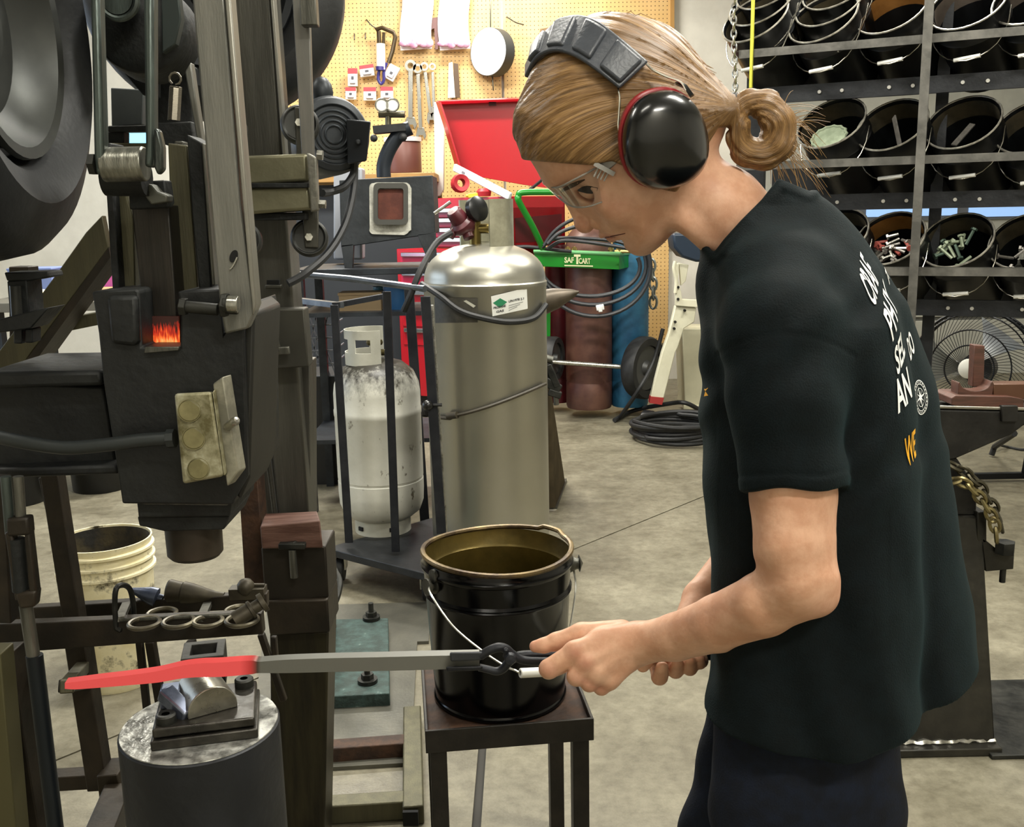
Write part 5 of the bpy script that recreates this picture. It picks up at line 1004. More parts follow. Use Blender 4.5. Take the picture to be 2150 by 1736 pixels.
m = MB(); m.bar(P(954, 351, 6.95), P(1072, 413, 6.6), .05, .025, side=(0, 0, 1)); tr_ = part('tray_handle', m, mat('silver_plastic', '#d2d3d6', .35, .2), tc, bevel=.006)
for x0, y0, x1, y1, q in ((966, 356, 985, 367, .006),): m = MB(); m.bar(P(x0+4, y0+5, 6.88), P(x1, y1+1, 6.85), .014, .006, side=(0, 0, 1)); part('grip_slot', m, mat('slot_grey', '#6c6e72', .5), tr_)
m = MB(); c = P(966, 385, 6.82); m.lathe([(.028, -.03), (.055, -.036), (.062, 0), (.055, .036), (.028, .03)], c, (.35, -.9, .1), 24, closed=True); one('tape_roll', m, mat('red_rubber', '#a3202a', .45), 'round red roll lying in the open tool chest tray', 'roll')
m = MB(); m.lathe([(0, 0), (.045, 0), (.05, .03), (.035, .05), (0, .052)], P(1016, 412, 6.75), (0, 0, 1), 18); one('red_cap', m, mat('red_rubber', '#a3202a', .45), 'small red knob-shaped cap at the front of the chest tray', 'cap')
m = MB(); m.bar(P(983, 411, 6.74), P(1006, 409, 6.74), .03, .03); m.cyl(P(978, 411, 6.74), P(984, 411, 6.74), .01, n=10); one('yellow_tool', m, mat('yellow_plastic', '#d8b63a', .4), 'small yellow-handled tool at the front of the chest tray', 'tool', bevel=.004)
m = MB(); m.bar(P(1118, 394, 6.9), P(1140, 376, 6.95), .018, .018); m.cyl(P(1112, 398, 6.9), P(1119, 393, 6.9), .012, n=8); one('chest_tool', m, RUBBER(), 'black tool handle sticking up at the right of the chest', 'tool', bevel=.003)
# white board left of the chest
m = MB(); m.prism([P(911, 214, 7.6), P(926, 216, 7.6), P(933, 262, 7.6), P(932, 398, 7.6), P(924, 412, 7.6), P(913, 412, 7.6)], (0, .05, 0)); m.v[-1].z += 0; one('white_plank', m, mat('white_plank', '#dcdcd4', .5), 'upright white plank leaning left of the red tool chest', 'plank', bevel=.006)
# ================================================================ green gas-bottle cart
GRN = mat('green_enamel', '#0a7a1c', .3, 0, spec=.5, coat=.15); YG = 6.9
gc = thing('green_cart', 'green welding-gas hand cart with lettered tray, hose hooks and two wheels, beyond the face', 'cart', G(1250, 830))
m = MB(); f = [P(x, y, YG-.25) for x, y in ((1124, 532), (1300, 536), (1300, 566), (1124, 560))]; 
m.prism([P(1122, 530, YG-.2), P(1300, 535, YG-.22), P(1300, 566, YG-.22), P(1122, 559, YG-.2)], (0, .02, 0)); ty_ = part('tray_front', m, GRN, gc, bevel=.003)
m = MB(); m.prism([P(1300, 535, YG-.22), P(1340, 532, YG+.1), P(1340, 556, YG+.1), P(1300, 566, YG-.22)], (-.01, .01, 0)); part('tray_side', m, GRN, gc, bevel=.002); m = MB(); m.prism([P(1122, 548, YG-.2), P(1300, 553, YG-.22), P(1340, 545, YG+.1), P(1150, 540, YG+.1)], (0, 0, -.015)); part('tray_floor', m, GRN, gc)
m = MB(); m.tube([P(1120, 528, YG-.2), P(1200, 529, YG-.21), P(1300, 533, YG-.22), P(1340, 530, YG+.1)], .012, 8); part('tray_lip', m, mat('green_light', '#7fc88a', .3), gc)
def sign(txt, x0, x1, yb, h, material, name, par, bold=.03, Yf=YG-.226, slope=.02):
    vs, fs = text_mesh(txt, bold); mx_ = max(v[0] for v in vs); my_ = max(v[1] for v in vs); mn = min(v[0] for v in vs); m = MB(); m.v = [P(x0+(x1-x0)*(v[0]-mn)/(mx_-mn), yb-h*v[1]/my_+slope*(x1-x0)*v[0]/mx_, Yf) for v in vs]; m.f = fs; return part(name, m, material, par, smooth=0)
LET = mat('letter_cream', '#e8e6b8', .5); sign('SAF', 1185, 1205, 551, 11.5, LET, 'lettering', ty_); sign('T', 1205, 1219, 553, 19, LET, 'lettering', ty_, .05); sign('CART', 1215, 1240, 553, 11.5, LET, 'lettering', ty_)
m = MB(); m.prism([P(1185, 556, YG-.226), P(1245, 557.5, YG-.226), P(1245, 560, YG-.226), P(1185, 558.5, YG-.226)], (0, .003, 0)); part('lettering', m, LET, ty_)
m = MB(); m.tube(smoothpath([P(1300, 404, YG-.35), P(1170, 403, YG-.38), P(1098, 404, YG-.4), P(1089, 412, YG-.4), P(1090, 424, YG-.4), P(1118, 475, YG-.34), P(1140, 522, YG-.26)], 5), .021, 10); part('handle', m, GRN, gc)
for x, y0, y1, Y in ((1150, 600, 730, YG), (1346, 560, 712, YG+.05)): m = MB(); m.bar(P(x, y0, Y), P(x-1, y1, Y), .04, .03); part('upright', m, GRN, gc)
a, b = G(1180, 812, .06), G(1322, 832, .06); m = MB(); m.prism([a, b, b+Vector((.02, .35, 0)), a+Vector((0, .4, 0))], (0, 0, -.05)); part('base', m, GRN, gc, bevel=.004)
m = MB(); m.cyl(P(1140, 758, YG-.2), P(1330, 772, YG-.2), .016, n=12); part('axle', m, STEEL_L(), gc)
for x, y, r in ((1352, 772, 66), (1158, 752, 46)):
    c = P(x, y, YG-.15); kk = mpp(c); ax = Vector((.75, -.66, 0)).normalized() if x > 1200 else Vector((.93, -.36, 0)); m = MB(); m.lathe([(r*kk*.72, .045), (r*kk*.95, .05), (r*kk, .03), (r*kk, -.03), (r*kk*.95, -.05), (r*kk*.72, -.045)], c, ax, 40, closed=True); w = part('wheel', m, RUBBER(), gc); m = MB(); m.lathe([(0, .05), (r*kk*.18, .05), (r*kk*.25, .02), (r*kk*.7, .03), (r*kk*.74, .02), (r*kk*.74, -.02), (0, -.02)], c, ax, 32); part('wheel_rim', m, mat('rim_grey', '#4a4b4a', .45, .4), w)
BRB = mat('brass_bright', '#b7a468', .3, .9); m = MB(); m.tube([P(1290+k, 528, YG-.2) for k in range(0, 42, 6)], .012, 8); part('brass_pipe', m, BRB, gc)
for x in (1192, 1206, 1283, 1300): m = MB(); m.ball(P(x, 524, YG-.18), .022, 8); m.cyl(P(x, 528, YG-.2), P(x, 518, YG-.2), .012, n=8); part('brass_fitting', m, BRB, gc)
def bottle(px, wpx, ytop, ybot, Y, c1, c2, label):
    c = P(px, ybot, Y); z0 = .062; r = wpx/2*mpp(P(px, 700, Y)); zt = P(px, ytop, Y).z; t = thing('gas_cylinder', label, 'gas bottle', Vector((c.x, Y, z0)), 'gas cylinders on the green cart'); mt_ = mat('bottle_'+c1[1:], c1, .45, .1, c2, 5, .12, 40, lo=.35, hi=.6); m = MB(); H = zt-z0; m.lathe([(0, 0), (r*.96, 0), (r, .02), (r, H*.14), (r*.985, H*.145), (r*.985, H*.15), (r, H*.155), (r, H-.16), (r*.9, H-.08), (r*.6, H-.02), (r*.3, H), (0, H)], (c.x, Y, z0), n=36); part('body', m, mt_, t); m = MB(); m.cyl((c.x, Y, zt), (c.x, Y, zt+.1), r*.2, n=14); m.cyl((c.x-.05, Y, zt+.06), (c.x+.05, Y, zt+.06), .018, n=10); part('valve', m, mat('brass', '#7a6a3c', .35, .9), t)
bottle(1237, 97, 470, 815, YG+.03, '#4a2e2c', '#67483c', 'fat purplish brown gas cylinder standing on the green cart'); bottle(1322, 78, 480, 820, YG+.06, '#1d4a6b', '#2f6a8c', 'blue gas cylinder standing at the right of the green cart'); bottle(1172, 50, 500, 805, YG+.25, '#3d0c14', '#5a141e', 'narrow dark red gas cylinder behind the left of the cart')
HOSE = mat('hose_black', '#24262a', .45)
for i, (cx, cy, rx_, ry_, a0, a1) in enumerate(((1240, 560, 104, 62, -.1, 1.02), (1245, 556, 112, 84, -.12, .98), (1250, 560, 116, 104, -.12, .92))):
    m = MB(); m.tube([P(cx+rx_*cos(pi*(a0+(a1-a0)*k/24)), cy+ry_*sin(pi*(a0+(a1-a0)*k/24)), YG-.32-.02*i) for k in range(25)], .014, 8); one('hose_loop', m, HOSE, ['inner drooping black hose loop below the lettered green tray', 'middle drooping black hose loop below the lettered green tray', 'outermost drooping black hose loop with a white tag below'][i], 'hose', 'hose loops on the green cart')
m = MB(); m.bar(P(1252, 647, YG-.37), P(1268, 644, YG-.37), .035, .035); m.bar(P(1256, 649, YG-.372), P(1264, 648, YG-.372), .045, .038); one('hose_tag', m, mat('tag_white', '#d9dad8', .5), 'small white tag clipped on the outermost drooping hose', 'tag', bevel=.004)
for i, pts in enumerate(([(1040, 523), (1100, 518), (1160, 524), (1200, 528)], [(1138, 520), (1162, 502), (1215, 500), (1290, 506), (1330, 520)], [(1150, 522), (1180, 506), (1230, 508), (1310, 520), (1335, 528)], [(1142, 516), (1160, 490), (1185, 470), (1215, 458), (1260, 460)], [(1150, 512), (1170, 492), (1195, 480), (1230, 470)])):
    m = MB(); m.tube(smoothpath([P(x, y, YG-.25-.03*i) for x, y in pts]), .012, 8); one('hose_run', m, HOSE, ['thin hose running from the tank top to the green tray', 'upper black hose lying along the green tray', 'lower black hose lying along the green tray', 'thick black hose arching up beside the nose', 'thin black hose arching under the thick one beside the nose'][i], 'hose')
gch = thing('cart_chain', 'thin grey chain hanging at the right of the green cart', 'chain', P(1370, 660, YG+.1)); chain_links([P(1367, 545, YG+.1), P(1372, 600, YG+.1), P(1371, 660, YG+.1)], .075, .009, 'link', mat('chain_grey', '#8b908c', .4, .7), gch)
# ================================================================ cream stand, seat, cabinet, hose coil
CRM = mat('cream_enamel', '#cbc8b0', .4, 0, '#d8d5be', 6); YS = 6.5
cs = thing('cream_stand', 'cream steel stand with a slanting leg, forked bracket and caster, left of the shirt', 'stand', G(1380, 878))
m = MB(); qb(m, [(1418, 642), (1462, 646), (1458, 676), (1436, 690), (1424, 728), (1418, 740), (1394, 836), (1366, 834), (1390, 740), (1404, 700)], YS, .06); part('leg', m, CRM, cs, bevel=.006)
m = MB(); qb(m, [(1418, 556), (1426, 552), (1424, 590), (1430, 612), (1432, 628), (1470, 630), (1470, 646), (1419, 642)], YS-.02, .05); part('fork', m, CRM, cs, bevel=.004); m = MB(); qb(m, [(1426, 552), (1446, 556), (1440, 590), (1430, 600)], YS, .05); part('fork', m, CRM, cs, bevel=.004); m = MB(); m.tube(smoothpath([P(1418, 548, YS-.02), P(1415, 565, YS-.02), P(1420, 590, YS-.02), P(1418, 615, YS-.02)], 4), .012, 8); part('fork_rod', m, CRM, cs)
m = MB(); qb(m, [(1366, 832), (1394, 836), (1390, 850), (1364, 846)], YS-.005, .06); part('red_band', m, mat('red_band', '#9a2f2c', .5), cs, 'red band')
for x, y in ((1424, 603), (1424, 628), (1438, 652), (1418, 676), (1416, 690)): m = MB(); c = P(x, y, YS-.03); m.cyl(c+Vector((0, .02, 0)), c, .009, n=10); part('bolt', m, STEEL_D(), cs)
c = G(1360, 880, .06); m = MB(); m.cyl(c+Vector((-.025, .02, 0)), c+Vector((.03, -.02, 0)), .06, n=22); m.ball(c+Vector((-.02, -.03, .02)), .018, 8); part('caster', m, mat('caster_black', '#111214', .4), cs, bevel=.006)
m = MB(); p0 = [P(x, y, YS-.05) for x, y in ((1412, 490), (1490, 490), (1490, 550), (1462, 550), (1432, 540), (1416, 520))]; m.prism(p0, (0, .25, 0)); one('padded_seat', m, mat('blue_vinyl', '#1c2a3a', .45), 'dark blue padded stool seat half hidden behind the shirt collar', 'seat', bevel=.015)
m = MB(); qb(m, [(1432, 690), (1520, 690), (1520, 858), (1436, 856), (1438, 845)], YS+.35, .3); qb(m, [(1436, 850), (1520, 852), (1520, 862), (1434, 860)], YS+.33, .03); one('cream_cabinet', m, mat('cream_dull', '#b0ac93', .5, 0, '#bdb99f', 5), 'dull cream cabinet standing behind the slanting cream leg', 'cabinet', bevel=.006)
hc = G(1410, 915, .02); m = MB()
t_ = [];  N_ = 7*40
for k in range(N_+1):
    a = 2*pi*k/40; i = k/40; r = .285-.012*((i*2.3) % 3)+.012*sin(a*1.5+i); t_.append(Vector((hc.x+r*cos(a)*1.0+.03, hc.y+r*sin(a)*.95, .016+.017*i+.006*sin(a*2+i))))
m.tube(t_, .0135, 8); one('hose_coil', m, RUBBER(), 'coil of black rubber hose lying on the concrete floor left of the shirt', 'hose')
m = MB(); m.tube(smoothpath([G(1290, 882, .02), G(1330, 862, .03), G(1400, 848, .12), G(1440, 846, .15), G(1480, 868, .05)], 6), .015, 8); m.tube(smoothpath([P(1392, 690, YS+.1), P(1372, 760, YS+.1), P(1340, 820, YS), G(1300, 878, .02)], 6), .014, 8); one('floor_hose', m, RUBBER(), 'stray black hose looping over the cream stand foot', 'hose')
# ================================================================ things hanging on the pegboard
YK = YB-.03
gg = thing('grease_gun', 'dark-framed gun with a white cartridge hanging on the pegboard', 'gun', P(800, 180, YK)); DG = mat('gun_dark', '#3a2d18', .4, .4)
m = MB(); m.cyl(P(799, 92, YK-.06), P(800, 146, YK-.06), .035, n=18); part('cartridge', m, mat('cartridge_white', '#e2e2dc', .4), gg); m = MB(); m.tube([P(796, 90, YK-.06), P(795, 66, YK-.06), P(789, 62, YK-.06), P(802, 58, YK-.06), P(826, 68, YK-.05), P(830, 78, YK-.05), P(824, 108, YK-.05), P(816, 132, YK-.05)], .017, 8); m.tube([P(805, 92, YK-.06), P(806, 68, YK-.06)], .012, 8); part('lever_frame', m, DG, gg); m = MB(); m.cyl(P(799, 140, YK-.06), P(799, 148, YK-.06), .038, n=16); m.tube(smoothpath([P(796, 148, YK-.06), P(794, 165, YK-.06), P(800, 176, YK-.06), P(806, 168, YK-.06), P(806, 150, YK-.06), P(812, 132, YK-.06)], 4), .012, 8); part('hose_end', m, mat('gun_blue', '#2a2466', .4), gg)
WHT = mat('card_white', '#d9d8d6', .5); REDC = mat('card_red', '#b8303a', .5)
for i, (x, y, w, h, rot, lbl) in enumerate(((740, 162, 20, 38, 0, 'tall red and white blister pack, upper left of the pegboard packs'), (770, 148, 30, 24, -.14, 'wide red-topped white pack, upper middle of the pegboard packs'), (822, 152, 24, 32, .5, 'tilted plain white pack beside the grease gun'), (736, 196, 22, 26, 0, 'red-topped white pack, left of the lower row on the pegboard'), (776, 197, 26, 28, 0, 'red-topped white pack, middle of the lower row on the pegboard'), (812, 196, 26, 28, 0, 'red-topped white pack, right of the lower row on the pegboard'))):
    t = thing('blister_pack', lbl, 'package', P(x, y+h/2, YK), 'blister packs on the pegboard'); ca, sa = cos(rot), sin(rot); q = lambda u, v, Y: P(x+u*w*ca-v*h*sa, y+u*w*sa+v*h*ca, Y)
    m = MB(); m.prism([q(-.5, -.5, YK-.05), q(.5, -.5, YK-.05), q(.5, .5, YK-.05), q(-.5, .5, YK-.05)], (0, .045, 0)); part('card', m, WHT, t, bevel=.003)
    if i != 2: m = MB(); m.prism([q(-.5, -.5, YK-.053), q(.5, -.5, YK-.053), q(.5, -.2, YK-.053), q(-.5, -.2, YK-.053)], (0, .003, 0)); part('header', m, REDC, t, 'red header')
    m = MB(); m.prism([q(-.3, -.08, YK-.07), q(.3, -.08, YK-.07), q(.3, .34, YK-.07), q(-.3, .34, YK-.07)], (0, .022, 0)); part('blister', m, mat('blister_grey', '#b9bbc4', .2), t, bevel=.004)
    m = MB(); m.prism([q(-.12, -.05, YK-.073), q(.12, -.05, YK-.073), q(.12, .12, YK-.073), q(-.12, .12, YK-.073)], (0, .003, 0)); part('content', m, mat('blister_dark', '#3a3a42', .4), t)
for i, (x0, x1) in enumerate(((842, 908), (922, 986))):
    t = thing('plastic_bag', ['white bag of pinkish goods hanging on the pegboard, left of two', 'white bag of pinkish goods hanging on the pegboard, right of two'][i], 'bag', P((x0+x1)/2, 104, YK), 'bags on the pegboard')
    m = MB(); n_ = 9; vs = []
    for side in (0, 1):
        for a in range(n_):
            for b in range(n_):
                u, v = a/(n_-1), b/(n_-1); blg = (4*u*(1-u))**.5*(4*v*(1-v))**.5*.05*(1+.3*sin(7*u+5*v+i)); vs.append(P(x0+(x1-x0)*u+3*sin(6*v+i), -40+146*v-4*u, YK-.035-(blg if side == 0 else -.01)))
    m.v = vs; m.f = [(s_*81+a*9+b, s_*81+(a+1)*9+b, s_*81+(a+1)*9+b+1, s_*81+a*9+b+1) for s_ in (0, 1) for a in range(8) for b in range(8)]; part('bag', m, mat('bag_white', '#e9e6e6', .3), t)
    m = MB()
    for k in range(6): x = x0+6+(x1-x0-14)*k/5; m.ball(P(x, 92-2*(k % 2), YK-.075), .035, 10, (1.1, .5, .7+.2*(k % 3)))
    part('pink_contents', m, mat('pinkish', '#a3708c', .4, 0, '#c9a6b8', 20), t)
m = MB(); m.prism([P(904, 104, YK-.01), P(890, 100, YK-.01), P(898, 40, YK-.01), P(922, 36, YK-.01), P(920, 104, YK-.01), P(914, 104, YK-.01), P(912, 60, YK-.01), P(906, 62, YK-.01)], (0, -.012, 0)); one('hanging_strap', m, mat('strap_brown', '#5a3a38', .5), 'dark brown strap hanging between the two white bags', 'strap')
WR = mat('wrench_chrome', '#bdbdb8', .2, 1)
for i, (x0, y0, x1, y1, w) in enumerate(((862, 138, 862, 262, 16), (877, 144, 884, 284, 13), (891, 140, 906, 252, 12), (908, 140, 912, 240, 10))):
    t = thing('wrench', ['shortest-looking wide chrome wrench, leftmost on the pegboard', 'longest chrome combination wrench, second from the left on the pegboard', 'chrome combination wrench, third from the left on the pegboard', 'slim chrome wrench, rightmost of the hanging wrenches'][i], 'wrench', P(x1, y1, YK), 'wrenches on the pegboard'); c0, c1 = P(x0, y0, YK-.02), P(x1, y1, YK-.02); kk = mpp(c0); m = MB(); d_ = (c1-c0).normalized(); m.bar(c0+d_*.04, c1-d_*.05, w*kk*.6, .014, side=(1, 0, 0)); part('shank', m, WR, t, bevel=.003)
    m = MB(); m.lathe([(w*kk*.38, -.01), (w*kk*.75, -.01), (w*kk*.75, .01), (w*kk*.38, .01)], c0, (0, -1, 0), 20, closed=True); part('ring_end', m, WR, t)
    m = MB(); e_ = Vector((1, 0, 0)); a_ = w*kk; m.prism([c1-e_*a_*.5-d_*.06, c1+e_*a_*.5-d_*.06, c1+e_*a_*.85, c1+e_*a_*.55+d_*.04, c1+e_*a_*.3+d_*.0, c1-e_*a_*.3, c1-e_*a_*.55+d_*.04, c1-e_*a_*.85], (0, .014, 0)); part('open_end', m, WR, t, bevel=.002)
m = MB(); m.prism([P(942, 132, YK-.03), P(950, 130, YK-.03), P(956, 205, YK-.03), P(940, 206, YK-.03)], (0, .012, 0)); m.cyl(P(946, 136, YK-.032), P(946, 136, YK-.01), .008, n=10); one('flat_file', m, mat('file_white', '#cfcfca', .3, .6), 'flat pale file hanging left of the round white disc', 'file', bevel=.002)
m = MB(); m.prism([P(952, 132, YK-.02), P(962, 134, YK-.02), P(966, 205, YK-.02), P(954, 205, YK-.02)], (0, .01, 0)); one('dark_file', m, mat('file_dark', '#4b3a2a', .5, .3), 'dark flat file hanging behind the pale one', 'file', bevel=.002)
c = P(1028, 109, YK-.10); kk = mpp(c); m = MB(); dr = Vector((-.62, -.78, 0)); dsc = thing('round_disc', 'round white disc with a dark rim hanging on the pegboard', 'disc', P(1028, 158, YK)); m.lathe([(0, .022), (47*kk, .022), (48*kk, .018), (0, .01)], c, dr, 48); part('face', m, mat('disc_white', '#dedede', .5), dsc); m = MB(); m.lathe([(46*kk, .018), (48.5*kk, .02), (48.5*kk, -.09), (46*kk, -.09)], c, dr, 48, closed=True); part('rim', m, mat('disc_dark', '#35393a', .5), dsc)
m = MB(); m.prism([P(1136, 60, YK-.02), P(1180, 52, YK-.02), P(1182, 110, YK-.02), P(1132, 122, YK-.02)], (0, .03, 0)); m.prism([P(1134, 60, YK-.04), P(1140, 60, YK-.04), P(1138, 120, YK-.04), P(1130, 122, YK-.04)], (0, .05, 0)); one('brown_holder', m, mat('brown_board', '#6d5636', .6), 'brown wooden holder on the pegboard half hidden by the headband', 'holder', bevel=.003)
for i, (x0, y0, x1, y1) in enumerate(((770, 42, 792, 60), (1065, 36, 1100, 52), (1030, -10, 1030, 60), (1034, 160, 1036, 190), (744, 72, 744, 84), (767, 70, 767, 82))):
    m = MB(); m.tube(smoothpath([P(x0, y0, YB), P(x0, y0, YK-.05), P((x0+x1)/2, (y0+y1)/2+3, YK-.07), P(x1, y1, YK-.06)], 4), .005, 6); one('peg_hook', m, STEEL_G(), ['bare wire hook left of the grease gun on the pegboard', 'bare wire hook right of the white disc', 'long wire hanging down to the white disc', 'short wire hanging below the white disc', 'small empty hook, left of the pair on the pegboard', 'small empty hook, right of the pair on the pegboard'][i], 'hook')
c = P(848, 364, 7.3); m = MB(); zt = P(848, 298, 7.3).z; m.lathe([(0, 0), (.125, 0), (.128, .01), (.128, zt-c.z-.012), (.12, zt-c.z), (0, zt-c.z)], c, (0, 0, 1), 32); t = thing('brown_canister', 'brown cylindrical canister with a white lid on the bench behind the forge', 'canister', c); part('body', m, mat('canister_brown', '#5f3a32', .4, .1), t); m = MB(); m.lathe([(0, 0), (.132, 0), (.132, .03), (0, .035)], c+Vector((0, 0, zt-c.z)), (0, 0, 1), 32); part('lid', m, WHT, t)
a, b = P(700, 366, 7.3), P(930, 366, 7.3); m = MB(); bn = thing('back_bench', 'plain workbench against the pegboard wall behind the forge', 'bench', Vector(((a.x+b.x)/2, 7.7, 0)))
m.box(((a.x+b.x)/2-.3, 7.65, c.z-.03), (b.x-a.x+.5, 1.0, .055)); part('top', m, mat('bench_wood', '#8d6a3a', .5, 0, '#a07c48', 6, stretch=(1, 6, 6)), bn, bevel=.004)
m = MB(); m.box(((a.x+b.x)/2-.3, 7.3, (c.z-.06)/2), (b.x-a.x+.4, .03, c.z-.08)); part('dim_panel', m, mat('dim_fill', '#22262c', .6), bn)  # dark panel added to stand for the dim space below the bench
for x in (a.x-.45, b.x-.1):
    for y in (7.25, 8.05): m = MB(); m.bar((x, y, 0), (x, y, c.z-.058), .08, .08); part('leg', m, mat('bench_leg', '#6b5230', .6), bn)
# ================================================================ far left bench seen through the hammer
a, b = P(-60, 640, 5.4), P(250, 628, 5.4); zb2 = P(100, 632, 5.4).z; fb = thing('far_bench', 'grey bench with scattered bright things seen through the hammer at the left', 'bench', Vector(((a.x+b.x)/2, 5.7, 0)))
m = MB(); m.box(((a.x+b.x)/2, 5.75, zb2-.03), (b.x-a.x, .75, .05)); part('top', m, mat('bench_grey', '#6f6c62', .5, .3), fb, bevel=.003)
for x in (a.x+.1, b.x-.08):
    for y in (5.45, 6.05): m = MB(); m.bar((x, y, 0), (x, y, zb2-.055), .06, .06); part('leg', m, TBM, fb)
def bpt(px, Y=5.6): p = P(px, 600, Y); return Vector((p.x, Y, zb2-.005))
m = MB(); 
for k in range(6): m.ball(bpt(68+8*k)+Vector((0, 0, .025+.004*(k % 2))), .03+.006*(k % 3), 10, (1.2, 1, .8))
one('cream_rag', m, mat('cream_cloth', '#d8cfae', .8), 'crumpled cream rag on the far left bench', 'rag')
m = MB(); c = bpt(78, 5.5)+Vector((0, 0, .012)); m.tube([c+Vector((.11*cos(t), .11*sin(t), 0)) for t in [2*pi*k/24 for k in range(24)]], .012, 8, True); one('yellow_ring', m, mat('yellow_ring', '#a89242', .5), 'yellow ring lying in front of the cream rag', 'ring')
for px, w, h, mt_, nm, lb_ in ((218, .2, .12, mat('pink_box', '#c45aa0', .5), 'pink_box', 'pink box on the far bench behind the guide plate'), (205, .3, .05, mat('tan_board', '#a5845c', .6), 'tan_board', 'tan board lying on the far bench near the pink box'), (80, .25, .16, mat('blue_white_box', '#7787b8', .5), 'blue_box', 'pale blue box standing behind the cream rag')):
    c = bpt(px, 5.85 if nm != 'tan_board' else 5.6); m = MB(); m.box(c+Vector((0, 0, h/2)), (w, .18, h)); m.box(c+Vector((0, 0, h)), (w*1.03, .186, .012)); one(nm, m, mt_, lb_, 'box' if 'box' in nm else 'board', bevel=.003)
# ================================================================ power hammer (left)
HM = thing('power_hammer', 'big dark home-built power hammer with tyres, links and guide box, filling the left side', 'power hammer', G(560, 1700))
BOXM = mat('hammer_black', '#111314', .55, .25, '#1d1f1e', 10, .5, 45, rvar=.1)
GREY = mat('hammer_grey', '#6a6a64', .45, .55, '#7b7a73', 6, .15, 70, stretch=(5, 5, .6), rvar=.08)
UPR = mat('upright_grey', '#45443e', .42, .6, '#55544d', 5, .12, 70, stretch=(6, 6, .5), rvar=.08)
OLV = mat('hammer_olive', '#67644f', .45, .5, '#7d7a62', 7, .15, 70, rvar=.1)
OLD = mat('hammer_olive_dark', '#4a4736', .5, .5, '#57543f', 7, .15, 70, stretch=(5, 5, .5))
LINKM = mat('link_steel', '#3e4441', .38, .7, '#56605c', 8, .12, 60, stretch=(5, 5, .6), rvar=.1)
DKB = STEEL_B()
YH = 1.35
def hp(name, pts, Y, dpt, material, label=None, bevel=.002, par=None):
    m = MB(); qb(m, pts, Y, dpt); return part(name, m, material, par or HM, label, bevel=bevel)
def tyre(o, ax, R_, w, ri):
    m = MB(); pf = [(ri, w*.30), (ri+.02, w*.44), (ri+(R_-ri)*.45, w*.54), (R_-.03, w*.46), (R_-.008, w*.36), (R_, w*.2)]
    for k in range(-2, 3): pf += [(R_, w*.08*k+w*.03), (R_-.006, w*.08*k+w*.025), (R_-.006, w*.08*k-w*.025), (R_, w*.08*k-w*.03)] if 0 else []
    pf += [(R_, -w*.2), (R_-.008, -w*.36), (R_-.03, -w*.46), (ri+(R_-ri)*.45, -w*.54), (ri+.02, -w*.44), (ri, -w*.30)]
    m.lathe(pf, o, ax, 64, closed=True); t = part('tyre', m, mat('tyre_rubber', '#16181a', .55, 0, '#1f2122', 12, .2, 80), HM); return t
def wheel_disc(o, ax, ri, w, material, par):
    m = MB(); m.lathe([(0, w*.12), (ri*.3, w*.12), (ri*.34, w*.05), (ri*.7, w*.02), (ri*.86, w*.16), (ri*.93, w*.34), (ri*1.02, w*.36), (ri*1.03, w*.30), (ri*.95, w*.26), (ri*.92, 0), (0, 0)], o, ax, 48); return part('wheel_disc', m, material, par)
# drive tyre at the left edge, seen obliquely
ax = Vector((.9973, .073, 0)); o_ = P(20, 52, 1.46); k_ = mpp(o_)
ty = tyre(o_-ax*.10, ax, 490*k_, .24, 268*k_); wheel_disc(o_-ax*.05, ax, 268*k_, .16, mat('wheel_grey', '#3f413f', .45, .5, '#4e504d', 6, .1), ty)
# second tyre high behind the uprights
o_ = P(452, -22, 2.46); ax = Vector((.12, -.98, .05)); k_ = mpp(o_); ty = tyre(o_, ax, 268*k_, .18, 165*k_); wheel_disc(o_, ax, 165*k_, .2, mat('wheel_dark', '#232629', .5, .4), ty)
# crank hub
o_ = P(305, 62, 1.72); k_ = mpp(o_); ax = Vector((.05, -1, .08))
m = MB(); m.lathe([(0, .05), (60*k_, .05), (96*k_, .03), (100*k_, .015), (100*k_, -.05), (0, -.05)], o_, ax, 40); ch_ = part('crank_disc', m, DKB, HM, bevel=.003)
m = MB(); c = P(248, -2, 1.62); m.tube([c+Vector((36*k_*cos(t), 0, 36*k_*sin(t))) for t in [2*pi*i/32 for i in range(32)]], .0055, 8, True); m.cyl(c+Vector((0, .03, 0)), c-Vector((0, .006, 0)), 30*k_, n=28); part('crank_boss', m, LINKM, ch_)
hp('hub_cover', [(338, -30), (372, -30), (380, 40), (368, 92), (340, 112)], 1.66, .02, mat('cover_green', '#2d3533', .5, .4), par=None)
hp('rear_plate', [(225, 60), (330, 60), (330, 205), (300, 200), (233, 122), (225, 122)], 1.80, .02, DKB)
hp('rear_plate', [(310, 110), (408, 140), (402, 262), (312, 300)], 1.84, .02, BOXM)
hp('rear_plate', [(226, 264), (330, 262), (330, 276), (226, 277)], 1.92, .03, DKB); hp('rear_plate', [(226, 300), (332, 300), (332, 322), (226, 322)], 1.92, .03, OLD); hp('rear_plate', [(226, 276), (260, 276), (260, 301), (226, 301)], 1.93, .03, DKB); hp('grey_box', [(232, 184), (302, 188), (298, 262), (234, 266)], 1.95, .10, mat('bluegrey_box', '#4a4f50', .5, .3, '#585d5d', 9))
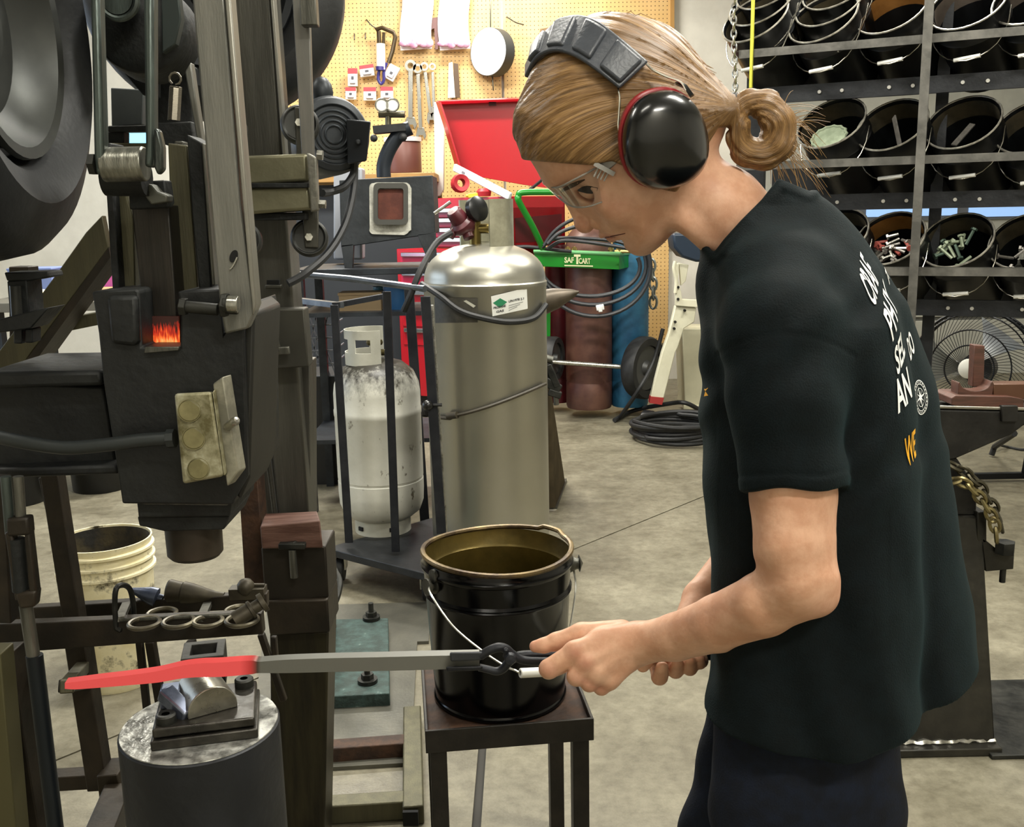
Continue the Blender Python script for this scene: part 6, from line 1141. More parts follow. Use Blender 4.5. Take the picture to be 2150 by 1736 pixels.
# toggle links
for pts, nm in (([(188, -20), (207, -20), (217, 330), (214, 364), (201, 368), (196, 330)], 'toggle_link'), ([(300, -20), (321, -20), (322, 330), (318, 352), (302, 350), (304, 300)], 'toggle_link')):
    hp(nm, pts, 1.28, .022, LINKM, bevel=.004)
m = MB(); a, b = P(218, 346, 1.30), P(306, 344, 1.30); m.cyl(a, b, .0215, n=24); part('link_pin', m, mat('worn_pin', '#77776e', .35, .85, '#9b9a90', 30, .2, stretch=(4, 1, 1)), HM, bevel=.002)
m = MB(); a, b = P(222, 372, 1.33), P(308, 372, 1.33); m.cyl(a, b, .024, n=20); part('pin_housing', m, DKB, HM)
m = MB(); m.cyl(P(190, 345, 1.29), P(203, 345, 1.29), .014, n=6); part('pin_nut', m, STEEL_D(), HM)
hp('clevis_plate', [(322, 268), (333, 272), (342, 310), (342, 356), (330, 368), (322, 350)], 1.27, .015, mat('clevis', '#3a3f3d', .3, .8, '#6c706c', 25, stretch=(3, 3, .5)), bevel=.003)
hp('clevis_block', [(268, 382), (345, 378), (352, 425), (346, 436), (272, 440)], 1.36, .03, DKB)
hp('clevis_lug', [(304, 384), (318, 388), (330, 402), (352, 410), (350, 424), (318, 430), (305, 414)], 1.335, .025, mat('lug_grey', '#55564f', .4, .6))
# spring
c0, c1 = P(369, 182, 1.62), P(365, 252, 1.62); m = MB(); n_ = 26*8; e1, e2, e3 = frame(c1-c0); L_ = (c1-c0).length
m.tube([c0+e3*(L_*i/n_)+(e1*cos(2*pi*i/8)+e2*sin(2*pi*i/8))*.0085 for i in range(n_+1)], .0016, 5); m.tube(arc(c0+Vector((0, 0, .012)), .009, -.5*pi, 1.3*pi, 10), .0018, 5); part('return_spring', m, mat('spring_steel', '#6f6a5e', .35, .8), HM)
hp('spring_anchor', [(330, 258), (402, 255), (408, 300), (390, 318), (335, 300)], 1.6, .06, DKB); hp('anchor_pin', [(366, 296), (384, 296), (386, 318), (364, 318)], 1.57, .03, STEEL_G())
# guides and ram
hp('guide_plate', [(216, 300), (232, 300), (252, 612), (236, 612)], 1.42, .05, DKB)
hp('guide_strip', [(230, 380), (262, 395), (280, 460), (284, 614), (252, 614), (240, 520)], 1.44, .04, OLD)
hp('ram', [(276, 436), (354, 430), (372, 670), (374, 712), (304, 712), (300, 660)], 1.40, .07, mat('ram_dark', '#23211e', .42, .6, '#37322c', 9, .12, stretch=(8, 8, .4), rvar=.1))
hp('guide_strip', [(352, 300), (392, 305), (416, 612), (370, 612), (357, 430)], 1.44, .04, OLD)
hp('guide_plate', [(392, 282), (424, 300), (444, 612), (418, 612), (402, 440)], 1.41, .06, DKB)
hp('guide_shim', [(422, 300), (428, 300), (452, 600), (444, 600)], 1.405, .02, STEEL_G())
# front flat column
m = MB(); qb(m, [(402, -20), (470, -20), (474, 30), (505, 430), (536, 655), (520, 690), (472, 702), (461, 640), (432, 320)], 1.33, .02); fl = part('front_column', m, GREY, HM, bevel=.003)
hp('column_edge', [(470, -20), (482, -20), (538, 640), (530, 662)], 1.325, .03, mat('edge_grey', '#7d7b72', .4, .6, '#918f86', 8, stretch=(5, 5, .5)))
m = MB(); qb(m, [(490+8*cos(t)*1.0+3*sin(t), 538-13*sin(t)) for t in [2*pi*k/18 for k in range(18)]], 1.3275, .004); part('column_hole', m, mat('hole_dark', '#0a0a0a', .9), fl); m = MB(); m.tube([P(482+16*(k/8), 565-25*(k/8)**1.6, 1.327) for k in range(9)], .0014, 5); part('hole_edge', m, STEEL_L(), fl)
hp('side_sliver', [(388, 150), (400, 130), (425, 300), (414, 300)], 1.5, .02, GREY)
# guide box with side arm
m = MB(); qb(m, [(192, 612), (284, 606), (292, 612), (298, 728), (378, 728), (380, 640), (372, 612), (462, 606), (470, 700), (508, 640), (512, 660), (520, 1000), (492, 1050), (490, 1060), (256, 1058), (246, 990), (216, 800), (206, 700)], YH, .2); gb = part('guide_box', m, BOXM, HM, bevel=.006)
hp('guide_cap', [(222, 622), (286, 620), (291, 716), (282, 728), (232, 722)], YH-.012, .015, BOXM, bevel=.006)
hp('corner_post', [(512, 640), (535, 660), (524, 1004), (504, 1050), (496, 1040)], 1.36, .16, mat('post_dark', '#1f1f1c', .5, .4, '#282824', 6, .15), bevel=.006)
hp('side_arm', [(-40, 800), (216, 812), (246, 985), (-40, 1000)], 1.43, .12, BOXM, bevel=.004); hp('arm_flange', [(-40, 782), (212, 778), (216, 810), (-40, 818)], 1.39, .2, BOXM, bevel=.006); hp('arm_flange', [(-40, 985), (244, 975), (250, 996), (-40, 1006)], 1.40, .18, BOXM, bevel=.005)
m = MB(); m.cyl(P(382, 643, 1.33), P(458, 650, 1.33), .008, n=14); m.cyl(P(378, 643, 1.33), P(392, 644, 1.33), .0125, n=6); m.cyl(P(470, 640, 1.31), P(500, 642, 1.31), .0115, n=14); m.cyl(P(466, 640, 1.315), P(478, 641, 1.315), .017, n=6); part('guide_bolt', m, STEEL_D(), HM, bevel=.001); m = MB(); m.cyl(P(478, 638, 1.30), P(501, 639, 1.30), .011, n=14); m.cyl(P(508, 604, 1.34), P(530, 606, 1.34), .010, n=12); part('guide_bolt', m, STEEL_L(), HM, bevel=.001)
# fire glow painted as emissive streaks on a plate in the guide box
m = MB(); qb(m, [(302, 664), (375, 664), (376, 728), (306, 728)], 1.395, .004)
fm = bpy.data.materials.new('glowing_streaks'); fm.use_nodes = True; nt = fm.node_tree; n, L = nt.nodes, nt.links; b = n['Principled BSDF']; tcn = n.new('ShaderNodeTexCoord'); mpn = n.new('ShaderNodeMapping'); mpn.inputs['Scale'].default_value = (420, 1, 70); zn = n.new('ShaderNodeTexNoise'); zn.inputs['Scale'].default_value = 1; zn.inputs['Detail'].default_value = 3; L.new(tcn.outputs['Object'], mpn.inputs[0]); L.new(mpn.outputs[0], zn.inputs[0])
sp = n.new('ShaderNodeSeparateXYZ'); L.new(tcn.outputs['Generated'], sp.inputs[0])
g1_ = n.new('ShaderNodeMath'); g1_.operation = 'MULTIPLY_ADD'; g1_.inputs[1].default_value = -.85; g1_.inputs[2].default_value = .42; L.new(sp.outputs[2], g1_.inputs[0]); g2_ = n.new('ShaderNodeMath'); g2_.operation = 'ADD'; L.new(g1_.outputs[0], g2_.inputs[0]); L.new(zn.outputs['Fac'], g2_.inputs[1]); rp_ = n.new('ShaderNodeValToRGB'); e = rp_.color_ramp.elements; e[0].position = .3; e[0].color = lin('#2a0f0a'); e[1].position = .86; e[1].color = lin('#ffb060'); x = e.new(.52); x.color = lin('#c42a14'); x = e.new(.68); x.color = lin('#ff6a28')
L.new(g2_.outputs[0], rp_.inputs[0]); b.inputs['Base Color'].default_value = lin('#1a0a06'); L.new(rp_.outputs[0], b.inputs['Emission Color']); b.inputs['Emission Strength'].default_value = .8
part('fire_glow_plate', m, fm, gb, 'glowing orange strip seen in the ram slot', bevel=0); hp('pocket_sill', [(304, 728), (376, 728), (374, 736), (302, 742)], 1.34, .05, STEEL_G(), par=gb, bevel=.001)
# electrical box
EB_ = mat('sooty_zinc', '#5c5636', .5, .35, '#9a967a', 34, .25, 90, lo=.38, hi=.6, col3='#b7b49e')
m = MB(); f = [P(x, y, 1.285) for x, y in ((366, 826), (444, 822), (470, 1000), (384, 1016))]; k = [P(x, y, 1.345) for x, y in ((372, 826), (452, 822), (476, 996), (390, 1012))]; m.hexa([f[3], f[2], k[2], k[3], f[0], f[1], k[1], k[0]]); eb = part('junction_box', m, EB_, HM, 'grimy zinc switch box', bevel=.004)
m = MB(); m.hexa([P(470, 1000, 1.286), P(494, 985, 1.33), P(494, 985, 1.34), P(472, 998, 1.34), P(446, 822, 1.286), P(468, 800, 1.33), P(468, 800, 1.34), P(450, 820, 1.34)]); part('box_side', m, EB_, eb, bevel=.002)
m = MB(); f = [P(x, y, 1.30) for x, y in ((446, 806), (468, 790), (500, 990), (476, 1022))]; m.prism(f, (.006, .02, 0)); part('cover_plate', m, mat('cover_zinc', '#6f6d60', .4, .5, '#a3a08e', 18, .1), eb, bevel=.002)
for cx, cy, r in ((398, 862, 24), (407, 920, 24), (417, 984, 23)):
    c = P(cx, cy, 1.2845); kk = mpp(c); m = MB(); m.lathe([(0, .0012), (r*kk*.88, .0012), (r*kk*.9, 0), (r*kk*.94, 0), (r*kk*.95, .0018), (r*kk, .0018), (r*kk, -.004), (0, -.004)], c, (.1, -1, .12), 32); part('knockout', m, mat('knockout', '#6d6745', .45, .45, '#857e58', 30), eb)
m = MB(); m.lathe([(.006, 0), (.0055, .014), (.0062, .022), (.004, .026), (0, .027)], P(478, 896, 1.30), P(504, 876, 1.28)-P(478, 896, 1.30), 14); part('toggle_lever', m, STEEL_L(), eb)
m = MB(); m.tube(smoothpath([P(-30, 912, 1.36), P(60, 930, 1.335), P(140, 940, 1.325), P(220, 934, 1.32), P(300, 924, 1.32), P(366, 920, 1.32)]), .0095, 10); m.cyl(P(352, 921, 1.32), P(368, 920, 1.32), .013, n=8); part('conduit', m, mat('conduit', '#2c3030', .5, .3), HM)
m = MB(); m.tube(smoothpath([P(528, 600, 1.5), P(520, 700, 1.45), P(532, 820, 1.5), P(560, 960, 1.6), P(575, 1075, 1.8)]), .003, 6); m.tube(smoothpath([P(540, 700, 1.7), P(560, 860, 1.75), P(585, 1075, 1.9)]), .003, 6); part('thin_cable', m, RUBBER(), HM)
# die holder and round upper die
hp('die_holder', [(286, 1052), (486, 1050), (482, 1085), (290, 1088)], 1.37, .14, DKB, bevel=.003); hp('die_clamp', [(290, 1040), (470, 1044), (478, 1062), (300, 1060)], 1.355, .02, mat('weld_rough', '#3a3b38', .4, .5, '#6a6a64', 40, .5, 90)); hp('die_holder', [(288, 1085), (482, 1084), (470, 1112), (345, 1116), (292, 1104)], 1.38, .12, STEEL_B())
c = P(408, 1130, 1.43); k_ = mpp(c); m = MB(); m.lathe([(0, -38*k_), (50*k_, -38*k_), (57*k_, -30*k_), (58*k_, 40*k_), (0, 40*k_)], c, (0, 0, 1), 40); part('upper_die', m, mat('die_brown', '#2b261f', .45, .5, '#3b342b', 10), HM)
# main upright, rear bars, rollers, cross tubes
m = MB(); m.prism([P(490, -30, 2.12), P(566, -30, 2.12), P(590, 300, 2.12), P(650, 1095, 2.12), P(560, 1095, 2.12), P(512, 500, 2.12)], (0, .1, 0)); part('upright', m, UPR, HM, bevel=.005)
hp('upright_edge', [(566, -30), (572, -30), (600, 330), (594, 330)], 2.10, .03, mat('edge_grey', '#7d7b72', .4, .6), bevel=.001); hp('upright_edge', [(478, -30), (483, -30), (505, 220), (500, 220)], 2.08, .03, mat('edge_grey', '#7d7b72', .4, .6), bevel=.001)
hp('upright_sleeve', [(524, 650), (638, 648), (648, 770), (534, 778)], 2.06, .05, mat('sleeve_dark', '#3b3a34', .5, .5, '#45443d', 8), bevel=.003)
hp('rust_stripe', [(500, 1000), (540, 1000), (560, 1262), (516, 1262)], 2.05, .06, RUST()); hp('rear_column', [(575, 760), (650, 760), (652, 1100), (580, 1100)], 2.16, .08, UPR)
m = MB(); m.bar(P(571, 686, 2.03), P(582, 740, 2.03), .016, .012); part('tee_bolt', m, STEEL_G(), HM, bevel=.002); m = MB(); m.bar(P(552, 738, 2.03), P(608, 735, 2.03), .012, .016); part('tee_bolt', m, STEEL_G(), HM, bevel=.002)
hp('slot', rect(560, 588, 586, 600), 2.095, .01, mat('hole_dark', '#0a0a0a', .9), bevel=0); hp('slot_lip', rect(556, 598, 590, 606), 2.09, .02, UPR)
hp('rear_bar', [(612, -30), (648, -30), (662, 440), (640, 440)], 2.0, .016, mat('rear_bar', '#6d6c67', .42, .6, '#7d7a74', 9, stretch=(4, 4, .5), col3='#7a5a48')); m = MB(); m.box(P(650, 26, 1.98), (.03, .03, .05)); part('bar_block', m, STEEL_G(), HM, bevel=.002)
hp('cross_tube', [(486, 328), (644, 322), (646, 380), (490, 392)], 1.98, .1, OLV, bevel=.006); hp('cross_tube', [(492, 394), (648, 388), (654, 440), (496, 452)], 1.98, .1, OLV, bevel=.006); hp('tube_cap', [(644, 320), (664, 330), (668, 442), (652, 446)], 1.965, .02, mat('cap_weld', '#6b6a62', .4, .6, '#8c8a80', 26, .3), bevel=.003); hp('tube_flange', rect(488, 384, 646, 394), 1.97, .02, DKB, bevel=.001)
hp('cross_shadow_bar', [(496, 448), (640, 446), (640, 462), (500, 464)], 2.0, .08, DKB)
def roller(px, py, r, Y, brk):
    c = P(px, py, Y); kk = mpp(c); m = MB(); m.lathe([(0, .016), (r*kk*.8, .016), (r*kk*.86, .02), (r*kk, .014), (r*kk, -.014), (0, -.014)], c, (.15, -1, .1), 32); w = part('roller', m, mat('roller_dark', '#2a2b2a', .45, .4, '#383936', 10), HM, bevel=.002)
    m = MB(); m.cyl(c+Vector((.15, -1, .1))*.016, c+Vector((.15, -1, .1))*.032, .008, n=6); part('axle_nut', m, STEEL_L(), w)
    if brk: hp('roller_bracket', brk, Y-.024, .008, UPR)
roller(630, 263, 40, 2.06, [(618, 225), (642, 225), (646, 330), (622, 330)]); roller(650, 500, 39, 2.06, [(634, 440), (668, 440), (668, 520), (640, 520)]); roller(488, 270, 30, 1.9, None); roller(512, 505, 38, 1.9, None)
m = MB(); m.cyl(P(666, 325, 1.98), P(678, 326, 1.98), .01, n=6); m.cyl(P(668, 428, 1.98), P(684, 429, 1.98), .009, n=6); part('tube_bolt', m, STEEL_L(), HM)
# motor
c = P(690, 288, 2.28); k_ = mpp(c); ax = Vector((.42, -.9, .05)).normalized(); m = MB(); m.lathe([(0, -.16), (60*k_, -.16), (76*k_, -.14), (80*k_, 0), (80*k_, .03), (74*k_, .045), (60*k_, .05), (58*k_, .045), (0, .044)], c, ax, 44); MTM = mat('motor_grey', '#2b2f33', .45, .4, '#363a3e', 12); mo = part('motor', m, MTM, HM, bevel=.002); e1, e2, _ = frame(ax)
for r in (18, 28, 38, 48): m = MB(); m.tube([c+ax*.046+(e1*cos(t)+e2*sin(t))*(r*k_) for t in [2*pi*i/36 for i in range(36)]], .0026, 6, True); part('grille_ring', m, mat('grille', '#3d4247', .4, .5), mo)
m = MB(); m.ball(P(676, 195, 2.3), 24*k_, 12, (1, 1, 1.4)); part('motor_lug', m, MTM, mo)
m = MB(); m.hexa([P(730, 345, 2.2), P(770, 338, 2.16), P(770, 338, 2.3), P(730, 345, 2.3), P(728, 250, 2.2), P(779, 255, 2.16), P(779, 255, 2.3), P(728, 250, 2.3)]); m.cyl(P(752, 298, 2.17), P(752, 298, 2.185), .006, n=10); part('terminal_box', m, mat('terminal', '#33363a', .5, .3), mo, bevel=.003)
m = MB(); m.tube(smoothpath([P(745, 338, 2.25), P(742, 365, 2.25), P(722, 392, 2.22), P(695, 402, 2.2), P(676, 405, 2.15)]), .0085, 8); m.tube(smoothpath([P(744, 345, 2.26), P(742, 400, 2.24), P(725, 470, 2.2), P(690, 530, 2.15), P(640, 575, 2.1), P(605, 595, 2.08)]), .0085, 8); part('motor_cable', m, mat('cable_grey', '#26282b', .5), mo)
# pole-like rods of the treadle linkage, lower left
def rod(name, x0, y0, Y0, x1, y1, Y1, r, mt, n=12): m = MB(); m.cyl(P(x0, y0, Y0), P(x1, y1, Y1), r, n=n); return part(name, m, mt, HM)
def sqbar(name, x0, y0, Y0, x1, y1, Y1, w, mt, h=None): m = MB(); m.bar(P(x0, y0, Y0), P(x1, y1, Y1), w, h or w, side=(1, 0, 0)); return part(name, m, mt, HM, bevel=.002)
TRD = mat('treadle_steel', '#211d17', .5, .45, '#352d22', 10, .2, 60)
rod('linkage_rod', 12, 1000, 1.3, 22, 1120, 1.3, .007, LINKM); rod('linkage_rod', 38, 1000, 1.3, 46, 1120, 1.3, .007, STEEL_G())
for pts in ([(8, 1120), (24, 1110), (46, 1262), (30, 1262)], [(48, 1105), (62, 1115), (76, 1240), (62, 1262)]): hp('turnbuckle_side', pts, 1.29, .016, TRD, bevel=.003)
hp('turnbuckle_end', [(10, 1090), (58, 1086), (62, 1125), (14, 1128)], 1.288, .02, TRD, bevel=.004); hp('turnbuckle_end', [(30, 1246), (76, 1240), (72, 1276), (40, 1280)], 1.288, .02, TRD, bevel=.004); rod('turnbuckle_screw', 34, 1130, 1.3, 44, 1240, 1.3, .011, DKB)
rod('threaded_rod', 54, 1270, 1.3, 72, 1390, 1.3, .009, STEEL_G()); rod('treadle_rod', 72, 1375, 1.3, 122, 1790, 1.3, .0115, mat('rod_blue', '#1e2327', .4, .6))
sqbar('treadle_leg', 110, 990, 1.62, 170, 1380, 1.62, .03, TRD); sqbar('treadle_leg', 160, 1310, 1.60, 212, 1650, 1.60, .035, TRD); sqbar('treadle_leg', 92, 1000, 1.66, 150, 1270, 1.66, .014, TRD)
hp('treadle_joint', [(202, 1630), (246, 1626), (262, 1700), (212, 1710)], 1.56, .06, TRD); sqbar('treadle_foot', 250, 1670, 1.56, 198, 1800, 1.35, .045, TRD); sqbar('treadle_link', 192, 1430, 1.62, 136, 1440, 1.45, .02, TRD); sqbar('treadle_link', 176, 1398, 1.6, 140, 1442, 1.4, .02, OLD)
sqbar('cross_bar', 70, 1640, 1.75, 262, 1628, 1.75, .03, TRD, .035)
sqbar('corner_leg', -6, 1000, 1.35, 12, 1300, 1.35, .03, TRD); sqbar('corner_leg', 6, 1360, 1.42, 78, 1800, 1.42, .045, TRD); sqbar('corner_leg', -14, 1360, 1.36, 26, 1800, 1.36, .04, mat('yellow_olive', '#514d33', .5, .4))
# tool rail with rings
rl = None
m = MB(); m.prism([P(-40, 1282, 1.66), P(560, 1246, 1.66), P(560, 1278, 1.66), P(-40, 1306, 1.66)], (0, .02, 0)); rl = part('tool_rail', m, TRD, HM, bevel=.002)
m = MB(); m.prism([P(-40, 1312, 1.5), P(250, 1300, 1.5), P(548, 1288, 1.5), P(552, 1332, 1.5), P(-40, 1376, 1.5)], (0, .02, 0)); rl2 = part('tool_rail', m, TRD, HM, bevel=.002)
for px in (252, 422): m = MB(); m.bar(P(px, 1300, 1.5), P(px+14, 1268, 1.66), .014, .008); part('rail_tie', m, STEEL_G(), rl2)
for x, y, rx_, ry_ in ((303, 1308, 31, 13), (375, 1305, 31, 13), (437, 1304, 29, 13), (508, 1302, 32, 14), (340, 1288, 29, 10), (502, 1282, 28, 12)):
    c = P(x, y, 1.48 if y > 1295 else 1.6); kk = mpp(c); m = MB(); m.tube([c+Vector((rx_*kk*cos(t), rx_*kk*sin(t), 0)) for t in [2*pi*k/28 for k in range(28)]], .0038, 7, True); part('tool_ring', m, mat('ring_steel', '#4b463a', .4, .6, '#6b6552', 20), rl2)
sqbar('rail_strip', 250, 1302, 1.497, 500, 1290, 1.497, .006, STEEL_G(), .004)
m = MB(); m.tube([P(x, y, Y) for x, y, Y in smoothpath([(244, 1318, 1.5), (241, 1270, 1.5), (244, 1236, 1.5), (258, 1228, 1.52), (272, 1236, 1.54), (279, 1262, 1.55), (280, 1300, 1.55), (266, 1320, 1.52), (252, 1322, 1.5)], 4)], .0045, 8, True); part('hook_loop', m, STEEL_D(), rl2)
for x0, y0, x1, y1, w in ((293, 1345, 310, 1500, .012), (316, 1345, 340, 1490, .016), (400, 1345, 412, 1400, .016), (548, 1330, 596, 1470, .012), (575, 1335, 580, 1400, .01)): sqbar('rail_drop', x0, y0, 1.62, x1, y1, 1.62, w, TRD)
m = MB(); m.ball(P(300, 1508, 1.62), .016, 12, (1.2, 1, .8)); part('rail_foot', m, TRD, HM)
# short front post and column with base frame
hp('short_post', [(548, 1150), (684, 1146), (690, 1256), (556, 1264)], 1.96, .11, mat('post_brown', '#231f19', .5, .45, '#302a22', 8, .2), bevel=.004); hp('post_sleeve', [(556, 1262), (688, 1258), (692, 1328), (566, 1334)], 1.95, .12, TRD, bevel=.004)
m = MB(); q = [P(566, 1330, 1.98), P(690, 1326, 1.98), G(712, 1702, .0), G(612, 1702, .0)]; m.prism([q[0], q[1], Vector((q[2].x, 2.0, .01)), Vector((q[3].x, 2.0, .01))], (0, .1, 0)); part('front_column_post', m, mat('column_brown', '#211d14', .45, .5, '#34301f', 8, .15, stretch=(5, 5, .6)), HM, bevel=.004)
def tubebar(a, b, w, mt): m = MB(); m.bar(a, b, w, w, side=(1, .0, 0)); return part('base_tube', m, mt, HM, bevel=.004)
a, b = G(866, 1498, .025), G(868, 1700, .025); tubebar(a, b+(b-a)*.05, .05, OLD)
a, b = G(690, 1580, .025), G(850, 1568, .025); m = MB(); m.bar(a, b, .05, .05, side=(0, 0, 1)); part('base_tube', m, RUST(), HM, bevel=.003)
a, b = G(590, 1706, .025), G(850, 1690, .025); m = MB(); m.bar(a, b, .05, .05, side=(0, 0, 1)); part('base_tube', m, OLD, HM, bevel=.004)
a, b = G(300, 1590, .025), G(620, 1580, .025); m = MB(); m.bar(a, b, .05, .05, side=(0, 0, 1)); part('base_tube', m, TRD, HM, bevel=.004)
m = MB(); c = G(868, 1715, .026); m.box(c+Vector((-.006, -.004, 0)), (.036, .01, .036)); part('tube_mouth', m, mat('hole_dark', '#0a0a0a', .9), HM)
for x0, x1, y in ((645, 686, 1135),): m = MB(); qb(m, rect(584, 1142, 640, 1154), 1.925, .03); m.cyl(P(612, 1136, 1.94), P(613, 1143, 1.94), .012, n=6); part('clamp_plate', m, STEEL_D(), HM, bevel=.002); m = MB(); m.cyl(P(614, 1154, 1.93), P(618, 1212, 1.93), .008, n=12); part('clamp_bolt', m, STEEL_G(), HM)
# diagonal channel beam and left bracket behind the box
m = MB(); m.prism([P(214, 452, 1.9), P(228, 520, 1.9), P(64, 742, 1.9), P(-190, 1110, 1.9), P(-250, 1070, 1.9), P(70, 640, 1.9), P(118, 575, 1.9), P(180, 488, 1.9)], (0, .02, 0)); part('diagonal_brace', m, OLD, HM, bevel=.002); m = MB(); m.prism([P(228, 520, 1.9), P(232, 540, 1.9), P(84, 745, 1.9), P(40, 790, 1.9), P(50, 762, 1.9)], (0, .08, 0)); part('brace_flange', m, TRD, HM)
hp('rear_strut', [(110, 672), (206, 655), (208, 682), (100, 704)], 2.0, .05, OLD)
hp('rear_leg', [(18, 560), (58, 560), (64, 700), (70, 775), (20, 775)], 2.1, .05, TRD)
hp('bracket_bar', [(8, 572), (100, 570), (104, 582), (60, 590), (14, 590)], 1.5, .05, DKB); hp('bracket_post', [(14, 590), (56, 588), (62, 660), (20, 664)], 1.5, .05, DKB); hp('bracket_bar', [(-10, 672), (70, 652), (102, 646), (64, 690), (-10, 700)], 1.48, .06, BOXM); hp('bracket_tooth', rect(28, 690, 46, 722), 1.5, .03, BOXM); hp('bracket_tooth', rect(52, 690, 68, 720), 1.5, .03, BOXM); m = MB(); m.cyl(P(32, 600, 1.49), P(36, 668, 1.49), .008, n=12); part('bracket_bolt', m, STEEL_D(), HM)
# ================================================================ loose tools lying on the rail
PB = mat('tool_blue_steel', '#4a5266', .35, .7, '#6c7488', 20); PT = mat('tool_brown', '#3a352b', .5, .5, '#4d4738', 18)
m = MB(); a, b = P(276, 1238, 1.67), P(342, 1258, 1.67); m.lathe([(0, 0), (.004, 0), (.016, .6*(b-a).length), (.017, .8*(b-a).length), (.008, .85*(b-a).length), (.008, (b-a).length), (0, (b-a).length)], a, b-a, 14); one('chisel_head', m, PB, 'bluish pointed punch lying on the tool rail beside the loop', 'punch', smooth=40)
m = MB(); a, b = P(352, 1240, 1.67), P(470, 1254, 1.67); q = (b-a).length; m.lathe([(0, 0), (.019, 0), (.021, .03*q), (.018, .25*q), (.020, .28*q), (.018, .45*q), (.012, .7*q), (.009, .85*q), (.009, q), (0, q)], a, b-a, 16); one('drift', m, PT, 'brown stepped drift punch lying on the tool rail, longest of the row', 'punch', smooth=40)
m = MB(); m.bar(P(484, 1244, 1.67), P(558, 1242, 1.67), .026, .02); m.ball(P(516, 1232, 1.665), .016, 10); m.bar(P(512, 1228, 1.67), P(556, 1228, 1.67), .006, .005); one('small_clamp', m, PT, 'brown block clamp lying at the right end of the tool rail', 'clamp', bevel=.001)
m = MB(); a, b = P(492, 1302, 1.47), P(556, 1262, 1.49); q = (b-a).length; m.lathe([(0, 0), (.013, 0), (.013, .5*q), (.015, .52*q), (.015, .6*q), (.010, .62*q), (.010, .84*q), (.016, .86*q), (.016, q), (0, q)], a, b-a, 14); one('set_punch', m, PT, 'rusty brown punch resting aslant in the last ring of the rail', 'punch', smooth=40)
# wooden block on the short post
m = MB(); f = [P(x, y, 1.94) for x, y in ((546, 1105), (672, 1092), (678, 1150), (550, 1152))]; bk = [P(x, y, 2.06) for x, y in ((556, 1078), (666, 1073), (672, 1140), (560, 1142))]; f0 = f; m.hexa([f0[3], f0[2], bk[2], bk[3], f0[0], f0[1], bk[1], bk[0]]); one('wooden_block', m, mat('red_brown_wood', '#4c3026', .6, 0, '#6a4d42', 10, .15, 60, stretch=(1, 6, 6)), 'reddish brown wooden block clamped on top of the short dark post', 'block', bevel=.003)
# ================================================================ anvil post with die, hot bar, tongs
YD = 1.30; ctr = P(420, 1520, YD); k_ = mpp(ctr); rA = 163*k_; ztop = P(420, 1520, YD).z
ap = thing('anvil_post', 'thick round steel anvil post with die plates bolted on its scaly bright top', 'anvil', Vector((ctr.x, YD, 0)))
m = MB(); m.lathe([(0, 0), (rA, 0), (rA, ztop-.003), (rA-.003, ztop-.0005), (0, ztop-.0005)], (ctr.x, YD, 0), n=64); part('post', m, mat('post_black', '#15171a', .5, .3, '#202226', 8, .25, 70), ap)
m = MB(); m.lathe([(0, 0), (rA-.002, 0), (rA-.0025, .0012), (0, .0012)], (ctr.x, YD, ztop), n=64); part('top_face', m, mat('scaly_top', '#6d6d68', .38, .6, '#b9b9b2', 38, .4, 90, lo=.38, hi=.6, rvar=.15), ap, 'bright scaly top face')
ZT = ztop+.0012
RZ = Matrix.Rotation(.22, 3, 'Z')
def ax_(u, v, w): return Vector((ctr.x+.012, YD-.0, ZT))+RZ@Vector((u, v, 0))+Vector((0, 0, w))
def dbox(m, u0, u1, v0, v1, w0, w1): return m.box(ax_((u0+u1)/2, (v0+v1)/2, (w0+w1)/2), (u1-u0, v1-v0, w1-w0), R=RZ)
DIE = mat('die_plate', '#2e2c28', .38, .6, '#46433c', 18, .3, 60, rvar=.15)
U, Vv = .067, .058
m = MB(); dbox(m, -U-.003, U+.003, -Vv-.003, Vv+.003, 0, .014); part('die_plate', m, DIE, ap, bevel=.002); m = MB(); dbox(m, -U, U, -Vv, Vv, .016, .03); part('die_plate', m, DIE, ap, bevel=.003)
m = MB(); RD = Matrix.Rotation(.55, 3, 'Z'); pr = []
for k in range(15): t = pi*k/14; pr.append(ax_(0, 0, .03)+RD@Vector((.034*cos(t), -.034, 0))+Vector((0, 0, .006+.032*sin(t))))
pr = [pr[0]-Vector((0, 0, .006))]+pr+[pr[-1]-Vector((0, 0, .006))]; m.prism(pr, RD@Vector((0, .072, 0))); part('half_round_die', m, mat('die_bright', '#77756b', .3, .8, '#9b988c', 14, .15, 60, rvar=.1), ap, 'bright half-round lower die', bevel=.0015)
for u, v in ((-.05, -.04), (.05, .042), (-.045, .045)):
    m = MB(); c = ax_(u, v, .03); m.lathe([(.0055, .012), (.0115, .0125), (.0135, .0105), (.0135, 0), (0, 0), (0, .005), (.0055, .005)], c, (0, 0, 1), 20); part('cap_screw', m, STEEL_D(), ap)
m = MB(); dbox(m, -.062, -.034, -.005, .03, .03, .055); m.bar(ax_(-.055, .0, .055), ax_(-.02, -.035, .032), .022, .02); part('die_wedge', m, mat('wedge_blue', '#5b6478', .28, .85, '#8a92a6', 24), ap, bevel=.003)
for q in ((-.02, .04, .05, .062), (-.02, .04, .098, .11), (-.02, -.008, .06, .1), (.028, .04, .06, .1)): 
    m = MB(); dbox(m, q[0]-.016, q[1]-.016, q[2], q[3], .03, .078); part('guide_frame', m, STEEL_D(), ap, bevel=.001)
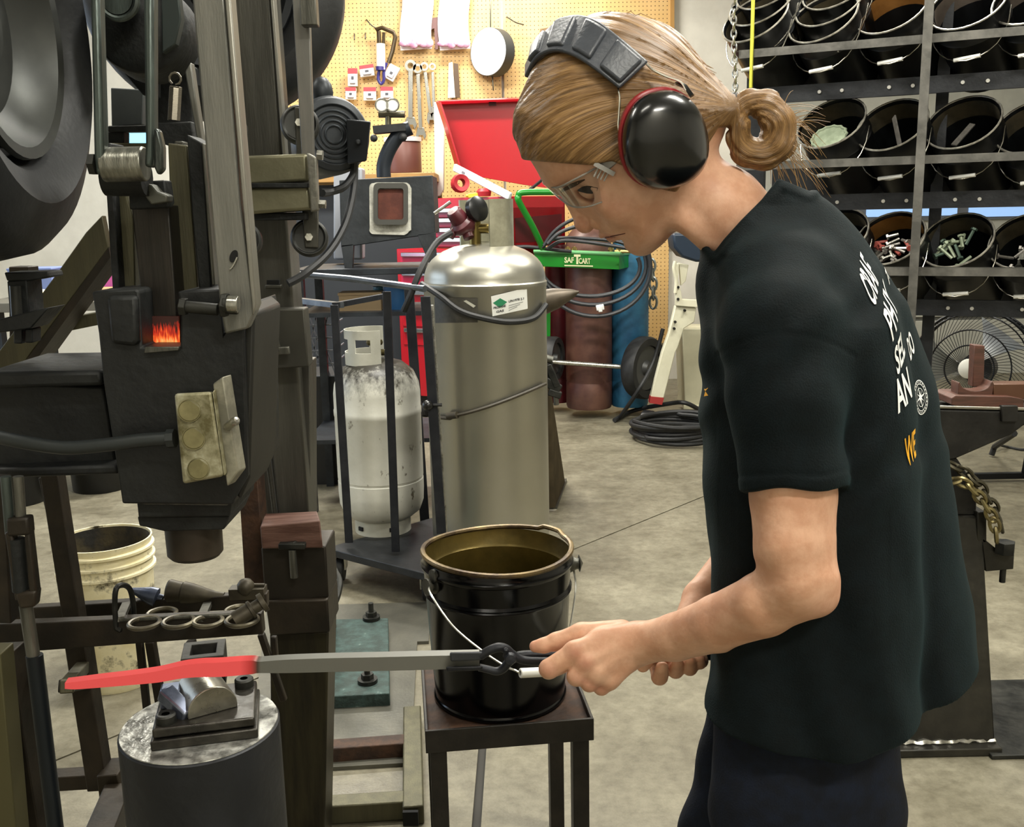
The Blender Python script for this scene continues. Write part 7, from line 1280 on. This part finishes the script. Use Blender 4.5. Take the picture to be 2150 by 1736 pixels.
# hot bar
hot = bpy.data.materials.new('hot_steel'); hot.use_nodes = True; nt = hot.node_tree; n, L = nt.nodes, nt.links; b = n['Principled BSDF']; at_ = n.new('ShaderNodeAttribute'); at_.attribute_name = 'glow_amount'
r1 = n.new('ShaderNodeValToRGB'); e = r1.color_ramp.elements; e[0].position = .18; e[0].color = lin('#6a6a64'); e[1].position = .5; e[1].color = lin('#8d2320'); x = e.new(.28); x.color = lin('#4c4138'); L.new(at_.outputs['Fac'], r1.inputs[0]); L.new(r1.outputs[0], b.inputs['Base Color'])
r2 = n.new('ShaderNodeValToRGB'); e = r2.color_ramp.elements; e[0].position = .28; e[0].color = (0, 0, 0, 1); e[1].position = .8; e[1].color = lin('#d9524e'); x = e.new(.45); x.color = lin('#9a2c2a'); L.new(at_.outputs['Fac'], r2.inputs[0]); L.new(r2.outputs[0], b.inputs['Emission Color']); b.inputs['Emission Strength'].default_value = .6; b.inputs['Roughness'].default_value = .5; b.inputs['Metallic'].default_value = .3
pathc = [(136, 1440, 6), (160, 1439, 8), (210, 1434, 9.5), (270, 1428, 10.5), (330, 1421, 12), (380, 1411, 13.5), (420, 1407, 14.5), (460, 1406, 15), (500, 1403, 15), (530, 1401, 14), (545, 1401, 12), (600, 1399, 14), (700, 1396, 14.5), (800, 1394, 14.5), (900, 1391.5, 14.5), (952, 1390, 14), (1006, 1388, 13)]
Yh = lambda x: 1.255-.085*(x-136)/870
sm = smoothpath([(x, y, h) for x, y, h in pathc], 5); m = MB(); pts_heat = []
for i, q in enumerate(sm):
    a = P(q[0], q[1]-q[2], Yh(q[0])); b_ = P(q[0], q[1]+q[2], Yh(q[0])); off = Vector((0, .012, .002)); m.v += [b_, a, a+off, b_+off]; pts_heat += [max(0, min(1, (560-q[0])/70))*(.75+.25*max(0, min(1, (q[0]-120)/120)))]*4
N = len(sm); m.f = [(3, 2, 1, 0), tuple(4*(N-1)+k for k in range(4))]+[(4*i+k, 4*i+(k+1) % 4, 4*i+4+(k+1) % 4, 4*i+4+k) for i in range(N-1) for k in range(4)]
hb_ = one('hot_bar', m, hot, 'long flat steel bar glowing red at one end, held in tongs over the die', 'metal bar', smooth=50)
at2 = hb_.data.attributes.new('glow_amount', 'FLOAT', 'POINT'); at2.data.foreach_set('value', pts_heat)
# tongs
TG = mat('tong_black', '#15161a', .5, .4, '#22242a', 14, .25, 80); tg = thing('tongs', 'black forged blacksmith tongs gripping the cool end of the bar', 'tongs', P(1060, 1390, 1.17))
Yt = 1.165
m = MB(); m.hexa([P(946, 1389, Yt-.008), P(1012, 1386, Yt-.008), P(1012, 1384, Yt+.016), P(946, 1387, Yt+.016), P(944, 1370, Yt-.008), P(1014, 1368, Yt-.008), P(1014, 1367, Yt+.016), P(944, 1369, Yt+.016)]); part('jaw', m, mat('jaw_grey', '#34363a', .45, .5, '#484a4e', 14), tg, bevel=.002)
m = MB(); m.hexa([P(938, 1410, Yt-.004), P(1012, 1407, Yt-.004), P(1012, 1405, Yt+.016), P(938, 1408, Yt+.016), P(936, 1400, Yt-.004), P(1014, 1398, Yt-.004), P(1014, 1397, Yt+.016), P(936, 1399, Yt+.016)]); part('jaw', m, TG, tg, bevel=.002)
up = smoothpath([(1008, 1378, 9), (1026, 1366, 9), (1046, 1359, 9.5), (1064, 1362, 9), (1074, 1374, 9), (1068, 1388, 10), (1050, 1402, 9), (1036, 1405, 8)], 5); lo = smoothpath([(1006, 1401, 8), (1020, 1404, 8), (1036, 1409, 8), (1052, 1407, 9), (1066, 1396, 10), (1082, 1382, 10), (1100, 1378, 9.5), (1130, 1376, 9)], 5)
def reins(pts, Y): 
    m = MB(); m.tube([P(x, y, Y(x)) for x, y, r in pts], [r*mpp(P(x, y, Y(x))) for x, y, r in pts], 10); return m
part('rein', reins(smoothpath([(1008, 1378, 9), (1026, 1366, 9.5), (1046, 1359, 10), (1062, 1362, 9.5), (1076, 1374, 9.5), (1100, 1386, 9), (1150, 1388, 8.5), (1250, 1386, 8), (1380, 1381, 7.5), (1494, 1379, 7)], 5), lambda x: Yt-.004+(x-1008)*.00006), TG, tg)
part('rein', reins(smoothpath([(1006, 1401, 8), (1024, 1405, 8), (1042, 1409, 8.5), (1056, 1404, 9), (1068, 1390, 9.5), (1086, 1378, 9.5), (1110, 1374, 9), (1160, 1374, 8.5), (1260, 1373, 8), (1380, 1372, 7.5), (1480, 1372, 7)], 5), lambda x: Yt+.008+(x-1008)*.00006), TG, tg)
m = MB(); c = P(1072, 1382, Yt-.016); m.lathe([(0, .006), (.006, .005), (.008, 0), (0, 0)], c, (0, -1, .1), 14); part('rivet', m, TG, tg); m = MB(); m.lathe([(0, .0), (.0035, 0), (.003, .012), (0, .014)], P(1061, 1378, Yt-.012), (.1, -.3, .9), 8); part('spur', m, TG, tg)
